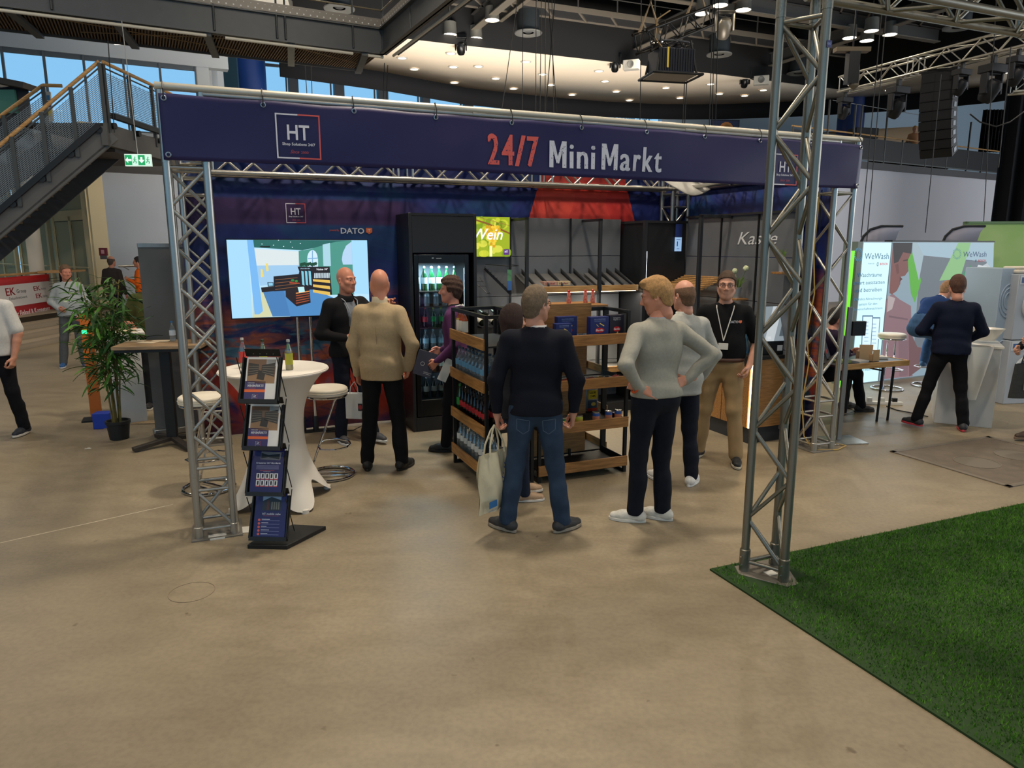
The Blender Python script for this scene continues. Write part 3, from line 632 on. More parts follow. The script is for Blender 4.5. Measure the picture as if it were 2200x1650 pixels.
# bottles: one builder per kind, then copies
GL_CLEAR = glassy('clear_bottle', (222, 232, 236), .3, .04, .10, (210, 220, 225)); GL_GREEN = glassy('green_glass', (30, 120, 60), .3, .04, .35, (20, 90, 45)); GL_DARK = glassy('cola_glass', (30, 16, 12), .35, .04, .7, (22, 12, 12)); GL_AMB = glassy('amber_syrup', (206, 120, 60), .3, .05, .45, (180, 96, 60))
GL_WINE = glassy('dark_wine_glass', (14, 22, 14), .4, .04, .75, (16, 22, 18))
def bottle(kind, label, loc, group, h=.26, r=.035, glass=GL_CLEAR, cap=(60, 110, 160), lab=(90, 150, 190), fill=None, labz=(.3, .55), neck=.32):
    t = thing(kind, label, 'bottle', loc, TH, group)
    prof = [(0, .002), (r*.92, 0), (r, .01), (r*.97, h*.25), (r, h*.3), (r, h*.55), (r*.95, h*.60), (r*neck*1.15, h*.82), (r*neck, h*.86), (r*neck, h*.93)]
    ob('glass', MB().lathe(prof, 14), glass, t, ang=60)
    ob('cap', MB().lathe([(0, h), (r*neck*1.1, h), (r*neck*1.18, h*.935), (r*neck*1.18, h*.925)], 12), mat('cap_%d_%d_%d' % cap, cap, .4), t)
    ob('label_band', MB().lathe([(r*1.012, h*labz[0]), (r*1.012, h*labz[1])], 14), mat('paper_%d_%d_%d' % lab, lab, .55), t)
    if fill: ob('drink', MB().lathe([(0, .004), (r*.93, .004), (r*.93, h*fill[1]), (0, h*fill[1])], 12), mat('drink_%d' % fill[0][0], fill[0], .2), t)
    return t
def row(proto, pts, labels, group):
    for i, p in enumerate(pts):
        if i == 0: proto.location = p; proto['label'] = labels[0]; proto['group'] = group
        else: dup(proto, p, TH, labels[i], group)
# ----- television on its twin pole stand -----
tv = SE('television', 'large flat television showing a shop interior, on two chrome poles', 'television', .98, 2.60, 1.72)
TW, THt = 1.46, .83
ob('casing', MB().bx(-TW/2, TW/2, 0, .04, -THt/2, THt/2).bx(-.35, .35, .04, .075, -.25, .2), BLK, tv, bev=.004)
ob('bezel', MB().bx(-TW/2, TW/2, -.006, 0, -THt/2, -THt/2+.012).bx(-TW/2, TW/2, -.006, 0, THt/2-.009, THt/2).bx(-TW/2, -TW/2+.009, -.006, 0, -THt/2, THt/2).bx(TW/2-.009, TW/2, -.006, 0, -THt/2, THt/2), BLK, tv)
p = Pr(.0004)
def X(x, y):
    fy = (y-525)/(1196-525); xl = 168+fy*54; xr = 1383+fy*15; y0 = 524+(x-168)*.008; y1 = 1200-(x-222)*.012
    return ((x-xl)/(xr-xl)-.5)*(TW-.018), (.5-(y-y0)/(y1-y0))*(THt-.02)
p.X = X
def P_(pts, c): p.L += .12; p.poly([(a, b) for a, b in pts], c)
P_([(168, 524), (1383, 534), (1400, 1190), (222, 1204)], (176, 214, 236)); p.L += .3
P_([(380, 526), (1240, 534), (1100, 560), (800, 618), (388, 590)], (34, 96, 92)); P_([(388, 600), (770, 628), (775, 830), (420, 850)], (206, 216, 218)); P_([(410, 745), (775, 745), (780, 900), (445, 920)], (150, 190, 222))
P_([(770, 622), (850, 612), (1100, 545), (1245, 534), (1258, 1010), (880, 1010), (775, 830)], (70, 140, 128)); P_([(450, 980), (560, 960), (700, 950), (1400, 1190), (560, 1190), (545, 1190)], (66, 118, 172)); P_([(640, 960), (900, 960), (1400, 1180), (700, 1196)], (74, 130, 184))
P_([(385, 980), (470, 975), (550, 1190), (385, 1198)], (198, 200, 160)); p.L += .3
P_([(168, 524), (340, 526), (385, 1200), (222, 1204)], (158, 206, 238)); P_([(335, 526), (386, 526), (470, 1140), (440, 1168), (402, 1168)], (112, 172, 226)); P_([(980, 570), (1045, 555), (1052, 755), (985, 755)], (160, 200, 214))
P_([(1240, 534), (1383, 534), (1398, 1010), (1255, 1000)], (156, 206, 238)); p.ell(890, 690, 46, 74, (196, 220, 240)); P_([(845, 690), (938, 690), (938, 770), (848, 770)], (196, 220, 240)); P_([(1150, 700), (1160, 640), (1190, 580), (1240, 545), (1246, 745), (1160, 745)], (170, 200, 228)); p.L += .3
P_([(848, 686), (938, 682), (938, 690), (848, 694)], (110, 160, 200)); P_([(886, 620), (894, 620), (894, 770), (886, 770)], (110, 160, 200)); P_([(440, 580), (530, 578), (525, 590), (450, 590)], (16, 30, 32))
P_([(490, 728), (508, 728), (516, 790), (496, 796)], (222, 202, 110)); P_([(450, 775), (464, 775), (476, 840), (452, 848)], (222, 202, 110))
P_([(556, 840), (770, 822), (775, 800), (760, 758), (1040, 762), (1060, 1010), (980, 1000), (890, 960), (770, 960), (560, 970)], (22, 20, 30)); P_([(452, 935), (560, 925), (566, 968), (460, 976)], (26, 20, 26)); P_([(505, 890), (555, 890), (558, 925), (510, 928)], (24, 26, 34))
P_([(656, 890), (790, 905), (862, 960), (872, 1075), (752, 1106), (660, 1020)], (30, 22, 28)); p.L += .3
for k in range(3): P_([(792+k*31, 795), (812+k*31, 800), (820+k*31, 925), (800+k*31, 915)], (120, 190, 210))
for k in range(3): P_([(892, 868+k*46), (1040, 880+k*52), (1044, 905+k*56), (894, 888+k*48)], (214, 176, 84))
for k in range(10): P_([(905+k*14, 815), (915+k*14, 817), (912+k*14, 862), (902+k*14, 860)], (180, 196, 206))
for k in range(5): P_([(745, 985+k*22), (862, 970+k*20), (862, 978+k*20), (746, 995+k*22)], (146, 70, 40) if k else (220, 140, 70))
for k in range(4): P_([(570, 868+k*28), (760, 852+k*26), (760, 856+k*26), (570, 873+k*28)], (130, 84, 50))
P_([(760, 935), (815, 933), (822, 978), (772, 985)], (176, 220, 224)); P_([(512, 895), (550, 894), (552, 920), (516, 922)], (130, 190, 220))
p.ell(718, 876, 14, 12, (40, 120, 60)); p.ell(750, 884, 12, 10, (50, 130, 60)); P_([(690, 892), (775, 898), (780, 908), (690, 903)], (170, 70, 40))
for k in range(9): p.ell(790+k*16, 742-4*(k % 3), 13, 18, (16, 66, 48), 5)
for x, y in ((459, 562), (598, 530), (700, 546), (784, 558), (556, 572), (641, 583), (716, 591)): p.ell(x, y, 5, 3.5, (220, 240, 250), 8)
p.text if 0 else None
p.X = None; a, b = X(925, 792); p.text('Veine W', a, b, .022, (235, 240, 245), w=.12, shear=.3, bold=.01); a, b = X(786, 780); p.text('Bread Back Bar', a, b, .012, (180, 220, 240), w=.1, shear=.3)
p.build('screen', tv, GLOW, loc=(0, -.0035, 0))
ts = SE('television_stand', 'twin chrome pole floor stand carrying the television', 'stand', .99, 2.68)
for x in (-.068, .068):
    rod('pole', (x, 0, .06), (x, 0, 1.75), .019, CHROME, ts, 14); ob('pole_foot', MB().lathe([(0, 0), (.032, 0), (.032, .17), (.028, .18), (0, .18)], 14, (x, 0, 0)), BLK, ts)
ob('foot_plate', MB().bx(-.35, .35, -.06, .06, .0, .012), BLK, ts)
cb = SE('television_cable', 'black cable looping down from the television to the floor', 'cable', 1.25, 2.62)
ob('wire', MB().path([(-.15, .02, 1.40), (-.1, .03, 1.25), (.05, .02, 1.05), (.16, .02, .8), (.22, .02, .55), (.30, .0, .35), (.33, -.05, .05), (.2, -.1, .01), (-.1, -.06, .01)], .006, 6), mat('black_cable', (15, 15, 16), .5), cb)
# ----- tall fridge cabinet -----
FC = mat('anthracite_cabinet', (30, 31, 34), .42, .1, bump=.03, bs=90)
fx0, fx1, fy0, fy1 = 2.07, 2.84, 2.2, 2.76
fr = SE('fridge_cabinet', 'tall anthracite cabinet housing a glass-door drinks fridge', 'fridge', fx0, fy0)
w_ = fx1-fx0; d_ = fy1-fy0
ob('side_panel', MB().bx(0, .035, 0, d_, .0, 2.41), FC, fr, bev=.003); ob('side_panel', MB().bx(w_-.035, w_, 0, d_, 0, 2.41), FC, fr, bev=.003); ob('top_panel', MB().bx(.035, w_-.035, 0, d_, 2.385, 2.41), FC, fr); ob('header_panel', MB().bx(.036, w_-.036, .004, .03, 1.99, 2.384), FC, fr, bev=.003)
ob('plinth', MB().bx(.036, w_-.036, .0, d_, 0, .16), FC, fr)
FB = mat('fridge_black', (16, 17, 19), .3, .2)
ob('fridge_body', MB().bx(.05, .07, .03, d_-.05, .16, 1.95).bx(w_-.115, w_-.095, .03, d_-.05, .16, 1.95).bx(.05, w_-.095, d_-.07, d_-.05, .16, 1.95).bx(.05, w_-.095, .03, d_-.05, .16, .36).bx(.05, w_-.095, .03, d_-.05, 1.9, 1.97), FB, fr)
dx0, dx1 = .05, w_-.095
dr = ob('door', MB().bx(dx0, dx0+.05, -.0, .028, .17, 1.97).bx(dx1-.05, dx1, 0, .028, .17, 1.97).bx(dx0+.05, dx1-.05, 0, .028, .17, .36).bx(dx0+.05, dx1-.05, 0, .028, 1.88, 1.97), FB, fr, bev=.003)
ob('pane', MB().bx(dx0+.05, dx1-.05, .010, .014, .36, 1.88), glassy('fridge_glass', (225, 238, 242), .10, .02), dr)
p = Pr(); p.rect(.25, 1.93, .27, 1.937, (190, 200, 205)); p.text('LIEBHERR', .33, 1.925, .010, (190, 196, 200), 'C', w=.06); p.build('lettering', dr, PRINT, loc=(0, -.0012, 0))
FL = [.36, .66, .92, 1.16, 1.40, 1.57]
for z in FL[1:]: ob('shelf', MB().bx(.07, w_-.115, .06, d_-.08, z-.008, z), mat('fridge_shelf', (60, 44, 38), .5, .3), fr)
ob('light_strip', MB().bx(w_-.135, w_-.12, .04, .06, .45, 1.82), LEDC, fr)
ob('light_strip', MB().bx(.075, .085, .04, .055, .45, 1.82), LEDC, fr)  # second strip, added to brighten the fridge interior
ob('interior_back', MB().bx(.072, w_-.117, d_-.085, d_-.08, .36, 1.9), mat('fridge_interior', (120, 135, 145), .5), fr)
lamp_area('fridge_light', S(fx0+.33, fy0+.07, 1.86), .3, 26, (.82, .93, 1), shape='RECTANGLE', sy=.06)
def FP(x, z, y=.12): return S(fx0+x, fy0+y, z)
xs_ = [.105+.088*i for i in range(6)]
def mk_row(kind, desc, z, n, y, group, x0=.105, dx=.088, **k):
    pr = bottle(kind, 'x', FP(x0, z, y), group, **k); row(pr, [FP(x0+dx*i, z, y) for i in range(n)], [desc+', '+ORD[i]+' from the left' for i in range(n)], group)
mk_row('water_bottle', 'green glass water bottle on the top fridge shelf', 1.572, 6, .13, 'glass bottles on the top fridge shelf', h=.27, r=.034, glass=GL_GREEN, cap=(190, 200, 205), lab=(190, 205, 210))
c0 = thing('drink_can', 'x', 'can', FP(.11, 1.402), TH); ob('can', MB().lathe([(0, 0), (.028, 0), (.033, .008), (.033, .135), (.027, .15), (0, .148)], 14), mat('can_alu', (190, 196, 202), .3, .8), c0); ob('print', MB().lathe([(.0335, .03), (.0335, .11)], 14), mat('can_grey', (110, 116, 124), .5), c0)
row(c0, [FP(.11+.105*i, 1.402) for i in range(5)], ['large silver can on the second fridge shelf, %s from the left' % ORD[i] for i in range(5)], 'cans on the second fridge shelf')
mk_row('cola_bottle', 'red-labelled cola bottle on the middle fridge shelf', 1.162, 2, .12, 'cola bottles in the fridge', h=.225, r=.031, glass=GL_DARK, cap=(170, 30, 34), lab=(176, 26, 36))
mk_row('lemonade_bottle', 'green lemonade bottle on the middle fridge shelf', 1.162, 4, .12, 'green bottles in the fridge', x0=.29, h=.225, r=.031, glass=GL_GREEN, cap=(190, 190, 60), lab=(24, 140, 70))
mk_row('water_bottle', 'clear plastic water bottle on the fourth fridge shelf', .922, 6, .12, 'plastic water bottles in the fridge', h=.22, r=.034, cap=(160, 190, 200), lab=(170, 200, 215))
mk_row('juice_bottle', 'small juice bottle on the fifth fridge shelf', .662, 6, .12, 'juice bottles in the fridge', h=.2, r=.032, glass=GL_AMB, cap=(230, 230, 220), lab=(230, 225, 210))
mk_row('dark_bottle', 'dark silver-capped bottle on the lowest fridge shelf', .362, 5, .13, 'dark bottles on the lowest fridge shelf', h=.24, r=.034, glass=GL_WINE, cap=(190, 190, 190), lab=(120, 110, 100))
# ----- rear wall shelving -----
rw = SE('rear_shelf_wall', 'run of grey wall shelving with slotted uprights along the back of the stand', 'shelving', 2.86, 2.55)
def pan(u0, u1, z0, z1, y=.13, m=GREYP, nm='panel'): return ob(nm, MB().bx(u0-2.86+.003, u1-2.86-.003, y, y+.02, z0+.003, z1-.003), m, rw, bev=.002)
ZJ = [.12, .60, .98, 1.46, 1.94, 2.40]
for a, b in ((2.9, 3.44), (3.44, 4.25), (4.25, 4.98)):
    for z0, z1 in zip(ZJ, ZJ[1:]): pan(a, b, z0, z1)
for uu in (3.44, 4.25):
    ob('slotted_upright', MB().bx(uu-2.86-.008, uu-2.86+.008, .10, .13, .1, 2.40), DKG, rw)
for uu in (3.46, 4.42):
    t_ = ob('divider_frame', MB().bx(uu-2.86-.018, uu-2.86+.018, -.35, -.31, .0, 2.385).bx(uu-2.86-.018, uu-2.86+.018, -.35, .12, 2.355, 2.385).bx(uu-2.86-.018, uu-2.86+.018, -.35, .12, .0, .03), DKG, rw, bev=.002)
ob('base_shelf', MB().bx(.58, 2.1, -.33, .12, .0, .12), DKG, rw)
LIPY = (-.335, -.315)
def wall_shelf(u0, u1, z, slant=.0, lipm=OAK, dep=.32):
    a = MB(); a.add([(u0-2.86, -dep, z), (u1-2.86, -dep, z), (u1-2.86, .12, z+slant), (u0-2.86, .12, z+slant)], [(0, 1, 2, 3)])
    s_ = ob('shelf', a, mat('grey_shelf', (104, 104, 104), .55, .1), rw, solid=.02)
    ob('oak_lip', MB().bx(u0-2.86, u1-2.86, -dep-.02, -dep, z-.035, z+.035), lipm, s_, bev=.003); return s_
for u0, u1 in ((3.50, 4.39), (4.45, 4.97)):
    s_ = wall_shelf(u0, u1, 1.56, .16)
    n = 5 if u0 < 4 else 4
    for k in range(n):
        uu = u0-2.86+(u1-u0)*(k+.5)/n; ob('divider', MB().add([(uu, -.30, 1.57), (uu, .12, 1.73), (uu, .12, 1.79), (uu, -.30, 1.62)], [(0, 1, 2, 3)]), mat('shelf_divider', (52, 54, 58), .5, .2), s_, solid=.006)
    wall_shelf(u0, u1, .95, 0); wall_shelf(u0, u1, .55, 0)
    ob('light_strip', MB().bx(u0-2.86, u1-2.86, -.28, -.27, 1.515, 1.522), LEDW, s_); ob('light_strip', MB().bx(u0-2.86+.0, u1-2.86, -.28, -.27, .905, .912), LEDW, s_)
    lamp_area('shelf_light', S((u0+u1)/2, 2.33, 1.5), u1-u0, 5, (1, .9, .75), shape='RECTANGLE', sy=.04); lamp_area('shelf_light_low', S((u0+u1)/2, 2.33, .89), u1-u0, 5, (1, .85, .62), shape='RECTANGLE', sy=.04)
ob('shelf', MB().bx(3.44-2.86-.53, 3.44-2.86-.02, -.3, .12, 1.13, 1.15), DKG, rw)
# lightbox poster, upside of the wine bay
wp = SE('wine_poster', 'square backlit poster of yellow grapes reading Wein, beside the fridge', 'sign', 2.93, 2.62, 1.94)
ob('frame', MB().bx(0, .48, 0, .03, 0, .46), BLK, wp)
p = Pr(.0004); p.rect(0, 0, .48, .46, (150, 168, 30)); p.L = 1
random.seed(8)
for k in range(26): p.ell(random.uniform(.03, .45), random.uniform(.03, .43), random.uniform(.03, .07), random.uniform(.03, .06), random.choice([(120, 150, 24), (188, 196, 48), (96, 120, 22), (206, 206, 70)]), 10)
p.rect(0, 0, .48, .001, (150, 168, 30)); p.L = 2; p.line([(.02, .43), (.2, .38), (.48, .27)], .02, (130, 84, 34)); p.line([(.1, .45), (.48, .36)], .006, (150, 110, 50)); p.L = 3
for j, (yy, nn) in enumerate([(.345, 5), (.315, 6), (.285, 6), (.255, 5), (.22, 3), (.185, 3), (.15, 2), (.12, 2)]):
    for k in range(nn): p.ell(.26+(k-(nn-1)/2)*.034, yy+random.uniform(-.004, .004), .019, .018, random.choice([(222, 176, 36), (234, 194, 56), (204, 152, 26)]), 12)
p.L = 4; p.text('Wein', -.0+.02, .20, .125, (245, 248, 240), w=.37, shear=.25, bold=.012); p.rect(.22, .0, .255, .12, (238, 240, 170)); p.rect(.40, .02, .47, .085, (84, 44, 120)); p.L = 5; p.text('HT', .435, .045, .024, (240, 240, 240), 'C', w=.04, bold=.02)
p.build('picture', wp, GLOWB, loc=(0, -.0035, 0))
# second narrow poster seen edge-on and hanging leaflets
bp_ = SE('bread_poster', 'narrow orange and blue backlit poster between the fridge and the wine bay', 'sign', 2.87, 2.5, 1.50)
ob('frame', MB().bx(0, .02, 0, .20, 0, .45), BLK, bp_); 
hp_ = SE('hanging_leaflets', 'blue and green leaflets hanging from a wire rack beside the wine poster', 'leaflet', 3.30, 2.42, 1.55)
ob('leaflet', MB().bx(0, .055, 0, .006, 0, .11), mat('leaf_blue', (66, 110, 176), .5), hp_); ob('leaflet', MB().bx(.002, .057, .008, .014, .10, .24), mat('leaf_green', (96, 150, 110), .5), hp_)
ob('hook_rail', MB().path([(-.2, .2, .30), (-.1, .0, .29), (.06, -.03, .28), (.14, 0, .285), (.14, .2, .29)], .004, 5), BLK, hp_)
wr = SE('wine_rack_arm', 'black slotted wine rack arm slanting down below the wine poster', 'display rack', 3.05, 2.45, 1.5)  # slanting arm of the wine rack
ob('arm', MB().bar((.05, .2, .30), (.30, -.02, .0), .014, .03), DKG, wr); 
for k in range(9): ob('hook', MB().bar((.05+.028*k, .2-.024*k, .31-.034*k), (.05+.028*k, .17-.024*k, .33-.034*k), .004, .004), BLK, wr)
ob('wire_basket', MB().path([(-.15, .18, .2), (0, -.02, .02), (.04, -.02, .02), (-.02, .18, .2)], .004, 5).path([(-.12, .12, .15), (.01, .12, .15)], .003, 5).path([(-.08, .06, .1), (.02, .06, .1)], .003, 5), BLK, wr)
# wine bottles lying in their cradles
w0 = thing('wine_bottle', 'x', 'bottle', (0, 0, 0), 0)
R = Matrix.Rotation(radians(-58), 4, 'X')
def rotmb(m, R): m.v = [tuple(R @ Vector(v)) for v in m.v]; return m
prof = [(0, 0), (.036, .0), (.037, .18), (.032, .205), (.014, .235), (.013, .29), (0, .29)]
ob('glass', rotmb(MB().lathe(prof, 14), R), GL_WINE, w0, ang=60); ob('capsule', rotmb(MB().lathe([(.0145, .24), (.0145, .295), (0, .297)], 12), R), mat('capsule_teal', (150, 180, 184), .4, .5), w0); ob('label_band', rotmb(MB().lathe([(.0375, .06), (.0375, .15)], 14), R), mat('paper_cream', (220, 214, 196), .6), w0)
wps = [S(2.98+.15*i, 2.34, 1.16) for i in range(4)]
w0.rotation_euler = (0, 0, TH+radians(35))
for i, q in enumerate(wps):
    l = 'dark wine bottle with pale capsule lying in the rack, %s from the left' % ORD[i]
    if i == 0: w0.location = q; w0['label'] = l; w0['group'] = 'wine bottles in the rack'
    else: dup(w0, q, TH+radians(35), l, 'wine bottles in the rack')
wk = SE('wine_rack', 'black wire wine rack holding slanted bottles beside the fridge', 'rack', 2.95, 2.3, 1.12)
for i in range(4): ob('cradle', MB().path([(.0+.15*i, .25, .22), (.02+.15*i, .22, .02), (.06+.15*i, .0, .0), (.10+.15*i, .0, .0), (.09+.15*i, .22, .02), (.09+.15*i, .25, .22)], .0035, 5), BLK, wk)
# biscuit boxes on the slanted shelf
bx_ = [(3.72, 'pink and brown biscuit box lying on the slanted back shelf'), (3.90, 'cream biscuit box lying beside the pink one on the slanted back shelf')]
for i, (uu, lb) in enumerate(bx_):
    o = SE('biscuit_box', lb, 'box', uu, 2.30, 1.60, 'biscuit boxes on the back shelf'); ob('carton', MB().bx(0, .17, 0, .12, 0, .05), mat('box_%d' % i, [(206, 160, 140), (216, 190, 150)][i], .5), o, bev=.003)
    p = Pr(); p.text(['Dinkel', 'Hafer'][i], .02, .015, .02, (150, 40, 50), w=.12, bold=.02); p.build('lettering', o, PRINT, loc=(0, -.001, 0)); p = Pr(); p.ell(.12, .06, .035, .03, (120, 70, 40)); p.ell(.05, .06, .03, .02, (226, 200, 120)); p.build('print', o, PRINT, loc=(0, 0, .051), rx=-pi/2)
# corner cabinet
cc = SE('corner_cabinet', 'dark anthracite corner cabinet between the rear and side shelving', 'cabinet', 5.0, 2.15)
ob('carcass', MB().bx(.012, .6, .012, .6, 0, 2.34), FC, cc, bev=.003); ob('front_panel', MB().bx(.03, .6, 0, .012, .05, 2.34), FC, cc, bev=.002); ob('side_panel', MB().bx(0, .012, .03, .6, .05, 2.34), FC, cc, bev=.002); ob('top_rail', MB().bx(-.01, .62, -.01, .6, 2.34, 2.37), DKG, cc)
ob('corner_post', MB().bx(-.012, .03, -.012, .03, 0, 2.37), mat('post_grey', (50, 52, 58), .4, .3), cc)
ob('light_strip', MB().bx(.034, .038, -.004, 0, 1.55, 2.0), LEDC, cc); ob('light_strip', MB().bx(-.004, 0, .035, .039, 1.3, 2.0), LEDC, cc)
sg = SE('hanging_info_card', 'blue and white info card hanging in front of the corner cabinet', 'sign', 5.42, 2.12, 2.0)
ob('card', MB().bx(0, .10, 0, .004, 0, .17), mat('card_white', (170, 200, 236), .5, em=(150, 196, 250), ems=.5), sg); ob('card_top', MB().bx(.004, .10, 0, .004, .175, .33), mat('card_navy', (30, 52, 120), .5), sg)
p = Pr(); p.rect(.03, .06, .042, .12, (20, 30, 60)); p.rect(.02, .14, .08, .145, (60, 90, 150)); p.rect(.03, .03, .07, .034, (60, 90, 150)); p.build('print', sg, PRINT, loc=(0, -.001, 0))
# right side shelving
rr = SE('side_shelf_wall', 'run of grey wall shelving along the right side of the stand', 'shelving', 5.62, .25)
for a, b in ((0, .62), (.62, 1.24), (1.24, 1.9)):
    for z0, z1 in zip(ZJ, ZJ[1:]): ob('panel', MB().bx(0, .02, a+.003, b-.003, z0+.003, z1-.003), GREYP, rr, bev=.002)
ob('slotted_upright', MB().bx(-.015, 0, .61, .63, .1, 2.4), BLK, rr); ob('slotted_upright', MB().bx(-.015, 0, 1.23, 1.25, .1, 2.4), BLK, rr)
ob('top_rail', MB().bx(-.03, .03, 0, 1.9, 2.4, 2.425), DKG, rr)
ob('divider_frame', MB().bx(-.44, -.40, 1.06, 1.10, 0, 2.41).bx(-.44, .0, 1.06, 1.10, 2.375, 2.41), DKG, rr, bev=.002)
s_ = ob('slat_shelf', MB().bx(-.42, -.40, 1.1, 1.88, 1.50, 1.545), OAK, rr)
for k in range(9):
    x = -.385+.045*k; z = 1.555+.018*k; ob('slat', MB().bx(x-.017, x+.017, 1.10, 1.88, z-.008, z+.008), OAK, rr, bev=.003)
ob('oak_lip', MB().bx(-.425, -.405, 1.1, 1.9, 1.54, 1.615), OAK, rr, bev=.003)
ob('price_tag', MB().bx(-.43, -.425, 1.34, 1.42, 1.555, 1.60), mat('tag_grey', (96, 108, 118), .4), rr); tg = ob('price_tag', MB().bx(-.43, -.425, 1.12, 1.20, 1.56, 1.60), mat('tag_white', (214, 214, 214), .5), rr)
ob('light_strip', MB().bx(-.39, -.38, 1.12, 1.86, 1.505, 1.512), LEDW, rr)
p = Pr(); p.text('Kasse', 0, 0, .14, (222, 224, 226), w=.62, shear=.3); p.build('chalk_lettering', rr, PRINT, loc=(-.004, .95, 2.08), rz=-pi/2)
# oak wall brackets with potted plants
for i, (vv, zz, nm) in enumerate([(1.02, 1.49, 'a'), (.36, 1.80, 'b')]):
    o = SE('wall_bracket', ['small oak shelf bracket under the white flowers', 'small oak shelf bracket under the potted grass'][i], 'shelf', 5.53, vv, zz, 'oak brackets on the side wall')
    ob('board', MB().bx(-.09, .075, -.07, .09, -.022, 0), OAKD, o, bev=.003)
    pt = SE('potted_flowers' if i == 0 else 'potted_grass', ['white ball flowers in a silver pot on the oak bracket', 'small green grass in a narrow silver pot on the upper bracket'][i], 'plant', 5.50, vv+.01, zz)
    r_, h_ = (.055, .12) if i == 0 else (.03, .13)
    ob('pot', MB().lathe([(0, 0), (r_*.72, 0), (r_, h_), (r_*.94, h_), (r_*.9, h_-.02), (0, h_-.02)], 18), mat('silver_pot', (200, 202, 204), .3, .7), pt)
    random.seed(30+i); m = MB()
    for k in range(46 if i == 0 else 26):
        a = random.uniform(0, 2*pi); q = random.uniform(.02, .10 if i == 0 else .035); hh_ = random.uniform(.07, .15 if i == 0 else .12); b = (r_*.5*cos(a), r_*.5*sin(a), h_-.02)
        m.path([b, (b[0]+q*.4*cos(a), b[1]+q*.4*sin(a), h_+hh_*.6), (b[0]+q*cos(a), b[1]+q*sin(a), h_+hh_*.9)], [.003, .0028, .0006], 4)
    ob('blades', m, mat('blade_green', (108, 140, 60), .6, var=.2, vs=30), pt)['kind'] = 'stuff'
    if i == 0:
        for (x, y, z, rr_) in ((-.04, 0, .30, .030), (-.035, .01, .24, .027), (.035, -.09, .33, .032)):
            rod('stem', (x*.3, 0, h_-.02), (x, y, z-.02), .003, mat('stem_green', (96, 128, 60), .6), pt, 6)
            q = MB(); 
            bm = bmesh.new(); bmesh.ops.create_icosphere(bm, subdivisions=3, radius=rr_)
            for j, v in enumerate(bm.verts): v.co *= 1+.14*((j*7919) % 13/13-.5)
            q.v = [tuple(v.co+Vector((x, y, z))) for v in bm.verts]; q.f = [tuple(v.index for v in f.verts) for f in bm.faces]; q.m = [0]*len(q.f); bm.free(); ob('flower_head', q, mat('flower_white', (214, 220, 176), .8, bump=.5, bs=90), pt, flat=True)
# counter with self-checkout terminal
cn = SE('checkout_counter', 'oak-fronted checkout counter with black top and lit corner strip', 'counter', 5.2, .36)
ob('plinth', MB().bx(.02, .62, .02, .86, 0, .16), DKG, cn); ob('carcass', MB().bx(.02, .62, .02, .86, .16, .90), DKG, cn)
ob('front_panel', MB().bx(.03, .62, 0, .02, .17, .90), OAKD, cn, bev=.002)
for k in range(2): ob('side_panel', MB().bx(0, .02, .03+.43*k, .03+.43*k+.42, .17, .82), OAKD, cn, bev=.002)
ob('side_band', MB().bx(.0, .02, .03, .88, .825, .90), DKG, cn)
ob('worktop', MB().bx(-.02, .64, -.02, .88, .90, .935), BLK, cn, bev=.003)
ob('light_strip', MB().bx(.004, .022, .003, .018, .17, .90), mat('amber_led', (255, 214, 150), .4, em=(255, 205, 130), ems=9), cn)
tm = SE('self_checkout_terminal', 'black self-checkout terminal with tilted screen on the counter', 'terminal', 5.38, .42, .936, rz=radians(-8))
ob('housing', MB().prism([(0, 0), (.26, 0), (.26, .12), (.15, .50), (.11, .50), (.0, .14)], 0, .30, M=Matrix(((0, 0, 1, 0), (1, 0, 0, 0), (0, 1, 0, 0), (0, 0, 0, 1)))), FB, tm, bev=.006)
p = Pr(.0004); p.rect(.01, .0, .29, .37, (150, 162, 170)); p.L = 1; p.poly([(.01, 0), (.12, 0), (.27, .37), (.16, .37)], (214, 222, 226)); p.poly([(.19, .05), (.29, .05), (.29, .3)], (84, 96, 104)); p.rect(.05, .02, .09, .05, (236, 240, 242))
sl = math.atan2(.11, .36)
p.build('screen', tm, printmat('kiosk_screen', .75), loc=(0, -.003+.0, .145), rx=-sl)
ob('scanner_window', MB().bx(.17, .23, -.004, 0, .04, .10), mat('scanner_white', (214, 216, 218), .4), tm); ob('slot', MB().bx(.04, .13, -.004, 0, .09, .115), BLK, tm)
cdt = SE('card_reader', 'small black card reader with keypad beside the terminal', 'card reader', 5.74, .40, .936)
ob('body', rotmb(MB().bx(0, .08, 0, .02, 0, .16), Matrix.Rotation(-.6, 4, 'X')), FB, cdt, bev=.004)
for k in range(12): ob('key', rotmb(MB().bx(.012+.02*(k % 3), .026+.02*(k % 3), -.004, 0, .015+.018*(k//3), .028+.018*(k//3)), Matrix.Rotation(-.6, 4, 'X')), mat('key_grey', (200, 200, 200), .5), cdt)
bg_ = SE('foil_bag', 'crumpled blue and silver foil bag on the counter behind the black T-shirt man', 'bag', 5.26, .62, .936)
m = MB().grid(lambda s, t: (.10*(1-.5*t)*cos(2*pi*s)*(1+.15*sin(9*s*pi)), .05*(1-.6*t)*sin(2*pi*s)*(1+.2*cos(11*s*pi)), .30*t), 30, 6, closeu=True); ob('bag', m, mat('foil_blue', (70, 140, 176), .25, .7, vs=16, col2=(176, 206, 214)), bg_, flat=True)
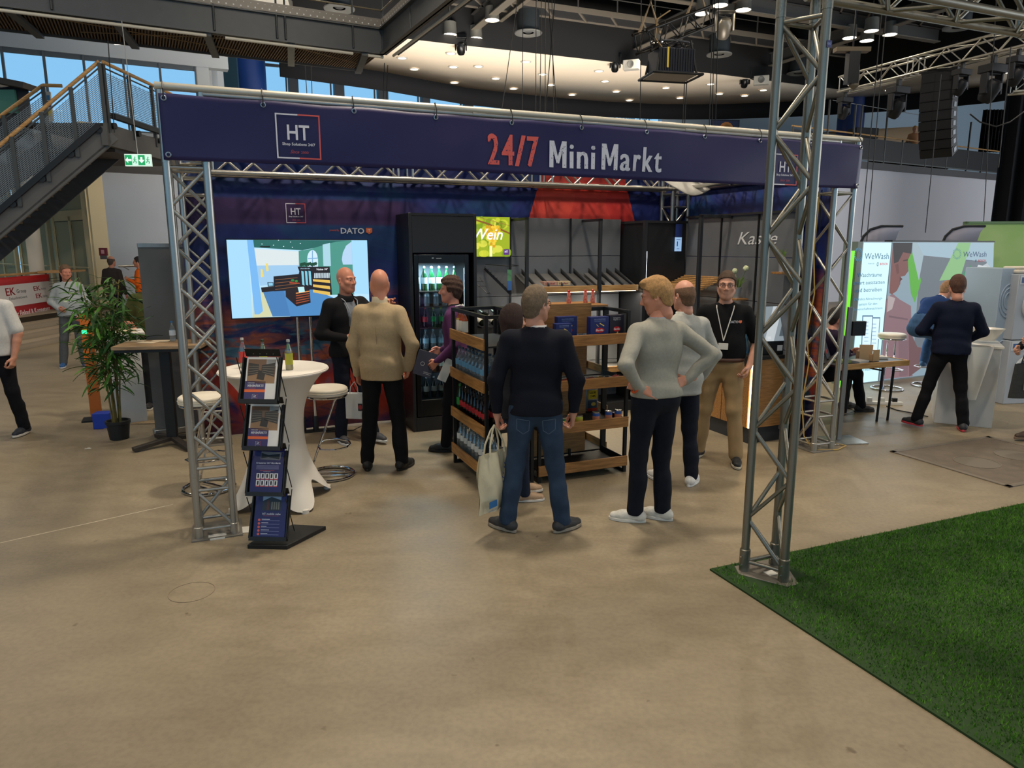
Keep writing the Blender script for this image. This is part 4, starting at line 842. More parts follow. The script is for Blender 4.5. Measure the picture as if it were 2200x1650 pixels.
# ----- island shelf units (gondola) -----
BR = mat('black_tray', (28, 28, 30), .55, .2)
ga_ = SE('drinks_shelf_unit', 'free-standing black frame shelf with oak lips holding drinks bottles', 'shelving', 2.13, .05)
GA_L, GA_D = .90, .45; ZA = [.14, .50, .88, 1.24]
def frame(par, x, y0, y1, z1, nm='side_frame', ax='y', s=.03):
    m = MB()
    if ax == 'y': m.bx(x, x+s, y0, y0+s, 0, z1).bx(x, x+s, y1-s, y1, 0, z1).bx(x, x+s, y0+s, y1-s, z1-s, z1).bx(x, x+s, y0+s, y1-s, 0, s)
    else: m.bx(y0, y0+s, x, x+s, 0, z1).bx(y1-s, y1, x, x+s, 0, z1).bx(y0+s, y1-s, x, x+s, z1-s, z1).bx(y0+s, y1-s, x, x+s, 0, s)
    return ob(nm, m, BLK, par, bev=.002)
frame(ga_, 0, 0, GA_D, 1.50, ax='x'); frame(ga_, GA_L-.03, 0, GA_D, 1.50, ax='x')
ob('top_rail', MB().bx(.0, .03, .03, GA_L-.03, 1.47, 1.5).bx(GA_D-.03, GA_D, .03, GA_L-.03, 1.47, 1.5).bx(GA_D-.03, GA_D, .03, GA_L-.03, 0, .03), BLK, ga_)
for z in ZA:
    tr = ob('shelf', MB().bx(.0, GA_D, .03, GA_L-.03, z-.015, z), BR, ga_); ob('oak_lip', MB().bx(-.018, 0, .005, GA_L-.0, z-.03, z+.065), OAKDY, tr, bev=.003)
def AP(v, z, u=.06): return S(2.13+u, .05+v, z+.001)
def arow(kind, desc, z, vs_, group, u=.06, **k):
    pr = bottle(kind, 'x', AP(vs_[0], z, u), group, **k); row(pr, [AP(v, z, u) for v in vs_], [desc+', '+ORD[i]+' from the back' for i in range(len(vs_))], group)
for i, (v, c, l) in enumerate([(.84, (196, 166, 60), 'yellow syrup bottle with white label on the top drinks shelf'), (.76, (176, 60, 40), 'red syrup bottle with white label on the top drinks shelf'), (.68, (186, 90, 50), 'orange syrup bottle with white label on the top drinks shelf')]):
    bottle('syrup_bottle', l, AP(v, 1.24), 'syrup bottles', h=.24, r=.03, glass=GL_AMB, cap=(30, 26, 26), lab=(222, 214, 196), fill=(c, .68), labz=(.2, .62), neck=.38)
V7 = [.85-.095*i for i in range(8)]
arow('water_bottle', 'blue-labelled water bottle, front row of the island', .88, V7, 'blue label water bottles, front row', h=.26, r=.038, cap=(50, 76, 96), lab=(96, 150, 184), labz=(.36, .56))
arow('water_bottle', 'blue-labelled water bottle, second row of the island', .88, V7, 'blue label water bottles, second row', u=.15, h=.26, r=.038, cap=(50, 76, 96), lab=(96, 150, 184), labz=(.36, .56))
bottle('lemonade_bottle', 'green lemonade bottle at the back end of the cola shelf', AP(.85, .50), None, h=.28, r=.034, glass=GL_GREEN, cap=(40, 140, 60), lab=(30, 150, 60))
arow('cola_bottle', 'red-labelled cola bottle, front row of the island', .50, [.765-.085*i for i in range(8)], 'island cola bottles, front row', h=.27, r=.033, glass=GL_DARK, cap=(30, 26, 26), lab=(178, 26, 34), labz=(.34, .52))
arow('cola_bottle', 'red-labelled cola bottle, second row of the island', .50, [.80-.085*i for i in range(8)], 'island cola bottles, second row', u=.15, h=.27, r=.033, glass=GL_DARK, cap=(30, 26, 26), lab=(178, 26, 34), labz=(.34, .52))
arow('water_bottle', 'pale-labelled water bottle, lowest island shelf front', .14, [.84-.10*i for i in range(8)], 'pale label water bottles on the lowest island shelf', h=.27, r=.038, cap=(96, 104, 104), lab=(206, 210, 206), labz=(.42, .62))
arow('water_bottle', 'pale-labelled water bottle, lowest island shelf behind', .14, [.80-.10*i for i in range(7)], 'pale label water bottles, second row', u=.16, h=.27, r=.038, cap=(96, 104, 104), lab=(206, 210, 206), labz=(.42, .62))
# unit B, facing the visitors
gb = SE('grocery_shelf_unit', 'free-standing black shelf with oak lips and backboards holding groceries', 'shelving', 2.62, .05)
BW, BD = .90, .45; ZB = [.10, .47, .85, 1.24]
frame(gb, 0, 0, BD, 1.50); frame(gb, BW-.03, 0, BD, 1.50)
ob('top_rail', MB().bx(.03, BW-.03, BD-.03, BD, 1.47, 1.5).bx(.03, BW-.03, BD-.03, BD, 0, .03), BLK, gb)
for i, z in enumerate(ZB):
    tr = ob('shelf', MB().bx(.03, BW-.0, 0, BD-.03, z-.015, z).bx(BW-.032, BW-.028, .0, BD-.03, z, z+.05), BR, gb); ob('oak_lip', MB().bx(.0, BW+.0, -.018, 0, z-.035, z+.06), OAKD, tr, bev=.003)
    ob('backboard', MB().bx(.03, .68 if i < 3 else .72, BD-.05, BD-.03, z+.02, z+.30), OAKD, gb, bev=.002); ob('board_clip', MB().bx(.5, .52, BD-.065, BD-.05, z+.0, z+.06), BLK, gb)
gc = SE('island_top', 'rear island shelf unit with an oak top slab behind the grocery shelf', 'shelving', 2.60, .52)
ob('oak_top', MB().bx(.38, .96, .0, .45, 1.49, 1.515), OAKD, gc, bev=.003)
frame(gc, .94, 0, .45, 1.49); frame(gc, .0, 0, .45, 1.49)
ob('back_rail', MB().bx(.03, .94, .42, .45, 1.46, 1.49).bx(.03, .94, .0, .03, 1.46, 1.49), BLK, gc)
for z in (.10, .47, .85, 1.2): tr = ob('shelf', MB().bx(.03, .94, 0, .42, z-.015, z), BR, gc); ob('oak_lip', MB().bx(.97, .985, .0, .45, z-.03, z+.06), OAKDY, tr, bev=.003)
# pasta boxes
def pasta(u, v, z, label, w=.15, h=.20, col=(24, 40, 104), kind=0, rz=0):
    o = SE('pasta_box', label, 'box', u, v, z, 'pasta boxes on the grocery shelf', rz=rz); ob('carton', MB().bx(0, w, 0, .07, 0, h), mat('carton_%d_%d_%d' % col, col, .4), o, bev=.002)
    p = Pr(.0004); cx = w/2; p.ell(cx, h*.42, w*.26, h*.11, (190, 24, 40)); p.L = 1; p.text('Barilla', cx, h*.385, h*.085, (240, 236, 236), 'C', w=w*.40, shear=.2, bold=.02)
    p.L = 0
    if kind == 0:
        p.line([(cx+.0, h*.72), (cx+w*.24, h*.60)], .008, (226, 196, 96)); p.line([(cx-w*.06, h*.12), (cx+w*.2, h*.24)], .008, (226, 196, 96)); p.line([(cx-w*.18, h*.68), (cx-w*.06, h*.58)], .005, (226, 196, 96))
        p.text('GLUTENFREIE', cx, h*.87, h*.05, (150, 170, 214), 'C', w=w*.62); p.text('TORTIGLIONI N.83', cx, h*.80, h*.035, (150, 170, 214), 'C', w=w*.62)
    else: p.text('Integrale', cx, h*.86, h*.055, (214, 214, 220), 'C', w=w*.5); p.text('Rigate n.5', cx, h*.79, h*.045, (214, 214, 220), 'C', w=w*.5); p.line([(cx-.02, .01), (cx+.012, h*.30)], .012, (216, 186, 96))
    p.build('print', o, GLOSSPRINT, loc=(0, -.0015, 0)); return o
pasta(2.80, .09, 1.241, 'blue pasta box at the left, partly behind the navy sweater', .15, .16)
pasta(2.86, .18, 1.241, 'tall blue pasta box standing behind the low left one', .19, .21)
pasta(3.14, .10, 1.241, 'blue pasta box right of the gap, beside the dark one', .185, .205); pasta(3.335, .10, 1.241, 'dark navy pasta box at the right end of the row', .145, .215, (20, 22, 44), 1)
# snack bags
random.seed(11)
SB = [((196, 52, 40), 'red'), ((206, 176, 48), 'yellow'), ((170, 36, 44), 'crimson'), ((150, 60, 40), 'brown red'), ((196, 160, 60), 'mustard'), ((60, 60, 66), 'black'), ((200, 40, 48), 'bright red')]
for i, (c, nm) in enumerate(SB):
    o = SE('snack_bag', '%s snack bag lying on the second grocery shelf, %s from the left' % (nm, ORD[i]), 'snack bag', 2.94+.085*i, .16, .872, 'snack bags on the grocery shelf', rz=random.uniform(-.6, .6))
    m = MB().grid(lambda s, t: ((.065-.012*abs(sin(2*pi*t)))*(s*2-1), .055*(t*2-1)*(1-.12*sin(pi*s)), .030*sin(pi*s)*sin(pi*t)+.004*sin(23*s+17*t)), 10, 8); m2 = MB().grid(lambda s, t: ((.065)*(1-s*2), .055*(t*2-1), -.018*sin(pi*s)*sin(pi*t)), 10, 8); m.add(m2.v, m2.f)
    ob('pouch', m, mat('pouch_%d' % i, c, .3, .2, vs=30, col2=tuple(int(q*.5+60) for q in c)), o)
# cans
def can(name, label, u, v, z, r, h, c1, c2, c3, grp):
    o = SE(name, label, 'can', u, v, z, grp); ob('tin', MB().lathe([(0, 0), (r, 0), (r, .004), (r*.97, .008), (r*.97, h-.008), (r, h-.004), (r, h), (r*.9, h-.002), (0, h-.002)], 18), mat('tin_steel', (190, 190, 186), .25, .9), o)
    ob('label_band', MB().lathe([(r*.985, .009), (r*.985, h*.3), (r*.985, h*.7), (r*.985, h-.009)], 18, ms=[0, 1, 2]), [mat('tin_%d_%d_%d' % c, c, .45) for c in (c1, c2, c3)], o); return o
can('food_can', 'green and yellow can at the left, behind the navy sweater sleeve', 2.88, .10, .471, .044, .10, (52, 96, 40), (214, 196, 60), (60, 110, 44), 'cans on the third grocery shelf')
can('food_can', 'green can with yellow picture label on the third grocery shelf', 3.04, .11, .471, .044, .10, (86, 120, 44), (196, 168, 60), (190, 196, 60), 'cans on the third grocery shelf')
for i, uu in enumerate((3.21, 3.34, 3.44)): can('sausage_jar', 'blue and red striped can, %s of the three at the right end' % ['leftmost', 'middle', 'rightmost'][i], uu, .09, .471, .034, .12, (40, 78, 150), (190, 120, 90), (46, 84, 160), 'striped cans on the third grocery shelf'); 
# bags of chips on the rear unit
for i, uu in enumerate((3.30, 3.52)):
    o = SE('chips_bag', ['yellow and grey chips bag seen between the shelves, left one', 'yellow and grey chips bag half behind the grey sweater man'][i], 'snack bag', uu if i == 0 else 3.44, .60, .473, 'chips bags behind the grocery shelf')
    m = MB().grid(lambda s, t: (.07*cos(2*pi*s)*(1-.0*t), .03*sin(2*pi*s)*sin(pi*min(1, max(.06, t*.9+.05))), .24*t), 20, 8, closeu=True); ob('pouch', m, mat('chips_grey', (176, 178, 176), .3, .3), o)
    p = Pr(.0004); p.rect(-.05, .12, .05, .21, (224, 196, 44)); p.rect(-.05, .03, .05, .11, (70, 84, 100)); p.rect(-.06, .0, .06, .03, (206, 62, 40)); p.L = 1; p.text('GELBE', 0, .175, .02, (30, 30, 30), 'C', w=.07, bold=.03); p.text('CHIPS', 0, .14, .02, (30, 30, 30), 'C', w=.06, bold=.03); p.ell(.01, .07, .025, .018, (226, 190, 90)); p.build('print', o, GLOSSPRINT, loc=(0, -.031, 0))
# red figurine bottles on the oak top: plain red bottles with pale caps
for i, (uu, nm) in enumerate([(3.02, 'leftmost'), (3.24, 'second'), (3.42, 'third'), (3.50, 'rightmost')]):
    if i == 0: uu = 2.98
    o = SE('red_sauce_bottle', 'slim red bottle with red cap on the island top, %s of the four' % nm, 'bottle', uu, .72, 1.516, 'red bottles on the island top')
    ob('glass', MB().lathe([(0, 0), (.021, 0), (.023, .01), (.021, .05), (.016, .075), (.019, .10), (.012, .115), (0, .117)], 12), mat('red_bottle', (186, 40, 34), .35, vs=50, col2=(206, 150, 120)), o); ob('cap', MB().lathe([(.013, .112), (.014, .125), (.0, .135)], 10), mat('cap_red', (190, 40, 44), .4), o)
ph = SE('pink_handset', 'small pink and white packet on the rear island shelf', 'packet', 3.16, .62, 1.36) if 0 else None
cl = SE('folded_cloths', 'small heap of white and blue cloths on the right end of the rear island shelf', 'cloth', 3.44, .64, 1.202)
m = MB().grid(lambda s, t: (.12*(s-.5)*2, .09*(t-.5)*2, .05*sin(pi*s)*sin(pi*t)*(1+.8*sin(13*s+5*t)*cos(11*t))+.004), 16, 12); ob('cloth', m, mat('cloth_heap', (206, 212, 220), .8, vs=20, col2=(96, 120, 170)), cl, flat=True, solid=.004)
# ----- round stretch-cover table with bottles -----
tb = SE('cocktail_table', 'round bar table under a white stretch cover with four pinched feet', 'table', .50, .50)
def tfn(s, t):
    a = 2*pi*s; R0, Rw = .42, .205; star = abs(cos(2*(a-radians(20))))**2.2
    if t > .5: k = (t-.5)*2; r = Rw+(R0-Rw)*k**2.6; z = .60+.5*k
    else:
        k = 1-t*2; rf = .43*(.60+.40*star); r = Rw+(rf-Rw)*k**1.9; z0 = .015+.16*(1-star)**1.4; z = .60*(1-k)+z0*k
    return (r*cos(a), r*sin(a), z)
CV = mat('stretch_fabric', (226, 220, 210), .75, var=.02, vs=3, spec=.3)
ob('cover', MB().grid(tfn, 96, 26, closeu=True), CV, tb)
ob('table_top', MB().lathe([(0, 1.104), (.36, 1.104), (.412, 1.102), (.422, 1.095), (.42, 1.08)], 64), CV, tb)
ob('cover_seam', MB().path([(.4225*cos(a), .4225*sin(a), 1.09) for a in [2*pi*i/64 for i in range(64)]], .003, 5, closed=True), CV, tb)
for k in range(4): a = radians(20)+pi/2*k; ob('foot', MB().lathe([(0, 0), (.03, 0), (.03, .03), (0, .035)], 12, (.41*cos(a), .41*sin(a), 0)), CV, tb)
for (x, y, lb, c, cap) in [(524, 790, 'beer bottle half full of orange drink with red label on the white table', (196, 92, 30), (200, 196, 190)), (556, 800, 'bottle of yellow drink half hidden behind the brochure rack', (206, 160, 70), (50, 60, 30)), (612, 800, 'bottle with green neck label behind the top of the brochure rack', (196, 176, 100), (190, 190, 190))]:
    q = G(x, y, 1.105)
    if x > 530: q = q+Vector((-.0, .12, 0))
    o = bottle('drink_bottle', lb, q, 'drinks bottles on the white table', h=.24, r=.030, glass=GL_CLEAR, cap=cap, lab=(200, 60, 56) if x < 530 else (180, 180, 60), fill=(c, .40 if x < 530 else .62), labz=(.18, .55), neck=.38)
    ob('neck_label', MB().lathe([(.0155, .165), (.0128, .20)], 12), mat('neck_%d' % x, {524: (206, 60, 50), 556: (150, 170, 50), 612: (110, 170, 50)}[x], .5), o)
o = thing('paper_slip', 'small white paper slip lying on the white table', 'paper', G(545, 803, 1.1055), .3); ob('slip', MB().bx(-.03, .03, -.02, .02, 0, .002), mat('paper_label', (225, 222, 212), .6), o)
# ----- bar stools -----
def stool(label, pos, rz, group='chrome bar stools with white seats'):
    t = thing('bar_stool', label, 'stool', pos, rz, group)
    ob('base_ring', MB().path([(.21*cos(a), .21*sin(a), .014) for a in [2*pi*i/36 for i in range(36)]], .0125, 10, closed=True), CHROME, t)
    for s in (-1, 1):
        ob('leg', MB().path([(.05*s, -.19, .016), (.05*s, .15, .022), (.05*s, .175, .03), (.05*s, .17, .06), (.05*s, -.07, .70), (.05*s, -.10, .735), (.05*s, -.04, .745), (.05*s, .15, .745)], .0105, 10), CHROME, t)
    ob('foot_rest', MB().path([(-.05, .09, .29), (-.16, .06, .29), (-.19, -.06, .29), (-.12, -.16, .29), (.0, -.19, .29), (.12, -.16, .29), (.19, -.06, .29), (.16, .06, .29), (.05, .09, .29)], .0075, 8), CHROME, t)
    ob('seat_ring', MB().path([(.175*cos(a), .175*sin(a), .748) for a in [2*pi*i/32 for i in range(32)]], .009, 8, closed=True), CHROME, t)
    WS = mat('white_leatherette', (226, 216, 196), .45, bump=.05, bs=20)
    c = ob('seat', MB().lathe([(0, .757), (.17, .757), (.188, .766), (.188, .785), (.182, .789), (.187, .793), (.186, .812), (.17, .825), (0, .832)], 36), WS, t, ang=60)
    ob('piping', MB().path([(.189*cos(a), .189*sin(a), .789) for a in [2*pi*i/36 for i in range(36)]], .003, 5, closed=True), WS, c); return t
st = stool('chrome bar stool with round white seat right of the white table', (-1.66, 6.22, 0), radians(100))
dup(st, (-2.62, 5.86, 0), radians(60), 'chrome bar stool with round white seat behind the front left upright')
# ----- brochure rack -----
br = thing('brochure_rack', 'black folding brochure rack with four tilted pockets in front of the table', 'brochure rack', (-1.69, 4.62, 0), radians(-3))
ob('base', MB().prism([(-.14, -.02), (.14, -.02), (.30, .34), (.04, .36), (-.13, .04)], .0, .03), BLK, br, bev=.003)
navy = (44, 36, 100)
def doc_mini(p):
    p.rect(-.105, .0, .105, .30, (226, 222, 216)); p.L = 1; p.rect(-.095, .12, .095, .285, (150, 112, 76)); p.rect(-.105, 0, .035, .135, navy); p.L = 2
    p.poly([(-.095, .19), (-.02, .20), (.095, .18), (.095, .285), (-.095, .285)], (120, 86, 60)); p.rect(.03, .24, .095, .285, (190, 190, 186)); p.L = 3
    p.poly([(-.09, .17), (-.02, .185), (-.02, .25), (-.09, .26)], (40, 36, 34)); p.poly([(.0, .19), (.09, .165), (.09, .262), (.0, .245)], (34, 32, 32)); p.poly([(-.03, .15), (.02, .14), (.03, .20), (-.02, .21)], (28, 26, 28)); p.L = 4
    for k in range(4): p.line([(-.088, .182+.018*k), (-.022, .194+.014*k)], .002, (150, 140, 120)); p.line([(.004, .198+.012*k), (.088, .178+.020*k)], .002, (150, 140, 120))
    p.L = 5
    p.rect(-.105, .060, .035, .078, (230, 98, 40)); p.L = 6; p.text('MODULARE', -.085, .118, .008, (230, 230, 236), w=.045); p.text('MINIMÄRKTE', -.085, .095, .017, (240, 240, 244), w=.11, bold=.03); p.rect(-.08, .086, -.03, .088, (200, 80, 80)); ht_logo(p, -.03, .028, .036, False)
def doc_list(p):
    p.rect(-.112, 0, .112, .31, (38, 32, 92)); p.L = 1; p.poly([(-.055, .235), (.085, .23), (.09, .285), (-.05, .29)], (120, 116, 120)); p.L = 2; p.poly([(-.05, .24), (0, .25), (.08, .235), (.08, .275), (0, .265), (-.05, .28)], (24, 22, 26)); p.text('KI basierter 24/7 Mini-Markt', -.08, .205, .010, (226, 226, 236), w=.17, bold=.02)
    for k in range(6): p.rect(-.078, .192-.005*k, .08, .1945-.005*k, (120, 118, 160))
    p.rect(-.05, .157, .05, .159, (200, 80, 70)); p.text('Modulbeispiele', 0, .148, .006, (220, 220, 230), 'C', w=.05)
    for r in range(2):
        for c in range(5): x = -.072+.031*c; y = .10-.048*r; p.rect(x, y, x+.026, y+.040, (226, 224, 222)); p.rect(x, y-.004, x+.026, y+.004, (222, 84, 76)); p.L = 3; p.rect(x+.007, y+.008, x+.019, y+.034, (34, 30, 36)); p.L = 2
def doc_cube(p):
    p.rect(-.112, 0, .112, .31, (38, 32, 92)); p.L = 1; p.rect(-.06, .19, .07, .29, (150, 170, 196)); p.L = 2; p.poly([(-.06, .19), (.07, .19), (.07, .262), (-.0, .285), (-.06, .255)], (46, 46, 52)); p.L = 3
    for k in range(4): p.rect(.002+.016*k, .198, .012+.016*k, .25, (130, 124, 110))
    p.rect(-.03, .195, -.012, .262, (96, 48, 40)); p.text('HT mobile cube', .008, .160, .015, (236, 236, 244), 'C', w=.13, bold=.03); p.rect(-.05, .153, .06, .1545, (190, 80, 80))
    for k in range(5): y = .125-.024*k; p.ell(-.075, y, .009, .009, (222, 92, 76), 12); p.rect(-.058, y+.003, .0-.01*k % .03, y+.0065, (226, 226, 236)); p.rect(-.058, y-.005, .07, y-.0025, (140, 136, 180))
for i, (z, fn, off) in enumerate([(.05, doc_cube, 0), (.375, doc_list, 0), (.70, doc_mini, .0), (1.025, doc_mini, .0)]):
    tilt = radians(-22)
    pk = ob('pocket', MB().bx(-.132, .132, 0, .006, -.005, .31).bx(-.132, -.122, -.03, .0, -.005, .31).bx(.122, .132, -.03, 0, -.005, .31).bx(-.132, .132, -.035, .0, -.005, .022), BLK, br, loc=(0, .02, z)); pk.rotation_euler = (tilt, 0, 0)
    p = Pr(.0003); fn(p); bro = p.build('brochure', pk, GLOSSPRINT, loc=(0, -.016, .012)); 
    ob('paper_stack', MB().bx(-.106, .106, -.0145, -.004, .012, .31 if i < 2 else .312), mat('paper_white', (230, 226, 216), .6), pk)
    bk = ob('back_plate', MB().bx(-.12, .12, 0, .005, 0, .31), BLK, br, loc=(0, .135, z+.30)); bk.rotation_euler = (-tilt*1.0+.0, 0, 0)
    bk.scale = (1, 1, .16 if i < 3 else .18)
    for k in range(4): ob('hole', MB().lathe([(0, 0), (.012, 0)], 14), mat('hole_pale', (214, 208, 196) if i < 3 else (190, 176, 110), .7), br, loc=(-.066+.046*k, .128, z+.328)).rotation_euler = (pi/2, 0, 0)
    for s in (-1, 1): rod('strut', (s*.136, .0, z+.02), (s*.136, .145, z+.33), .0035, BLK, br, 6); rod('strut', (s*.136, .145, z+.02), (s*.136, .02, z+.31), .0035, BLK, br, 6)
o = thing('floor_paper', 'white paper sheet lying on the floor beside the upright foot', 'paper', G(540, 1137, .001), .25); ob('sheet', MB().bx(-.12, .12, -.06, .06, 0, .002), mat('paper_label', (225, 222, 212), .6), o)
# ---------------- people: smooth implicit bodies turned into one continuous mesh each ----------------
TOPV = [None]
def surf(x, z, r=.03):
    v = TOPV[0]; m = (abs(v[:, 0]-x) < r) & (abs(v[:, 2]-z) < r) & (v[:, 1] > -.02)
    return float(v[m][:, 1].max()) if m.any() else .12
def PW(root, p): return Matrix.LocRotScale(root.location, root.rotation_euler, root.scale) @ Vector(p)
class Field:
    def __init__(s, lo, hi, h):
        s.lo = np.array(lo, float); s.h = h; s.n = np.ceil((np.array(hi)-s.lo)/h).astype(int)+1
        s.F = np.full(s.n, 1.0, np.float32)
        s.ax = [s.lo[i]+h*np.arange(s.n[i]) for i in range(3)]
    def blk(s, lo, hi, mg=.07):
        a = np.clip(np.floor((np.array(lo)-mg-s.lo)/s.h).astype(int), 0, s.n-1); b = np.clip(np.ceil((np.array(hi)+mg-s.lo)/s.h).astype(int)+1, 1, s.n)
        if np.any(b <= a): return None
        sl = tuple(slice(a[i], b[i]) for i in range(3))
        X, Y, Z = np.meshgrid(s.ax[0][sl[0]], s.ax[1][sl[1]], s.ax[2][sl[2]], indexing='ij')
        return sl, X, Y, Z
    def merge(s, sl, d, k, sub=False):
        F = s.F[sl]
        if sub:
            h = np.clip(.5-.5*(F+d)/k, 0, 1); s.F[sl] = F*(1-h)-d*h+k*h*(1-h)
        else:
            h = np.clip(.5+.5*(d-F)/k, 0, 1); s.F[sl] = d*(1-h)+F*h-k*h*(1-h)
    def rc(s, a, b, ra, rb, k=.02, sy=1.0, sub=False):
        a = np.array(a, float); b = np.array(b, float); R = max(ra, rb)
        q = s.blk(np.minimum(a, b)-R, np.maximum(a, b)+R)
        if q is None: return s
        sl, X, Y, Z = q; ba = b-a; ba2 = ba.copy(); ba2[1] /= sy
        px, py, pz = X-a[0], (Y-a[1])/sy, Z-a[2]
        t = np.clip((px*ba2[0]+py*ba2[1]+pz*ba2[2])/(ba2@ba2+1e-9), 0, 1)
        d = np.sqrt((px-t*ba2[0])**2+(py-t*ba2[1])**2+(pz-t*ba2[2])**2)-(ra+(rb-ra)*t)
        s.merge(sl, d*(sy if sy < 1 else 1), k, sub); return s
    def ell(s, c, r, k=.02, R=None, sub=False):
        c = np.array(c, float); m = max(r); q = s.blk(c-m, c+m)
        if q is None: return s
        sl, X, Y, Z = q; P = np.stack([X-c[0], Y-c[1], Z-c[2]], -1)
        if R is not None: P = P @ R
        P /= np.array(r); L = np.sqrt((P**2).sum(-1)); d = (L-1)*min(r)
        s.merge(sl, d, k, sub); return s
    def cut(s, p, n):
        """keep the side where (x-p).n < 0"""
        X, Y, Z = np.meshgrid(*s.ax, indexing='ij', sparse=True); s.F = np.maximum(s.F, ((X-p[0])*n[0]+(Y-p[1])*n[1]+(Z-p[2])*n[2])).astype(np.float32); return s
    def folds(s, A, f=1.0):
        X, Y, Z = np.meshgrid(*s.ax, indexing='ij', sparse=True)
        q = np.sin(f*(31*Z+9*X+4*np.sin(11*Y+7*Z)))*.5+np.sin(f*(17*Z-21*X+5*np.sin(9*X)))*.3+np.sin(f*(13*X+26*Y+19*Z))*.3
        s.F = (s.F+A*q).astype(np.float32); return s
    def mesh(s):
        F = s.F; B = F < 0; n = np.array(F.shape)
        C = [(i, j, k) for i in (0, 1) for j in (0, 1) for k in (0, 1)]
        cnt = sum(B[i:n[0]-1+i, j:n[1]-1+j, k:n[2]-1+k].astype(np.int8) for i, j, k in C)
        M = (cnt > 0) & (cnt < 8); ids = np.argwhere(M); idx = np.full(M.shape, -1, np.int32); idx[M] = np.arange(len(ids))
        pos = np.zeros((len(ids), 3)); w = np.zeros(len(ids))
        for a in C:
            for ax in range(3):
                if a[ax]: continue
                b = list(a); b[ax] = 1
                fa = F[ids[:, 0]+a[0], ids[:, 1]+a[1], ids[:, 2]+a[2]]; fb = F[ids[:, 0]+b[0], ids[:, 1]+b[1], ids[:, 2]+b[2]]
                c = (fa < 0) != (fb < 0); t = np.where(c, fa/np.where(c, fa-fb, 1), 0)
                p = np.array(a, float)[None]+t[:, None]*(np.array(b)-np.array(a))[None]
                pos += np.where(c[:, None], p, 0); w += c
        V = s.lo+s.h*(ids+pos/np.maximum(w, 1)[:, None]); Q = []
        for ax in range(3):
            sa = [slice(None)]*3; sb = [slice(None)]*3; sa[ax] = slice(0, -1); sb[ax] = slice(1, None)
            E = B[tuple(sa)] != B[tuple(sb)]; e = np.argwhere(E); o1, o2 = (ax+1) % 3, (ax+2) % 3
            e = e[(e[:, o1] > 0) & (e[:, o2] > 0) & (e[:, o1] < n[o1]-1) & (e[:, o2] < n[o2]-1)]
            if not len(e): continue
            def cell(d1, d2):
                q = e.copy(); q[:, o1] -= d1; q[:, o2] -= d2; return idx[q[:, 0], q[:, 1], q[:, 2]]
            q = np.stack([cell(1, 1), cell(0, 1), cell(0, 0), cell(1, 0)], 1)
            ins = B[e[:, 0], e[:, 1], e[:, 2]]; q[~ins] = q[~ins][:, ::-1]; Q.append(q)
        Q = np.concatenate(Q) if Q else np.zeros((0, 4), int); return V, Q[(Q >= 0).all(1)]
def join_vq(parts):
    V = []; Q = []; n = 0
    for v, q in parts: V.append(v); Q.append(q+n); n += len(v)
    return np.concatenate(V), np.concatenate(Q)
def vq_obj(name, v, q, m, parent):
    me = bpy.data.meshes.new(name); me.vertices.add(len(v)); me.vertices.foreach_set('co', v.astype(np.float32).ravel())
    me.loops.add(len(q)*4); me.loops.foreach_set('vertex_index', q.astype(np.int32).ravel())
    me.polygons.add(len(q)); me.polygons.foreach_set('loop_start', np.arange(0, len(q)*4, 4, dtype=np.int32))
    me.update(calc_edges=True); me.polygons.foreach_set('use_smooth', [True]*len(q))
    me.materials.append(m); me.validate(); return mesh_obj(name, me, parent)
def rotm(yaw=0, pitch=0, roll=0):
    return np.array(Matrix.Rotation(yaw, 3, 'Z') @ Matrix.Rotation(pitch, 3, 'X') @ Matrix.Rotation(roll, 3, 'Y'))
def xf(vq, R, t): return (vq[0] @ R.T+np.array(t), vq[1])
def head_mesh(h=.0055, beard=False, wide=1.0):
    f = Field((-.13, -.15, -.24), (.13, .16, .15), h); w_ = wide
    f.ell((0, -.012, .035), (.076*w_, .096, .098), .02).ell((0, .028, -.035), (.062*w_, .070, .082), .03)
    f.rc((0, .045, -.085), (0, .066, -.098), .032*w_, .024, .025)
    for s in (-1, 1):
        f.rc((s*.058*w_, -.005, -.045), (s*.03, .05, -.092), .022, .02, .03)
        f.ell((s*.045*w_, .062, -.02), (.022, .02, .02), .02)
        f.rc((s*.012, .088, .030), (s*.05*w_, .070, .030), .010, .009, .012)
        f.ell((s*.031, .101, .008), (.019, .014, .011), .012, sub=True)
        f.ell((s*.031, .077, .008), (.015, .013, .011), .004)
        f.rc((s*.015, .0885, .0165), (s*.046, .0775, .0150), .0048, .0045, .003).rc((s*.016, .086, .0005), (s*.044, .077, .001), .0035, .0035, .003)
        f.ell((s*.079*w_, -.012, -.004), (.010, .020, .031), .006, R=rotm(-s*.3, .12)); f.ell((s*.085*w_, -.006, -.001), (.006, .010, .016), .004, sub=True)
        f.ell((s*.013, .100, -.030), (.009, .011, .008), .006)
    f.rc((0, .090, .022), (0, .114, -.024), .008, .0125, .010)
    f.rc((-.019, .089, -.0565), (.019, .089, -.0565), .0065, .0065, .006).rc((-.015, .088, -.0675), (.015, .088, -.0675), .0075, .0075, .005)
    f.rc((-.022, .098, -.062), (.022, .098, -.062), .0018, .0018, .003, sub=True)
    f.rc((0, -.018, -.05), (0, -.030, -.13), .056, .054, .025)
    if beard:
        pass
    return f.mesh()
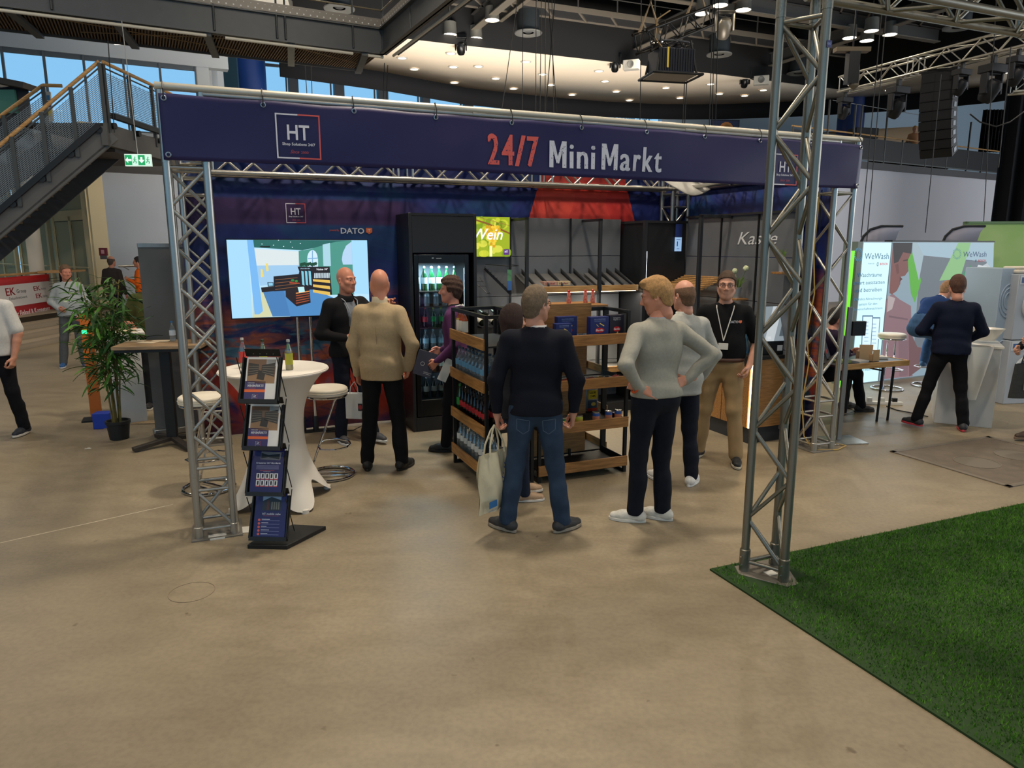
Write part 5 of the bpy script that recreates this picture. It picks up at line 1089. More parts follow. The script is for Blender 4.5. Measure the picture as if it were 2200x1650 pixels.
def hair_mesh(style, h=.006, seed=1):
    f = Field((-.14, -.16, -.26), (.14, .15, .19), h); rs = np.random.RandomState(seed)
    t = {'short': .013, 'crop': .007, 'quiff': .018, 'bob': .035, 'curly': .026, 'rim': .007, 'bun': .014}[style]
    f.ell((0, -.012, .035), (.076+t*.75, .096+t*.8, .098+t), .01)
    if style in ('bob',):
        f.rc((0, -.03, .0), (0, -.035, -.09), .098, .085, .03, sy=.95)
    if style == 'quiff':
        f.ell((0, .055, .115), (.052, .040, .026), .02); f.rc((0, -.05, .0), (0, -.05, -.045), .07, .058, .02)
    if style == 'curly': f.ell((0, .02, .095), (.075, .07, .045), .02); f.rc((0, -.045, .0), (0, -.045, -.04), .072, .062, .02)
    if style == 'bun': f.ell((0, -.10, .08), (.04, .04, .04), .02)
    if style in ('short', 'crop', 'rim', 'bun'): f.rc((0, -.045, .0), (0, -.042, -.045), .070, .060, .02)
    X, Y, Z = np.meshgrid(*f.ax, indexing='ij', sparse=True)
    if style == 'bob': g = np.minimum((Y-.055)*1.0+.0*Z, (Y+.2)*1.0); g = np.where(Z > .075, -.05, (Y-.045+(.0)*Z)); low = -.135-Z
    else:
        zl = np.where(Y < -.055, -.075, np.where(Y < .018, -.012+0*Y, np.where(Y < .06, .05, .088)))
        zs = -.075+(Y+.06)*.9; zs = np.where(Y > .03, np.maximum(zs, (.05 if style != 'rim' else .2)+(Y-.03)*.6), zs)
        zs = np.where((Y > -.035) & (Y <= .03), np.maximum(zs, -.012), zs)
        g = (zs-Z)*.8; low = g
    F = np.maximum(np.maximum(f.F, g), low)
    if style == 'rim': F = np.maximum(F, (Z-.065)*1.0-.0*X+(.1*(Y)))
    amp = {'curly': .0045, 'bob': .002, 'quiff': .0012, 'short': .0012}.get(style, .001)
    fr = 160 if style == 'curly' else 90
    F = F+amp*(np.sin(fr*X+30*np.sin(20*Y))*np.sin(fr*.5*Y+11*Z)+.6*np.sin(fr*.7*Z+60*X))
    f.F = F.astype(np.float32); return f.mesh()
def hand_mesh(curl=.5, thumb=.4, spread=.06, h=.0045, s=1.0, fingers=None):
    """right-hand frame: fingers along +Y, thumb on +X, palm faces -Z; origin at the wrist"""
    f = Field((-.07, -.08, -.12), (.10, .21, .05), h)
    f.rc((0, -.07, 0), (0, .0, 0), .029, .024, .01, sy=1).rc((0, .0, 0), (0, .03, 0), .024, .022, .02)
    for i, x in enumerate((.028, .010, -.009, -.027)): f.rc((x*.55, .02, 0), (x, .085, 0), .014, .0125, .012)
    lens = (.070, .078, .073, .056); rr = (.0090, .0092, .0088, .0078)
    for i, x in enumerate((.029, .010, -.010, -.029)):
        c = curl if fingers is None else fingers[i]; p = np.array((x, .088, 0.)); a = 0; sp = (1.5-i)*spread
        for j, q in enumerate((.45, .32, .26)):
            a += c*(.75, 1.0, .8)[j]; L = lens[i]*q*1.05
            d = np.array((sin(sp)*cos(a), cos(sp)*cos(a), -sin(a))); e = p+d*L
            f.rc(p, e, rr[i]*(1-.07*j), rr[i]*(.93-.07*j), .004); p = e
    t0 = np.array((.020, .025, -.004)); t1 = t0+np.array((.028, .028, -.012-.010*thumb)); t2 = t1+np.array((.016-.028*thumb, .030, -.006-.012*thumb)); t3 = t2+np.array((.004-.026*thumb, .024, -.004-.006*thumb))
    f.rc(t0, t1, .016, .0125, .012).rc(t1, t2, .0115, .0105, .004).rc(t2, t3, .0100, .0085, .004)
    v, q = f.mesh(); return v*s, q
def frame_to(d, palm, left=False):
    """rotation taking hand axes to body axes: fingers along d, palm facing 'palm'"""
    y = Vector(d).normalized(); z = -Vector(palm); z = (z-y*z.dot(y)).normalized(); x = y.cross(z)
    return np.array(Matrix((x, y, z)).transposed())
def ik(a, c, l1, l2, bend):
    a = Vector(a); c = Vector(c); d = c-a; L = min(d.length, (l1+l2)*.999); y = d.normalized(); x = (l1*l1-l2*l2+L*L)/(2*L); h = sqrt(max(l1*l1-x*x, 0))
    b = Vector(bend); b = (b-y*b.dot(y)).normalized(); return a+y*x+b*h, a+y*L
SKIN = lambda n, c: mat(n, c, .48, 0, var=.06, vs=14, bump=.04, bs=120, spec=.4)
def person(label, pos, yaw, H=1.80, skin=(205, 150, 122), hair='short', haircol=(80, 60, 45), top=(40, 40, 50), sleeve='long', trousers=(30, 32, 40), shoe=(30, 30, 32), sole=(200, 195, 185),
           feet=((-.11, 0, 8), (.12, 0, -8)), arms=None, hyaw=0, hpitch=0, lean=0, twist=0, sh=1.0, belly=0.0, res=.013, hem=.93, fold=.004, hands=(.45, .45), palms=None, name='person', group=None,
           topmat=None, loose=0.0, sit=None, eyes=True, collar=None, hdirs=None, trk={}, cut_h=None, neckline=.0, legfat=1.0, armf=1.0, hoff=0, kneeb=None):
    """feet: (x, y, toe angle) per foot, left then right; arms: ((elbow), (wrist)) body coordinates in metres for a 1.8 m body"""
    k = H/1.8; root = thing(name, label, 'person', (pos[0], pos[1], pos[2] if len(pos) > 2 else 0), yaw, group)
    root.scale = (k, k, k)
    # local units are those of a 1.8 m body
    sm = SKIN('skin_%d_%d_%d' % skin, skin)
    T = topmat or mat('cloth_%d_%d_%d' % top, top, .88, 0, var=.06, vs=60, bump=.12, bs=260, spec=.2)
    hz = .93+hoff; W3 = Matrix.Translation((0, 0, hz)) @ Matrix.Rotation(lean, 4, 'X') @ Matrix.Rotation(twist, 4, 'Z') @ Matrix.Translation((0, 0, -.93))
    U = lambda x, y, z: tuple(W3 @ Vector((x, y, z)))
    shl = (U(-.172*sh, -.012, 1.415), U(.172*sh, -.012, 1.415))
    arms = arms or (((-.25, -.02, 1.16), (-.26, .06, .90)), ((.25, -.02, 1.16), (.26, .06, .90)))
    A = []
    for i in (0, 1):
        e, w_ = arms[i]; e = Vector(e); w_ = Vector(w_); s0 = Vector(shl[i])
        e = s0+(e-s0).normalized()*.30; w_ = e+(w_-e).normalized()*.265; A.append((tuple(e), tuple(w_)))
    legs = []
    for i, ff in enumerate(feet):
        fx, fy, ta = ff[:3]
        hj = Vector(((-.088, .088)[i], 0, hz)); an = Vector((fx, fy, .085 if len(ff) < 4 else ff[3]))
        kn, an = ik(hj, an, .428, .42, (kneeb[i] if kneeb else (0, 1, 0))); legs.append((tuple(hj), tuple(kn), tuple(an), radians(ta)))
    # hair, head
    hp = Vector(U(0, -.005, 1.655)); HR = rotm(hyaw, hpitch); hp = hp+Vector((0, .02, 0))
    headv = xf(head_mesh(.0055 if res < .016 else .009), HR, hp)
    parts = [headv]
    # continuous body core under the clothes
    lo = (-.62, -.55, 0.0); hi = (.62, .75, 1.62)
    c = Field(lo, hi, .024)
    c.rc(U(0, 0, 1.0), U(0, 0, 1.25), .12, .13, .04, .65).rc(U(0, 0, 1.25), U(0, -.01, 1.42), .13, .10, .04, .65).rc(U(0, -.02, 1.42), U(0, -.005, 1.53), .062, .055, .03)
    for i in (0, 1):
        c.rc(U((-.1, .1)[i], -.01, 1.42), shl[i], .05, .045, .03).rc(shl[i], A[i][0], .042, .036, .02).rc(A[i][0], A[i][1], .036, .026, .02)
        c.rc(legs[i][0], legs[i][1], .07, .05, .04).rc(legs[i][1], legs[i][2], .045, .035, .02)
    c.rc((-.06, 0, hz+.03), (.06, 0, hz+.03), .09, .09, .04)
    parts.append(c.mesh())
    for i in (0, 1):
        e, w_ = Vector(A[i][0]), Vector(A[i][1]); d = (w_-e).normalized()
        if hands[i] is None: continue
        if hdirs and hdirs[i]: d2 = Vector(hdirs[i]).normalized()
        else: d2 = d
        pm = palms[i] if palms and palms[i] else ((1, 0, 0), (-1, 0, 0))[i]
        hv = hand_mesh(hands[i] if not isinstance(hands[i], tuple) else .4, fingers=hands[i] if isinstance(hands[i], tuple) else None, h=.0045 if res < .016 else .007)
        R = frame_to(d2, pm); v = hv[0].copy()
        # the thumb points forward/up: mirror when needed
        thumb_dir = R[:, 0]; want = Vector((0, 1, .3))
        if trk.get('thumb%d' % i): want = Vector(trk['thumb%d' % i])
        qf = hv[1]
        if Vector(thumb_dir).dot(want) < 0: v[:, 0] *= -1; qf = qf[:, ::-1]
        parts.append(xf((v, qf), R, w_-d*.01))
        if sleeve != 'long':
            g = Field(tuple(np.minimum(e, w_)-.07), tuple(np.maximum(e, w_)+.07), .008); g.rc(e, e+(w_-e)*.3, .043*armf, .042*armf, .01).rc(e+(w_-e)*.3, w_, .042*armf, .027, .01).rc(Vector(shl[i])*.35+e*.65, e, .046*armf, .042*armf, .02); parts.append(g.mesh())
    v, q = join_vq(parts); vq_obj('body', v, q, sm, root)
    # eyes and brows
    if eyes:
        for s in (-1, 1):
            p = HR @ np.array((s*.031, .0765, .0075))+np.array(hp)
            m = MB().lathe([(.0005, .0128), (.0045, .0120), (.0075, .0103), (.0103, .0075), (.0122, .003), (.0127, 0)], 12, ms=[1, 1, 0, 0, 0])
            R = Matrix(HR.tolist()) @ Matrix.Rotation(-pi/2, 3, 'X'); m.v = [tuple(R @ Vector(a)+Vector(p)) for a in m.v]
            ob('eye', m, [mat('eye_white', (225, 220, 215), .3), mat('iris', (50, 60, 66), .2)], root)
            bq = Field((-.07, .06, .0), (.07, .12, .06), .004); bq.rc((s*.014, .0995, .029), (s*.032, .096, .034), .0034, .0038, .002).rc((s*.032, .096, .034), (s*.05, .081, .030), .0038, .0022, .002)
            if res < .016:
                b_ = xf(bq.mesh(), HR, hp); vq_obj('eyebrow', b_[0], b_[1], mat('hair_%d_%d_%d' % haircol, haircol, .8, 0, var=.25, vs=60, bump=.4, bs=200), root)
    if hair:
        hv = xf(hair_mesh(hair, .006 if res < .016 else .01), HR, hp); vq_obj('hair', hv[0], hv[1], mat('hair_%d_%d_%d' % haircol, haircol, .7, 0, var=.3, vs=60, bump=.5, bs=180), root)
    # top
    L_ = loose; t = Field(lo, hi, res)
    t.rc(U(0, 0, .98), U(0, .0+belly*.4, 1.12), .158+L_+belly*.5, .150+L_+belly, .05, .68+belly).rc(U(0, belly*.4, 1.12), U(0, -.005, 1.30), .150+L_+belly, .170*sh+L_*.6, .05, .66)
    t.rc(U(-.06*sh, -.01, 1.30), U(.06*sh, -.01, 1.30), .125, .125, .05, .85).rc(U(-.10*sh, -.015, 1.405), U(.10*sh, -.015, 1.405), .070, .070, .06, 1.0)
    t.rc(U(0, -.02, 1.42), U(0, -.016, 1.475), .092, .074, .04).rc(U(-.03, -.018, 1.45), U(-.14*sh, -.018, 1.415), .055, .05, .03).rc(U(.03, -.018, 1.45), U(.14*sh, -.018, 1.415), .055, .05, .03)
    for i in (0, 1):
        e, w_ = Vector(A[i][0]), Vector(A[i][1]); sl = Vector(shl[i])
        t.rc(U((-.12, .12)[i]*sh, -.015, 1.395), sl, .066, .058*armf, .04)
        if sleeve == 'short':
            m_ = sl+(e-sl)*.82; t.rc(sl, m_, .066*armf, .062*armf+.006, .02)
        else:
            t.rc(sl, e, .064*armf, .051*armf+L_*.25, .02).rc(e, w_, .051*armf+L_*.25, .036+L_*.3, .015)
    if not sit: t.rc((-.058, -.012, max(hem, hz)+.02), (.058, -.012, max(hem, hz)+.02), .128+L_*.6, .128+L_*.6, .05, .97).rc((-.055, -.012, hem-.02), (.055, -.012, hem-.02), .124+L_*.7, .124+L_*.7, .04, .95)
    if fold: t.folds(fold)
    d = Vector(U(0, 0, 1))-Vector(U(0, 0, 0))
    hc = U(0, 0, hem); t.cut(hc, tuple(-Vector(d.x*1.0 and (d.x, d.y, d.z) or (0, 0, 1)).normalized())) if not trk.get('armbelow') else None
    if trk.get('armbelow'):
        X, Y, Z = np.meshgrid(*t.ax, indexing='ij', sparse=True)
        inb = (np.abs(X) < trk['armbelow']); t.F = np.where(inb, np.maximum(t.F, hem-Z), t.F).astype(np.float32)
    # neck opening
    t.rc(U(0, -.005, 1.49+neckline), U(0, .0, 1.64), .058, .10, .008, sub=True)
    if trk.get('open'):   # open jacket front
        X, Y, Z = np.meshgrid(*t.ax, indexing='ij', sparse=True); g = np.maximum(np.abs(X-trk.get('ox', 0))-(.012+.06*np.clip((Z-.95)/.5, 0, 1)), -(Y-.03)); t.F = np.maximum(t.F, -g).astype(np.float32)
    v, q = t.mesh(); TOPV[0] = v; tn = trk.get('topname', 'sweater'); vq_obj(tn, v, q, T, root)
    if trk.get('under'):
        u_ = Field(lo, hi, .016); u_.rc(U(0, .0, .98), U(0, 0, 1.30), .142+belly*.8, .150, .05, .66).rc(U(-.05, -.0, 1.30), U(.05, -.0, 1.30), .11, .11, .05, .85).rc(U(0, -.01, 1.42), U(0, -.005, 1.51), .075, .060, .04)
        u_.rc(U(0, .0, 1.49), U(0, .0, 1.62), .052, .09, .012, sub=True).cut((0, 0, .92), (0, 0, -1)); a_, b_ = u_.mesh(); vq_obj('shirt', a_, b_, mat('shirt_%d' % trk['under'][0], trk['under'], .8, bump=.2), root)
    if collar is None:
        m = MB(); m.path([U(.0665*cos(a), -.012+.066*sin(a), 1.478-.020*sin(a)) for a in [2*pi*i/26 for i in range(26)]], .0085, 6, closed=True); ob('neck_band', m, T, root)
    if collar:
        m = MB(); R_, z0, z1, col = collar
        def fn(a, b):
            th = 2*pi*a; r = R_*(1+.05*cos(th))+.006*(1-b); return U(r*cos(th), -.012+r*.95*sin(th)+.012*b, z0+(z1-z0)*b-.022*max(0, sin(th))*(1-.0*b))
        m.grid(fn, 28, 3, closeu=True); ob('collar', m, mat('collar_%d_%d_%d' % col, col, .8, bump=.15), root, solid=.006)
    # trousers
    lo2 = (-.5, -.45, .03); hi2 = (.5, .75, 1.15); g = Field(lo2, hi2, res); TF = legfat
    g.rc((-.055, -.012, hz+.03), (.055, -.012, hz+.03), .118, .118, .05, .95).rc((0, 0, hz+.03), (0, 0, hz+.11), .15+belly*.6, .145+belly*.6, .05, .70)
    for i in (0, 1):
        hj, kn, an, ta = legs[i]; kn = Vector(kn); an = Vector(an); hj = Vector(hj)
        g.rc(hj, kn, .098*TF, .066*TF, .035).rc(kn, an+Vector((0, 0, .0)), .066*TF, .052*TF, .03)
        g.rc(Vector(kn)*.6+an*.4+Vector((0, -.02, 0)), an, .058*TF, .054*TF, .03)
    g.folds(fold*1.2, .9)
    if not sit: g.cut((0, 0, 1.045+hoff), (0, 0, 1)).cut((0, 0, trk.get('cuff', .055)), (0, 0, -1))
    v, q = g.mesh(); vq_obj('trousers', v, q, mat('trouser_%d_%d_%d' % trousers, trousers, .85, 0, var=trk.get('tvar', .12), vs=7 if trk.get('tvar') else 30, bump=.12, bs=220, spec=.2), root)
    if trk.get('belt'):
        m = MB(); m.grid(lambda a, b: ((.166+belly*.75)*cos(2*pi*a), (.120+belly*.75)*sin(2*pi*a)+.0, hz+.04+.035*b), 28, 1, closeu=True); ob('belt', m, mat('belt_leather', trk['belt'], .5), root, solid=.008)
    # shoes
    for i in (0, 1):
        hj, kn, an, ta = legs[i]; an = Vector(an); z0 = an.z-.085; s_ = Field((-.09, -.11, -.01), (.09, .23, .14), .0065 if res < .016 else .011)
        s_.rc((0, -.045, .045), (0, .09, .038), .040, .040, .02).rc((0, .09, .038), (0, .155, .030), .041, .032, .02).rc((0, -.028, .05), (0, -.02, .095), .042, .036, .02).rc((0, .0, .07), (0, .09, .048), .032, .022, .02)
        s_.rc((0, -.015, .10), (0, -.012, .16), .026, .034, .004, sub=True); s_.cut((0, 0, .016), (0, 0, -1)); R = rotm(ta)
        if trk.get('footp'): R = R @ rotm(0, trk['footp'][i])
        base = np.array((an.x, an.y, z0)); v, q = xf(s_.mesh(), R, base); so = vq_obj('shoe', v, q, mat('shoe_%d_%d_%d' % shoe, shoe, .6, 0, var=.08, vs=30, bump=.2), root)
        m = MB(); n = 22; out = []
        for a in range(n):
            th = 2*pi*a/n; yy = .055+.140*sin(th)*1.0; ww = .046 if yy > .04 else .041; xx = cos(th)*ww*(1+.12*sin(th)*(1 if sin(th) > 0 else .4)); out.append((xx, yy))
        m.prism(out, .0, .024); m.v = [tuple(R @ np.array(a)+base) for a in m.v]; ob('sole', m, mat('sole_%d_%d_%d' % sole, sole, .6), so, bev=.004)
    root['_A'] = 0; del root['_A']
    return root, A, hp, HR, U
def glasses(root, hp, HR, col=(25, 25, 28)):
    m = MB()
    for s in (-1, 1):
        pts = [(s*.031+.022*cos(a)*(1 if abs(cos(a)) < .9 else .96), .103-.10*abs(s*.031+.022*cos(a))**1.3, .007+.0155*sin(a)) for a in [2*pi*i/16 for i in range(16)]]
        m.path(pts, .0018, 5, closed=True); m.path([(s*.053, .098, .010), (s*.074, .07, .012), (s*.082, -.005, .012), (s*.080, -.02, .002)], .0018, 5)
    m.path([(-.010, .103, .012), (0, .106, .014), (.010, .103, .012)], .0016, 5)
    m.v = [tuple(HR @ np.array(a)+np.array(hp)) for a in m.v]; return ob('glasses', m, mat('spectacle_frame_%d' % col[0], col, .3), root)
def lanyard(root, U, col=(215, 212, 205), badge=True, z=1.12, y=.135, ywaist=.13):
    m = MB()
    for s in (-1, 1):
        P = [(s*.05, -.06, 1.51), (s*.078, -.01, 1.50)]+[(s*.075*(1-t), surf(s*.075*(1-t), 1.46-(1.46-z-.05)*t)+.007, 1.46-(1.46-z-.05)*t) for t in (0, .2, .4, .6, .8, 1)]
        m.path(P, .0055, 4)
    l = ob('lanyard', m, mat('lanyard_%d' % col[0], col, .6), root); l['kind'] = 'stuff'; del l['kind']
    if badge:
        b = MB().box((0, surf(0, z, .04)+.010, z), (.085, .004, .06)); ob('badge', b, mat('badge_card', (228, 226, 215), .5), root, bev=.002)
    return l
# ---------------- visitors and staff ----------------
def decal(root, pr, dx, z0, name='chest_print'):
    pr.v = [(-x+dx, surf(-x+dx, z0+z, .02)+.006-y, z0+z) for x, y, z in pr.v]; return pr.build(name, root, PRINT)
# man in navy sweater and jeans, holding the tote
R1 = person('man in navy sweater and blue jeans seen from behind, holding a cream tote bag', G(1149, 1140), radians(0), H=1.80, hair='short', haircol=(112, 94, 74), top=(20, 22, 32), trousers=(46, 62, 82), shoe=(48, 48, 50), sole=(150, 140, 125), skin=(198, 142, 116),
            feet=((-.20, 0, 48), (.20, -.01, -50)), arms=(((-.285, -.05, 1.13), (-.275, .0, .88)), ((.285, -.05, 1.13), (.27, .02, .88))), hyaw=-.72, sh=1.07, belly=.015, hem=.89, hands=(.95, .9), collar=(.066, 1.478, 1.52, (212, 208, 204)), trk={'tvar': .22}, armf=1.12, res=.0115, legfat=1.03)
glasses(R1[0], R1[2], R1[3])
for s in (-1, 1):
    m = MB()
    pts = [(.045, .86), (.135, .875), (.135, .80), (.09, .765), (.05, .79)]
    q = Pr(); q.line([(s*a, b) for a, b in pts]+[(s*pts[0][0], pts[0][1])], .004, (70, 86, 104)); q.v = [(x, -.118-.0*abs(x), z) for x, y, z in q.v]; q.build('pocket_stitching', R1[0], PRINT)
hw = PW(R1[0], R1[1][0][1])
tote = thing('tote_bag', 'cream cotton tote bag with blue print hanging from the navy sweater man\'s hand', 'bag', (hw.x-.02, hw.y-.02, .17), radians(52))
CT = mat('cream_cotton', (214, 202, 170), .85, var=.05, vs=12, bump=.3, bs=14)
def tf(s, t):
    x = (s-.5)*.36*(1-.06*t); d = .035*sin(pi*s)*sin(pi*(.1+.9*t)); return (x+.012*sin(7*t), d+.008*sin(18*s+6*t), .44*t)
m = MB().grid(tf, 18, 14); m2 = MB().grid(lambda s, t: (tf(1-s, t)[0], -tf(1-s, t)[1]+.012*sin(9*s), .44*t), 18, 14); m.add(m2.v, m2.f); ob('cloth', m, CT, tote)
for y in (-.03, .03): ob('handle', MB().path([(-.08, y, .43), (-.075, y*.8, .50), (-.03, y*.3, .60), (.0, 0, .635), (.03, y*.3, .60), (.075, y*.8, .50), (.08, y, .43)], .007, 6), CT, tote)
p = Pr()
p.rect(-.12, .05, -.03, .10, (46, 110, 170)); 
for k in range(7): p.line([(.04+.012*cos(k), .36-.035*k), (.06+.02*sin(k*2), .34-.035*k)], .006, (40, 70, 140))
p.poly([(.05, .20), (.10, .23), (.12, .16), (.09, .10), (.05, .12)], (34, 78, 176)); p.line([(.06, .10), (.055, .02)], .006, (40, 70, 140)); p.line([(.09, .10), (.10, .02)], .006, (40, 70, 140)); p.text('HAMBURG', -.13, .025, .012, (46, 90, 150), w=.1)
p.build('print', tote, PRINT, loc=(0, -.05, 0))
# fair-haired man, hands on hips
R2 = person('fair-haired man in light grey sweater and white shoes, hands on his hips', G(1398, 1122), radians(22), H=1.85, hair='quiff', haircol=(176, 134, 84), top=(158, 155, 143), trousers=(20, 24, 34), shoe=(214, 210, 198), sole=(220, 216, 206), skin=(206, 140, 112),
            feet=((-.10, .06, 52), (.11, .02, 38)), arms=(((-.36, -.16, 1.20), (-.17, -.06, 1.02)), ((.42, -.12, 1.22), (.17, -.06, 1.03))), hdirs=((.75, -.45, -.25), (-.85, -.2, -.15)), palms=((0, 1, -.2), (0, 1, -.2)), hands=(.25, .35), hyaw=.85, hpitch=-.28, hem=.96, collar=(.066, 1.475, 1.515, (150, 168, 190)), lean=-.03, trk={'armbelow': .22}, res=.0115)
e = R2[1][0][1]; ob('watch_strap', MB().path([(e[0]-.03+.033*cos(a)*.6, e[1]+.036*sin(a), e[2]+.012+.033*cos(a)) for a in [2*pi*i/18 for i in range(18)]], .008, 6, closed=True), mat('orange_strap', (206, 84, 40), .5), R2[0])
# balding man in pale blazer behind him
R3 = person('balding man in pale grey blazer and white shoes, mostly behind the fair-haired man', G(1452, 1040), radians(15), H=1.79, hair='rim', haircol=(112, 82, 60), top=(166, 166, 160), trousers=(22, 26, 38), shoe=(222, 220, 214), sole=(228, 226, 220), skin=(204, 146, 122), feet=((-.10, .1, 10), (.12, -.05, -45)), hyaw=.25, hpitch=-.1, hem=.82, hoff=0, collar=(.068, 1.475, 1.53, (206, 204, 196)), loose=.008, trk={'topname': 'blazer'}, arms=(((-.27, .05, 1.15), (-.20, .25, 1.05)), ((.31, -.02, 1.15), (.27, .12, .93))))
# man with glasses facing the camera
R4 = person('man with glasses in black T-shirt and khaki trousers wearing a white lanyard', G(1540, 988), radians(163), H=1.84, hair='short', haircol=(82, 62, 46), top=(18, 18, 20), sleeve='short', trousers=(160, 132, 94), shoe=(26, 26, 28), sole=(196, 186, 164), skin=(204, 148, 122),
            feet=((-.17, .10, 6), (.18, -.05, -30)), arms=(((-.30, -.05, 1.15), (-.235, .08, .93)), ((.30, -.06, 1.16), (.24, .06, .93))), hyaw=0, hpitch=.02, belly=.035, sh=1.05, hem=1.0, hands=(.8, .8), trk={'belt': (76, 44, 30), 'tvar': .1}, legfat=1.08, res=.0115)
glasses(R4[0], R4[2], R4[3]); lanyard(R4[0], R4[4])
p = Pr(); p.text('DATO', 0, 0, .022, (206, 206, 212), w=.075, bold=.02); p.poly([(.08, .024), (.105, .024), (.105, .006), (.092, -.002), (.08, .006)], (222, 110, 66)); decal(R4[0], p, -.045, 1.33)
# bald man in black jacket
R5 = person('bald man in black jacket with a small square badge, gesturing beside the television', G(757, 946), radians(-133), H=1.86, hair=None, haircol=(120, 84, 60), top=(26, 25, 27), trousers=(20, 24, 38), shoe=(60, 60, 64), sole=(200, 200, 200), skin=(206, 136, 108),
            feet=((-.12, .22, 5), (.12, -.02, -10)), arms=(((-.27, .16, 1.27), (-.22, .40, 1.52)), ((.28, -.04, 1.15), (.13, .20, 1.10))), hdirs=((.25, .8, .35), None), hands=((.1, .25, .9, 1.0), .7), hyaw=.2, hem=.90, sh=1.06, loose=.012, collar=(.074, 1.46, 1.525, (24, 24, 26)), trk={'open': 1, 'under': (120, 126, 134), 'topname': 'jacket'}, palms=((0, -.2, -1), (-1, 0, 0)), res=.0125, armf=1.15)
lanyard(R5[0], R5[4], (150, 152, 158), True, 1.14)
p = Pr(); p.rect(-.022, -.022, .022, .022, (24, 22, 40)); p.L = 1; p.line([(-.02, -.02), (-.02, .02), (.02, .02), (.02, -.02), (-.02, -.02)], .003, (220, 216, 226)); p.text('HT', 0, -.007, .014, (230, 230, 236), 'C', w=.024, bold=.02); decal(R5[0], p, -.09, 1.34, 'badge')
# bald man in beige blazer
R6 = person('bald man in beige blazer seen from behind, holding a small white paper bag', G(828, 1008), radians(-8), H=1.87, hair=None, top=(172, 150, 116), trousers=(18, 18, 21), shoe=(22, 20, 20), sole=(30, 28, 28), skin=(200, 134, 106), feet=((-.16, -.02, 18), (.15, .03, -15)), haircol=(120, 100, 80),
            arms=(((-.25, .0, 1.14), (-.245, .05, .88)), ((.30, -.06, 1.15), (.23, .05, .93))), hyaw=.42, hem=.835, loose=.012, collar=(.063, 1.475, 1.555, (204, 186, 154)), hands=(.8, .9), trk={'topname': 'blazer'}, fold=.005, armf=1.06, sh=.96, res=.0115)
ob('back_seam', MB().path([(0, -.1, 1.40), (0, -.128, 1.30), (0, -.118, 1.15), (0, -.12, 1.02), (0, -.128, .85)], .0022, 4), mat('seam_beige', (140, 118, 88), .8), R6[0])
hw = PW(R6[0], R6[1][0][1])
pb = thing('paper_bag', 'small white paper carrier bag hanging from the beige blazer man\'s hand', 'bag', (hw.x-.03, hw.y+.0, hw.z-.43), radians(-10))
ob('bag', MB().bx(-.085, .085, -.04, .04, 0, .24), mat('white_paper', (214, 212, 204), .6, bump=.3, bs=12), pb, bev=.004); ob('handle', MB().path([(-.04, -.03, .24), (-.035, -.02, .30), (0, -.01, .35), (.035, -.02, .30), (.04, -.03, .24)], .004, 5), mat('white_paper', (214, 212, 204), .6), pb)
p = Pr(); p.rect(.04, .08, .084, .15, (40, 30, 34)); p.L = 1; p.ell(.062, .115, .018, .022, (170, 40, 40)); p.build('print', pb, PRINT, loc=(0, -.042, 0))
# man in purple sweater, profile
R7 = person('dark-haired man in purple sweater seen from the side, holding a dark notebook', G(984, 966), radians(82), H=1.77, hair='curly', haircol=(70, 46, 34), top=(86, 48, 88), trousers=(16, 17, 22), shoe=(20, 20, 22), sole=(24, 24, 24), skin=(206, 140, 116), feet=((-.09, .10, 3), (.1, -.02, -5)),
            arms=(((-.25, -.04, 1.14), (-.20, .17, .95)), ((.25, -.02, 1.15), (.12, .22, 1.02))), hyaw=.05, lean=-.05, hem=.95, collar=(.066, 1.478, 1.525, (30, 30, 36)), hands=(.6, .5), palms=((1, 0, 0), None), fold=.0035)
ob('lanyard', MB().path([(.05, -.055, 1.515), (.0, -.085, 1.50), (-.05, -.055, 1.515), (-.078, .0, 1.50), (-.07, .07, 1.44), (-.04, .12, 1.36)], .007, 5), mat('lanyard_215', (215, 212, 205), .6), R7[0])
hw = PW(R7[0], (-.16, .27, .90))
nb_ = thing('notebook', 'dark blue notebook with white emblem held out by the purple sweater man', 'notebook', (hw.x-.02, hw.y-.03, hw.z+.0), radians(4))
nb_.rotation_euler = (radians(-14), radians(18), radians(8)); ob('cover', MB().bx(-.10, .085, 0, .014, -.09, .16), mat('notebook_navy', (34, 36, 54), .5), nb_, bev=.002)
p = Pr(); p.line([(-.03+.02*cos(a*pi/3), .03+.02*sin(a*pi/3)) for a in range(7)], .002, (214, 214, 220)); p.text('SHOP SOLUTIONS', .0, -.05, .008, (206, 206, 214), w=.08); p.rect(0, -.062, .07, -.06, (206, 206, 214)); p.build('print', nb_, PRINT, loc=(0, -.002, 0))
hw = PW(R7[0], (-.20, .08, .86)); pp = thing('paper_leaflet', 'white leaflet held at the hip of the purple sweater man', 'paper', (hw.x, hw.y-.02, hw.z), 0); pp.rotation_euler = (0, radians(25), radians(10)); ob('sheet', MB().bx(-.04, .05, 0, .004, -.09, .14), mat('paper_label', (225, 222, 212), .6), pp)
# woman behind the navy sweater man
R8 = person('short dark-haired woman in dark cardigan, mostly behind the navy sweater man', G(1100, 1072), radians(-68), H=1.60, hair='bob', haircol=(50, 30, 24), top=(34, 34, 40), trousers=(34, 42, 60), shoe=(176, 146, 116), sole=(220, 214, 204), skin=(206, 150, 126), sh=.92, feet=((-.10, .16, -8), (.10, .08, -12)), hem=.80, loose=.02, hyaw=.15, trk={'topname': 'cardigan'})
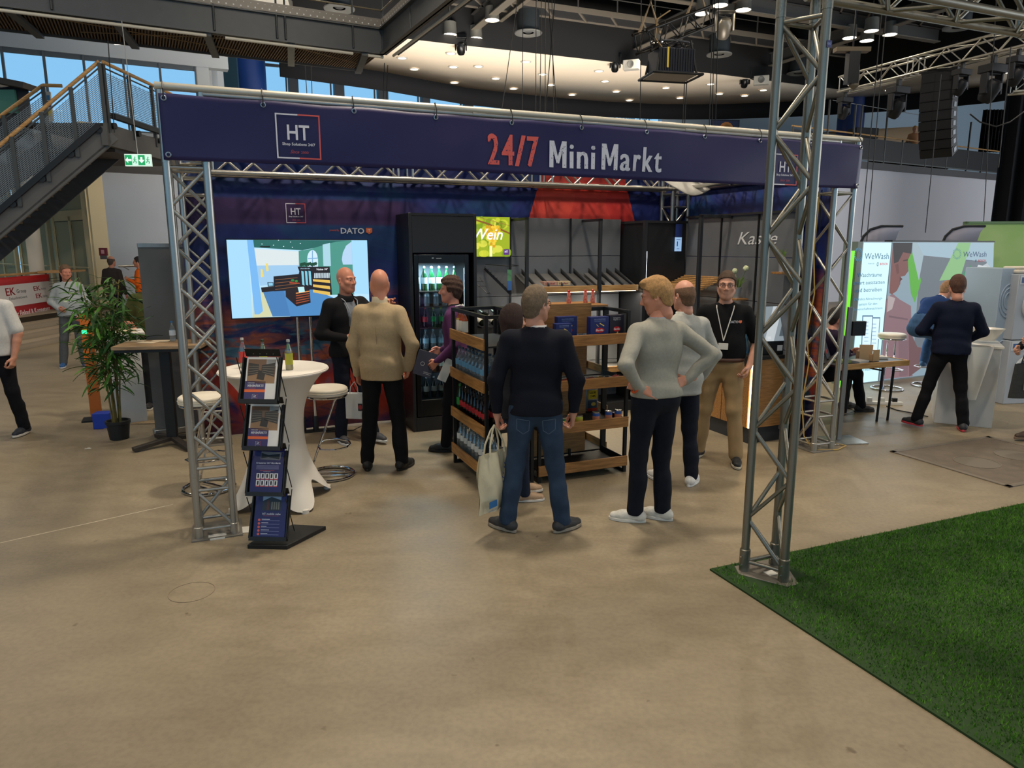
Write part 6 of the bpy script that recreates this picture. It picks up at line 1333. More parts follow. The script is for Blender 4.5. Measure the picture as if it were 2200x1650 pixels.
# right-hand stand visitors
R9 = person('man in dark navy shirt and black trousers seen from behind at the washbasin stand', G(2022, 922), radians(-12), H=1.76, hair='short', haircol=(84, 54, 40), top=(18, 24, 44), trousers=(17, 17, 20), shoe=(40, 40, 44), sole=(196, 60, 70), skin=(200, 140, 116), feet=((-.25, .08, 35), (.21, -.04, -12)),
             arms=(((-.31, .02, 1.17), (-.12, .20, 1.10)), ((.33, .03, 1.14), (.17, .20, .99))), hyaw=-.15, hpitch=-.25, hem=.90, loose=.014, belly=.02, hands=(.4, .5), armf=1.12, trk={'topname': 'shirt'}, res=.0125, sh=1.05)
R10 = person('man with glasses in blue sweater bending forward on a stool', (5.72, 9.9, 0), radians(-62), H=1.78, hair='short', haircol=(150, 112, 76), top=(30, 56, 104), trousers=(66, 96, 136), shoe=(70, 110, 150), sole=(210, 210, 210), skin=(206, 146, 120), lean=-.75, sit=True, hoff=.0, feet=((-.16, .42, 10, .42), (.14, .36, -10, .34)), hem=.90, arms=(((-.2, .35, 1.05), (-.1, .6, 1.05)), ((.2, .35, 1.05), (.1, .6, 1.05))), hpitch=-.55, res=.018, collar=(.07, 1.46, 1.52, (210, 210, 214)), name='person')
glasses(R10[0], R10[2], R10[3])
R11 = person('person in dark jacket and khaki trousers at the right edge, carrying a dark tote', G(2243, 942), radians(88), H=1.8, hair='short', top=(22, 22, 26), trousers=(134, 124, 106), shoe=(74, 56, 42), sole=(120, 100, 80), feet=((-.10, .20, 0), (.1, -.15, 0)), arms=(((-.24, .10, 1.14), (-.18, .30, 1.10)), ((.24, .08, 1.12), (.16, .28, .98))), hands=(.9, .9), res=.016)
hw = PW(R11[0], (-.16, .36, 1.05))
tb2 = thing('shopping_bag', 'dark grey shopping bag with pale lettering at the right edge', 'bag', (hw.x-.05, hw.y-.05, .50), radians(8)); BG = mat('dark_felt', (48, 48, 46), .8, bump=.2, bs=30)
m = MB().grid(lambda s, t: ((.20-.03*t)*cos(2*pi*s)*(1+.0*t), (.055-.02*t)*sin(2*pi*s), .36*t), 40, 8, closeu=True); m.add([(.2*cos(2*pi*i/40), .055*sin(2*pi*i/40), .001) for i in range(40)], [tuple(range(40))]); ob('cloth', m, BG, tb2)
for y in (-.03, .03): ob('handle', MB().path([(-.07, y, .35), (-.05, y*.6, .48), (0, 0, .56), (.05, y*.6, .48), (.07, y, .35)], .007, 6), BG, tb2)
p = Pr(); p.text('Haus', -.08, .20, .085, (206, 208, 204), w=.20, bold=.03); p.text('bank', -.09, .09, .08, (120, 124, 120), w=.20, bold=.03); p.v = [(x, -.055*sqrt(max(.02, 1-(x/.2)**2))-.006+y, z) for x, y, z in p.v]; p.build('lettering', tb2, PRINT)
# left side
R12 = person('man in white polo shirt and black trousers cut off by the left edge', G(14, 938), radians(176), H=1.82, hair='short', top=(200, 198, 194), sleeve='short', trousers=(18, 19, 24), shoe=(30, 36, 48), sole=(220, 214, 204), skin=(196, 138, 112), feet=((-.12, -.12, 5), (.12, .22, -5)), arms=(((-.27, -.02, 1.14), (-.25, .05, .89)), ((.28, .02, 1.14), (.26, .1, .9))), hem=.90, loose=.02, belly=.03, hands=(.8, .7), collar=(.068, 1.47, 1.50, (206, 204, 198)), trk={'topname': 'polo_shirt'}, sh=1.06)
R13 = person('man in pale grey half-zip sweater and blue shoes walking beside the bamboo plant', G(166, 788), radians(190), H=1.77, hair='short', haircol=(110, 84, 62), top=(166, 172, 174), trousers=(80, 84, 88), shoe=(28, 78, 132), sole=(200, 200, 200), skin=(196, 128, 104), feet=((-.14, .02, 25), (.20, .04, 10)), arms=(((-.27, .0, 1.14), (-.22, .15, .92)), ((.31, -.02, 1.14), (.10, .16, 1.03))), hyaw=.7, hpitch=-.1, hem=.90, loose=.02, belly=.03, res=.016, hands=(.8, .8), collar=(.07, 1.46, 1.51, (190, 194, 196)), legfat=1.06)
p = Pr(); p.rect(-.03, -.018, .03, .018, (214, 220, 196)); decal(R13[0], p, .0, 1.17, 'badge')
R14 = person('man with receding grey hair in dark jacket, seen from behind left of the rear wall', G(254, 706), radians(-10), H=1.84, hair='rim', haircol=(74, 62, 54), top=(58, 52, 50), trousers=(28, 32, 50), res=.022, hem=.84, loose=.03, belly=.03, sh=1.1, eyes=False, skin=(190, 132, 108))
R15 = person('bearded man in orange sweater behind the dark jacket man', G(312, 708), radians(100), H=1.83, hair='short', haircol=(34, 24, 20), top=(206, 92, 20), trousers=(60, 60, 66), res=.022, arms=(((-.25, 0, 1.15), (-.16, .22, 1.25)), ((.25, 0, 1.15), (.16, .22, 1.2))), hands=(.4, .4), eyes=False, skin=(190, 128, 100))
R16 = person('person in olive T-shirt leaning behind the grey display panel', G(345, 874), radians(-150), H=1.80, hair='short', haircol=(150, 90, 60), top=(74, 76, 40), sleeve='short', trousers=(40, 44, 50), res=.018, skin=(200, 134, 110), arms=(((-.26, .05, 1.15), (-.2, .28, 1.05)), ((.28, .0, 1.15), (.20, .22, 1.02))), lean=-.12, sh=1.08, belly=.03, loose=.015)
R17 = person('person in dark clothes seated behind the white table of the right stand', (3.92, 8.80, 0), radians(-80), H=1.74, hair='short', haircol=(40, 30, 26), top=(40, 30, 50), trousers=(20, 20, 24), shoe=(24, 24, 26), sole=(30, 30, 30), sit=True, hoff=-.42, feet=((-.12, .42, 5), (.12, .50, -5)), hem=.55, res=.018, lean=-.15, arms=(((-.2, .2, .72), (-.1, .42, .76)), ((.2, .2, .72), (.1, .42, .76))), skin=(200, 140, 116))
R18 = person('blonde person in pale top standing behind the balcony rail', tuple(RB(1968, 330)+Vector((.5, 1.2, ZG-RB(1968, 330).z))), radians(170), H=1.75, hair='bun', haircol=(206, 166, 96), top=(196, 140, 100), trousers=(60, 60, 60), res=.03, eyes=False, name='person')
# ---------------- left of the stand ----------------
def V3(p, z): return (p[0], p[1], z)
wt = thing('high_table', 'high wooden bar table with black cross foot left of the stand', 'table', (-3.58, 7.25, 0), radians(10))
ob('table_top', MB().bx(-.42, .42, -.26, .26, 1.05, 1.085), mat('weathered_wood', (172, 144, 110), .5, vs=5, stretch=(1.2, 14, 14), col2=(136, 110, 80)), wt, bev=.004); ob('edge_band', MB().bx(-.40, .40, -.24, .24, 1.02, 1.05), BLK, wt)
ob('column', MB().bx(-.05, .05, -.035, .035, .06, 1.05), BLK, wt, bev=.004)
for a in (20, 110, 200, 290):
    a = radians(a+18); ob('foot', MB().bar((.03*cos(a), .03*sin(a), .075), (.40*cos(a), .40*sin(a), .03), .07, .04), mat('scuffed_black', (44, 38, 34), .6, var=.3, vs=20), wt, bev=.004)
bottle('water_bottle', 'small clear water bottle with blue cap on the high wooden table', G(372, 733, 1.087), None, h=.21, r=.03, cap=(40, 110, 170), lab=(196, 206, 214))
for i, (x, y, r) in enumerate([(292, 733, .2), (318, 736, -.1), (345, 733, .15)]):
    o = thing('paper_leaflet', 'pale leaflet lying on the high wooden table, %s from the left' % ORD[i], 'paper', G(x, y, 1.0875), r, 'leaflets on the high table'); ob('sheet', MB().bx(-.09, .09, -.06, .06, 0, .004), mat('leaflet_cream', (214, 196, 166), .6), o)
ru = thing('roll_up_panel', 'tall plain grey roll-up display panel behind the high table', 'display panel', G(335, 936), radians(36))
ob('screen', MB().bx(0, .80, -.002, .002, .06, 2.06), mat('panel_grey', (112, 112, 108), .45, .2), ru); ob('top_rail', MB().bx(0, .80, -.012, .012, 2.05, 2.09), ALU, ru); ob('base_cassette', MB().bx(-.02, .82, -.06, .06, 0, .075), ALU, ru, bev=.01)
# bamboo plant
pl = thing('bamboo_plant', 'tall artificial bamboo plant in a round black pot left of the stand', 'plant', G(257, 942), 0)
ob('pot', MB().lathe([(0, 0), (.095, 0), (.115, .17), (.125, .175), (.125, .205), (.108, .205), (.10, .18), (0, .18)], 28), mat('black_pot', (26, 27, 28), .6), pl)
random.seed(5); CN = mat('bamboo_cane', (136, 120, 66), .6, vs=20, col2=(96, 92, 44)); LF = [mat('bamboo_leaf_%d' % i, c, .5, var=.2, vs=8, spec=.3) for i, c in enumerate([(64, 112, 38), (44, 88, 32), (88, 138, 50), (36, 66, 30)])]
canes = []
for i in range(9):
    a = random.uniform(0, 2*pi); rc_ = random.uniform(.01, .06); sp_ = random.uniform(.04, .20); H_ = random.uniform(1.2, 1.78)
    pts = [(rc_*cos(a)+sp_*cos(a)*t**1.6, rc_*sin(a)+sp_*sin(a)*t**1.6, .17+(H_-.17)*t) for t in (0, .25, .5, .75, 1)]; canes.append(pts)
    ob('cane', MB().path(pts, [.010, .009, .008, .006, .003], 6), CN, pl)
def leafmesh(m):
    q = MB(); n = 5
    for k in range(n+1): t = k/n; w = .0135*sin(pi*min(1, t*.92+.06))**.7; z = -.35*t*t*.16; q.v += [(-w, t*.16, z+.004), (0, t*.16, z), (w, t*.16, z+.004)]
    for k in range(n): b = k*3; q.f += [(b, b+1, b+4, b+3), (b+1, b+2, b+5, b+4)]
    me = bpy.data.meshes.new('leaf'); me.from_pydata(q.v, [], q.f); me.materials.append(m); return me
LM = [leafmesh(m) for m in LF]; st_mb = [MB() for _ in LF]; nleaf = 0
for k in range(760):
    c = random.choice(canes); t = min(1, max(0, random.betavariate(2.6, 1.5))); f_ = t*4; i = min(3, int(f_)); A_ = Vector(c[i]).lerp(Vector(c[i+1]), f_-i)
    if A_.z < .55: continue
    az = random.uniform(0, 2*pi); rr = random.uniform(.02, .24)*(1.1-.45*abs(A_.z-1.2)); pos = A_+Vector((cos(az)*rr, sin(az)*rr, random.uniform(-.03, .08)))
    M = Matrix.Translation(pos) @ Matrix.Rotation(az-pi/2+random.uniform(-.7, .7), 4, 'Z') @ Matrix.Rotation(random.uniform(-.7, .9), 4, 'X') @ Matrix.Rotation(random.uniform(-.6, .6), 4, 'Y') @ Matrix.Scale(random.uniform(.7, 1.25), 4)
    li = random.choice((0, 0, 1, 1, 2, 3))
    if nleaf < 280:
        o = bpy.data.objects.new('leaf', LM[li]); COL.objects.link(o); o.parent = pl; o.matrix_local = M; nleaf += 1
    else: st_mb[li].add([M @ v.co for v in LM[li].vertices], [tuple(p_.vertices) for p_ in LM[li].polygons])
    if k % 4 == 0: rod('twig', A_, pos, .0022, CN, pl, 5)
for m_, mb in zip(LF, st_mb): ob('foliage', mb, m_, pl)['kind'] = 'stuff'
# counters and panel behind the plant
ct = thing('white_counter', 'white display counter with leaflets on top, behind the bamboo plant', 'counter', (-4.62, 8.35, 0), radians(30))
ob('body', MB().bx(-.18, .18, -.2, .25, 0.0, 1.04), WHITE, ct, bev=.004); ob('top', MB().bx(-.24, .24, -.22, .28, 1.04, 1.07), WHITE, ct, bev=.003); ob('leaflet_stack', MB().bx(-.16, .16, -.1, .15, 1.07, 1.085), mat('leaflet_cream', (214, 196, 166), .6), ct); ob('side_tint', MB().bx(-.182, -.18, -.18, .23, .02, 1.0), mat('pinkish_panel', (196, 180, 176), .5), ct)
op = thing('orange_stele', 'slim orange display stele behind the bamboo plant', 'display panel', (-5.02, 8.35, 0), radians(25))
ob('panel', MB().bx(-.06, .06, -.02, .02, .05, 1.28), mat('orange_panel', (206, 110, 30), .5), op); ob('foot', MB().bx(-.15, .15, -.12, .12, 0, .02), BLK, op); ob('status_light', MB().bx(-.05, .0, -.03, -.02, 1.05, 1.09), mat('green_light', (40, 220, 110), .4, em=(30, 230, 120), ems=5), op)
bb = thing('blue_box', 'small bright blue box on the floor behind the plant pot', 'box', (-4.72, 7.98, 0), radians(10)); ob('carton', MB().bx(-.09, .09, -.08, .08, 0, .18), mat('vivid_blue', (26, 62, 176), .5), bb, bev=.004)
for i, (x, y, lb) in enumerate([(238, 918, 'left'), (312, 908, 'right')]):
    o = thing('woven_mat', 'small beige woven mat on the floor to the %s of the plant pot' % lb, 'mat', G(x, y, .001), .1, 'woven mats by the plant'); ob('mat', MB().bx(-.14, .14, -.07, .07, 0, .008), mat('woven_beige', (176, 150, 116), .8, var=.2, vs=60), o)
cr = thing('floor_scrap', 'small white paper scrap on the floor left of the table foot', 'scrap', G(189, 964, .001), .2); ob('scrap', MB().bx(-.03, .03, -.008, .008, 0, .003).bx(-.012, .012, .0, .03, 0, .003), mat('paper_label', (225, 222, 212), .6), cr)
# red and white banner on the platform rail
b0 = G(0, 596, 1.38); b1 = G(103, 588, 1.38); BA = math.atan2(b1.y-b0.y, b1.x-b0.x); BL = (b1.xy-b0.xy).length
rb_ = thing('rail_banner', 'red and white banner reading EK Group hanging on the platform rail', 'banner', (b0.x, b0.y, 0), BA)
RED = (196, 30, 38); RM = mat('red_vinyl', RED, .45, bump=.1, bs=4)
ob('cloth', MB().grid(lambda s, t: (-2.5+(BL+2.5)*s, .02*sin(8*s+3*t)-.06*(1-t), .33+1.04*t), 40, 8), RM, rb_, solid=.004)
def bu_(px, py=630): p = ONL(px, py, b0, BA); return (p.xy-b0.xy).dot(Vector((cos(BA), sin(BA)))), p.z
p = Pr(.001); p.v = []; p.rect(-2.5, .70, BL, 1.20, (222, 216, 212)); p.L = 1
def btx(t, px0, px1, py, pyh, col, bold=.0):
    u0, z0 = bu_(px0, py); u1, _ = bu_(px1, py); _, z1 = bu_(px0, pyh); p.text(t, u0, z0, max(.03, z1-z0), col, w=u1-u0, bold=bold)
btx('EK', 6, 27, 636, 619, RED, .04); btx('Group', 29, 50, 630, 622, (50, 50, 56), .01); btx('Einkaufsnetzwerk', 12, 52, 645, 639, (60, 60, 66)); btx('EK', 66, 81, 625, 615, RED, .04); btx('home', 82, 92, 623, 617, (50, 50, 56)); btx('EK', 70, 84, 641, 631, RED, .04); btx('fashion', 85, 95, 639, 633, (50, 50, 56))
u0, z0 = bu_(20, 668); p.text('für Einkauf & Kompetenz', u0, .47, .12, (236, 226, 224), w=bu_(98, 662)[0]-u0, bold=.02)
p.v = [(x, y-.03-.06*(1-(z-.33)/1.04)-.02*1.0, z) for x, y, z in p.v]; p.build('print', rb_, PRINT)
rl = thing('platform_rail', 'grey platform railing with wooden handrail above the red banner', 'railing', (b0.x, b0.y, 0), BA)
ob('handrail', MB().bar((-3, .05, 1.42), (BL+.25, .05, 1.42), .08, .05), OAK, rl, bev=.01)
for k in range(5): rod('post', (-2.6+k*1.25, .08, ZP), (-2.6+k*1.25, .08, 1.4), .02, STEELG, rl)
hb = thing('rail_table', 'wooden high table with black legs at the end of the platform rail', 'table', V3(G(122, 586, 1.42), 0), BA)
ob('table_top', MB().bx(-.2, 1.1, -.25, .35, 1.42, 1.47), OAK, hb); ob('column', MB().bx(.35, .45, 0, .1, ZP, 1.42), BLK, hb)
mesh_b = MB()
for k in range(12): mesh_b.bx(BL+.0-BL, .9, .2, .21, .55+.065*k, .56+.065*k)
ob('wire_basket', mesh_b, STEELG, hb)['kind'] = 'stuff'
# wall fittings
o = thing('fire_alarm', 'small dark red fire alarm call point on the cream jamb', 'alarm', AT(222, 541, 19.2)); ob('housing', MB().bx(-.10, .10, -.03, .03, -.10, .10), mat('alarm_red', (110, 24, 40), .5), o); ob('icon', MB().bx(-.04, .04, -.035, -.03, -.05, .05), mat('icon_pink', (200, 150, 150), .5), o)
o = thing('wall_switch', 'small grey switch plate below the fire alarm', 'switch', AT(223, 553, 19.2)); ob('plate', MB().bx(-.08, .08, -.03, .03, -.05, .05), STEELG, o)
wrl = thing('wall_rail', 'pale metal handrail on the blue-grey wall behind the orange sweater man', 'handrail', AT(255, 572, 19.0)); ob('rail', MB().tube((0, 0, 0), (.9, .1, .02), .03), ALU, wrl); ob('bracket', MB().tube((.1, 0, 0), (.1, .3, -.1), .015).tube((.8, .1, 0), (.8, .4, -.1), .015), ALU, wrl)
# exit signs
EG = (20, 166, 96)
def exit_sign(label, loc, rz, w, cable=None, both=True):
    o = thing('exit_sign', label, 'exit sign', loc, rz); h = w*.46
    ob('housing', MB().bx(-w/2, w/2, 0, .05, -h/2, h/2), mat('sign_white', (226, 236, 230), .5, em=(200, 240, 220), ems=.5), o)
    p = Pr(.0008); q = w/2
    for s in ((-1, 1) if both else (0,)):
        cx = s*w/4*1.0; hw_ = w*.235 if both else w*.46
        p.L = 0; p.rect(cx-hw_, -h*.42, cx+hw_*.12, h*.42, EG); p.rect(cx+hw_*.16, -h*.42, cx+hw_, h*.42, (214, 246, 230)); p.L = 1
        ax = cx-hw_*.45; a = h*.26
        if s <= 0 and both: p.poly([(ax-a, 0), (ax-a*.1, a), (ax-a*.1, a*.35), (ax+a, a*.35), (ax+a, -a*.35), (ax-a*.1, -a*.35), (ax-a*.1, -a)], (240, 250, 245))
        else: p.poly([(ax, -a), (ax+a, a*.1), (ax+a*.35, a*.1), (ax+a*.35, a), (ax-a*.35, a), (ax-a*.35, a*.1), (ax-a, a*.1)], (240, 250, 245))
        rx = cx+hw_*.58; p.ell(rx+a*.1, a*.9, a*.22, a*.22, EG, 10); p.line([(rx, a*.6), (rx-a*.1, -a*.1), (rx+a*.45, -a*.5), (rx+a*.3, -a*1.1)], a*.28, EG); p.line([(rx-a*.1, -a*.1), (rx-a*.5, -a*.9)], a*.28, EG); p.line([(rx-a*.5, a*.2), (rx, a*.5), (rx+a*.5, a*.1)], a*.2, EG)
    p.build('pictogram', o, printmat('exit_print', 1.0), loc=(0, -.002, 0))
    if cable: rod('cable', (0, .02, h/2), (cable[0], .02, cable[1]), .006, mat('pale_cable', (170, 170, 166), .5), o, 6)
    return o
exit_sign('hanging green exit sign with two arrows and running figures in front of the grey wall', AT(296, 344, 12), radians(4), .41, (-.05, 2.1))
exit_sign('small green exit sign hanging in the foyer behind the doors', dj+nrm*.6+dd*1.35+Vector((0, 0, ZP+2.72)), DA, .30, None, False)
o = thing('foyer_notice', 'pale blue notice plate hanging above the right door', 'sign', dj+nrm*.5+dd*.5+Vector((0, 0, ZP+2.75)), DA); ob('plate', MB().bx(-.13, .13, 0, .02, -.12, .12), mat('notice_blue', (150, 186, 206), .5), o)
cl_ = thing('ceiling_lamp', 'small white rectangular lamp on the pale ceiling beyond the gantry', 'ceiling light', AT(262, 92, 17)); ob('lamp', MB().bx(-.18, .18, -.05, .05, -.03, .03), mat('lamp_white', (240, 238, 230), .5, em=(255, 246, 226), ems=3), cl_)
# staircase with landing
L0 = G(228, 266, 4.1); L1 = G(352, 305, 4.1); LA = math.atan2(L1.y-L0.y, L1.x-L0.x); SA = radians(200)
sdir = Vector((cos(SA), sin(SA))); e0 = ONL(0, 462, L0, SA); srun = (e0.xy-L0.xy).length; sdrop = 4.1-e0.z
RAIL_G = mat('rail_grey', (70, 72, 72), .5, .4); WIRE = mat('wire_mesh', (128, 132, 134), .45, .6)
sc_ = thing('staircase', 'grey steel staircase with wooden handrail rising to the gallery on the left', 'staircase', (L0.x, L0.y, 4.1), SA)
def SZ(x): return -sdrop*x/srun
X1 = srun+.6
ob('stringer', MB().bar((-.05, 0, -.12), (X1, 0, SZ(X1)-.12), .08, .34).bar((-.05, -.04, -.28), (X1, -.04, SZ(X1)-.28), .16, .03), STEELG, sc_)
ob('far_stringer', MB().bar((-.05, -1.5, -.12), (X1, -1.5, SZ(X1)-.12), .06, .3), STEELD, sc_)
nst = 17
for k in range(nst): x = X1*(k+.5)/nst; block('tread', (x, -.75, SZ(x)+.03), (X1/nst*1.05, 1.45, .035), mat('tread_brown', (104, 88, 70), .7), sc_)
def balustrade(par, x0, x1, zf, y, n, hr=.98, wires=24):
    m = MB()
    for k in range(wires): h = .10+.74*k/wires; m.bar((x0, y, zf(x0)+h), (x1, y, zf(x1)+h), .004, .010)
    for k in range(int((x1-x0)/.05)): x = x0+.05*k; m.bar((x, y, zf(x)+.1), (x, y, zf(x)+.84), .004, .004)
    ob('mesh_infill', m, WIRE, par)['kind'] = 'stuff'
    ob('handrail', MB().tube((x0, y, zf(x0)+hr), (x1, y, zf(x1)+hr), .030, 10), OAK, par); ob('under_rail', MB().bar((x0, y, zf(x0)+hr-.09), (x1, y, zf(x1)+hr-.09), .02, .02), RAIL_G, par)
    for k in range(n):
        x = x0+(x1-x0)*k/(n-1); ob('baluster_post', MB().bx(x-.03, x+.03, y-.02, y+.03, zf(x)-.15, zf(x)+hr-.03), RAIL_G, par)
        ob('cable_drum', MB().tube((x+.1, y-.06, zf(x+.1)-.02), (x+.1, y+.04, zf(x+.1)-.02), .055, 10), BLK, par)
balustrade(sc_, 0, X1, SZ, .05, 6)
ob('black_tube', MB().bar((.1, .08, SZ(.1)+.05), (X1, .08, SZ(X1)+.05), .06, .09), BLK, sc_)
ld = thing('stair_landing', 'grey steel landing with mesh balustrade at the top of the left staircase', 'landing', (L0.x, L0.y, 4.1), LA)
LL = (L1.xy-L0.xy).length+.4
ob('edge_beam', MB().bx(-.1, LL, -.05, .05, -.36, .0), STEELG, ld); ob('deck', MB().bx(-.1, LL, 0, 1.4, -.05, .0), STEELD, ld); ob('soffit', MB().bx(.3, LL, .05, 1.4, -.42, -.36), mat('landing_underside', (66, 64, 64), .7), ld)
balustrade(ld, 0, LL, lambda x: 0, -.05, 4); ob('black_tube', MB().bx(.1, LL, -.12, -.03, .10, .19), BLK, ld)
# upper balustrade at far left
q0 = ONL(0, 250, AT(0, 250, 13), radians(195)); q1 = ONL(92, 183, AT(0, 250, 13), radians(195))
ub = thing('upper_balustrade', 'wooden handrail and mesh balustrade of the upper flight at the far left', 'railing', (q1.x, q1.y, q1.z-.98), math.atan2(q0.y-q1.y, q0.x-q1.x))
ul = (q0.xy-q1.xy).length; ud = q1.z-q0.z; balustrade(ub, 0, ul+.6, lambda x: -ud*x/ul, 0, 3); ob('string_board', MB().bar((-.1, .1, -.05), (ul+.6, .1, -.05-ud*(ul+.6)/ul), .06, .35), STEELD, ub); ob('rail_end', MB().tube((0, 0, .98), (-.3, 0, .985), .03), OAK, ub)
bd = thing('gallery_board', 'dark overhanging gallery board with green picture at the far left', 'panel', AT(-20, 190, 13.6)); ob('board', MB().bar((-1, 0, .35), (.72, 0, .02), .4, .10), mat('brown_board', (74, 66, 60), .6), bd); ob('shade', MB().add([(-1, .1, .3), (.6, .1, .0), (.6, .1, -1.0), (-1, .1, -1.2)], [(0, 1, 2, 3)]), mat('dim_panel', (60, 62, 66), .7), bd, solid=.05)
ob('picture', MB().bx(-.1, .42, 0, .05, -.42, -.02), mat('green_picture', (90, 150, 130), .6), bd); 
pn = thing('gallery_notice', 'small white, blue and yellow notice board behind the upper balustrade', 'sign', AT(103, 225, 13.4)); ob('board', MB().bx(-.06, .06, 0, .03, -.28, .22), WHITE, pn); p = Pr(); p.rect(-.05, .08, .05, .16, (60, 140, 200)); p.rect(-.05, -.04, .05, .06, (40, 90, 160)); p.rect(-.03, -.2, .04, -.08, (226, 206, 90)); p.build('print', pn, PRINT, loc=(0, -.002, 0))
# ---------------- gantry walkway at the top left ----------------
c0_ = G(825, 118, 5.7); c1_ = G(0, 15, 5.7); GA = math.atan2(c0_.y-c1_.y, c0_.x-c1_.x); GL_ = (c0_.xy-c1_.xy).length
gw = thing('gantry_walkway', 'grey steel gantry walkway with perforated top strip crossing the upper left', 'gantry', (c1_.x, c1_.y, 5.7), GA)
X0 = -3.0; XL = GL_
GB = mat('gantry_grey', (84, 86, 88), .5, .3, var=.04); GP = mat('perforated_steel', (132, 126, 118), .5, .4)
ob('beam', MB().bx(X0, XL, 0, .03, 0, .46).bx(X0, XL, -.05, .10, 0, .025).bx(X0, XL, -.05, .10, .44, .465), GB, gw)
ob('perforated_strip', MB().bx(X0, XL, -.06, -.04, .47, .62), GP, gw)
hm = MB()
for k in range(int((XL-X0)/.12)):
    x = X0+.06+.12*k
    hm.lathe([(0, 0), (.014, 0)], 8, (0, 0, 0)); n_ = 9; hm.v[-16:] = [(x+a*1.0, -.0615, .505+b) for a, b, c in [(v[0], v[1], v[2]) for v in hm.v[-16:]]]
    hm.lathe([(0, 0), (.007, 0)], 6, (0, 0, 0)); hm.v[-12:] = [(x+.05+a, -.0615, .575+b) for a, b, c in [(v[0], v[1], v[2]) for v in hm.v[-12:]]]
ob('perforations', hm, mat('hole_white', (206, 204, 200), .5, em=(200, 200, 200), ems=.12), gw)['kind'] = 'stuff'
ob('far_beam', MB().bx(X0, XL, 1.5, 1.53, 0, .2), GB, gw)
dk = MB()
for k in range(int((XL-X0)/.05)): dk.bx(X0+.05*k, X0+.05*k+.022, .05, 1.5, .04, .075)
ob('grating', dk, mat('grating_brown', (100, 84, 66), .7), gw)['kind'] = 'stuff'
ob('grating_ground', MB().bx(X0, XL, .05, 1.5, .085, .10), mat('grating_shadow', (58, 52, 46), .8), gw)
for px in (45, 272, 462, 640, 797):
    u_ = (ONL(px, 95, c1_, GA).xy-c1_.xy).dot(Vector((cos(GA), sin(GA)))); ob('cross_member', MB().bar((u_-.12, .0, -.02), (u_+.15, 1.52, -.02), .13, .06), GB, gw)
for a, b in ((0, 445), (482, 757), (788, 822)):
    ua = (ONL(a, 60, c1_, GA).xy-c1_.xy).dot(Vector((cos(GA), sin(GA)))); ub_ = (ONL(b, 100, c1_, GA).xy-c1_.xy).dot(Vector((cos(GA), sin(GA))))
    if a == 0: ua = X0
    rod('conduit', (ua, -.02, -.05), (ub_, -.02, -.05), .026, mat('white_conduit', (206, 200, 184), .4), gw, 10)
for a, b in (((.0, .1), (3.6, .95)), ((3.6, .1), (1.0, .95)), ((4.2, .1), (6.0, .95))): rod('tie_rod', (a[0], a[1], .0), (b[0], b[1], -.0), .008, mat('rod_gold', (140, 116, 80), .5, .4), gw, 6)
u46 = (ONL(460, 50, c1_, GA).xy-c1_.xy).dot(Vector((cos(GA), sin(GA))))
for k, u_ in enumerate((u46-2.4, u46, u46+1.05, u46+1.2, XL-.6, XL-.02)): rod('rail_post', (u_, -.03, .05), (u_, -.03, 1.6), .018, RAIL_G, gw, 8)
for z in (.78, 1.2, 1.6): rod('guard_rail', (X0, -.03, z), (XL-.02, -.03, z), .014, mat('brass_rail', (130, 118, 92), .45, .5), gw, 8)
e2 = G(975, 0, 5.7); g2a = math.atan2(e2.y-c0_.y, e2.x-c0_.x)
gw2 = thing('gantry_walkway', 'second arm of the gantry walkway turning towards the camera above the banner', 'gantry', (c0_.x, c0_.y, 5.7), g2a)
L2 = 7.0
ob('beam', MB().bx(0, L2, -.03, 0, 0, .46).bx(0, L2, -.10, .05, 0, .025).bx(0, L2, -.1, .05, .44, .465), GB, gw2); ob('perforated_strip', MB().bx(-.03, L2, -.06, -.04, .47, .62), GP, gw2)
hm = MB()
for k in range(int(L2/.12)): x = .06+.12*k; hm.add([(x+.014*cos(a), -.0615, .52+.014*sin(a)) for a in [2*pi*i/8 for i in range(8)]], [tuple(range(8))]); hm.add([(x+.05+.007*cos(a), -.0615, .58+.007*sin(a)) for a in [2*pi*i/6 for i in range(6)]], [tuple(range(6))])
ob('perforations', hm, mat('hole_white', (206, 204, 200), .5), gw2)['kind'] = 'stuff'
rod('conduit', (.15, .14, -.03), (L2, .14, -.03), .026, mat('white_conduit', (206, 200, 184), .4), gw2, 10); rod('conduit', (.2, .22, -.01), (L2, .22, -.01), .02, BLK, gw2, 10)
for z in (.78, 1.2, 1.6): rod('guard_rail', (0, -.03, z), (L2, -.03, z), .014, mat('brass_rail', (130, 118, 92), .45, .5), gw2, 8)
for k in range(5): rod('rail_post', (.02+1.6*k, -.03, .05), (.02+1.6*k, -.03, 1.6), .018, RAIL_G, gw2, 8)
# ---------------- technical ceiling ----------------
def inv(p): d = Vector((p[0]-S0[0], p[1]-S0[1])); return d.x*cos(TH)+d.y*sin(TH), -d.x*sin(TH)+d.y*cos(TH)
ua0 = inv((-1.58, 25.8))[0]; vb0 = inv((4.0, 22.04))[1]; vin = inv(inner[3])[1]
BM = mat('ceiling_beam', (84, 83, 82), .6, .2); BMB = mat('ceiling_beam_flange', (128, 120, 108), .6, .2)
def cbeam(a, b, z, h, w, grp='ceiling beams', lab=None):
    t = thing('ceiling_beam', lab or 'dark steel beam of the technical ceiling grid', 'beam', V3(a, z), math.atan2(b[1]-a[1], b[0]-a[0]), grp); L = math.hypot(b[0]-a[0], b[1]-a[1])
    ob('web', MB().bx(0, L, -.02, .02, .03, h), BM, t); ob('bottom_flange', MB().bx(0, L, -w/2, w/2, 0, .03), BMB, t); ob('top_flange', MB().bx(0, L, -w/2, w/2, h, h+.03), BM, t)
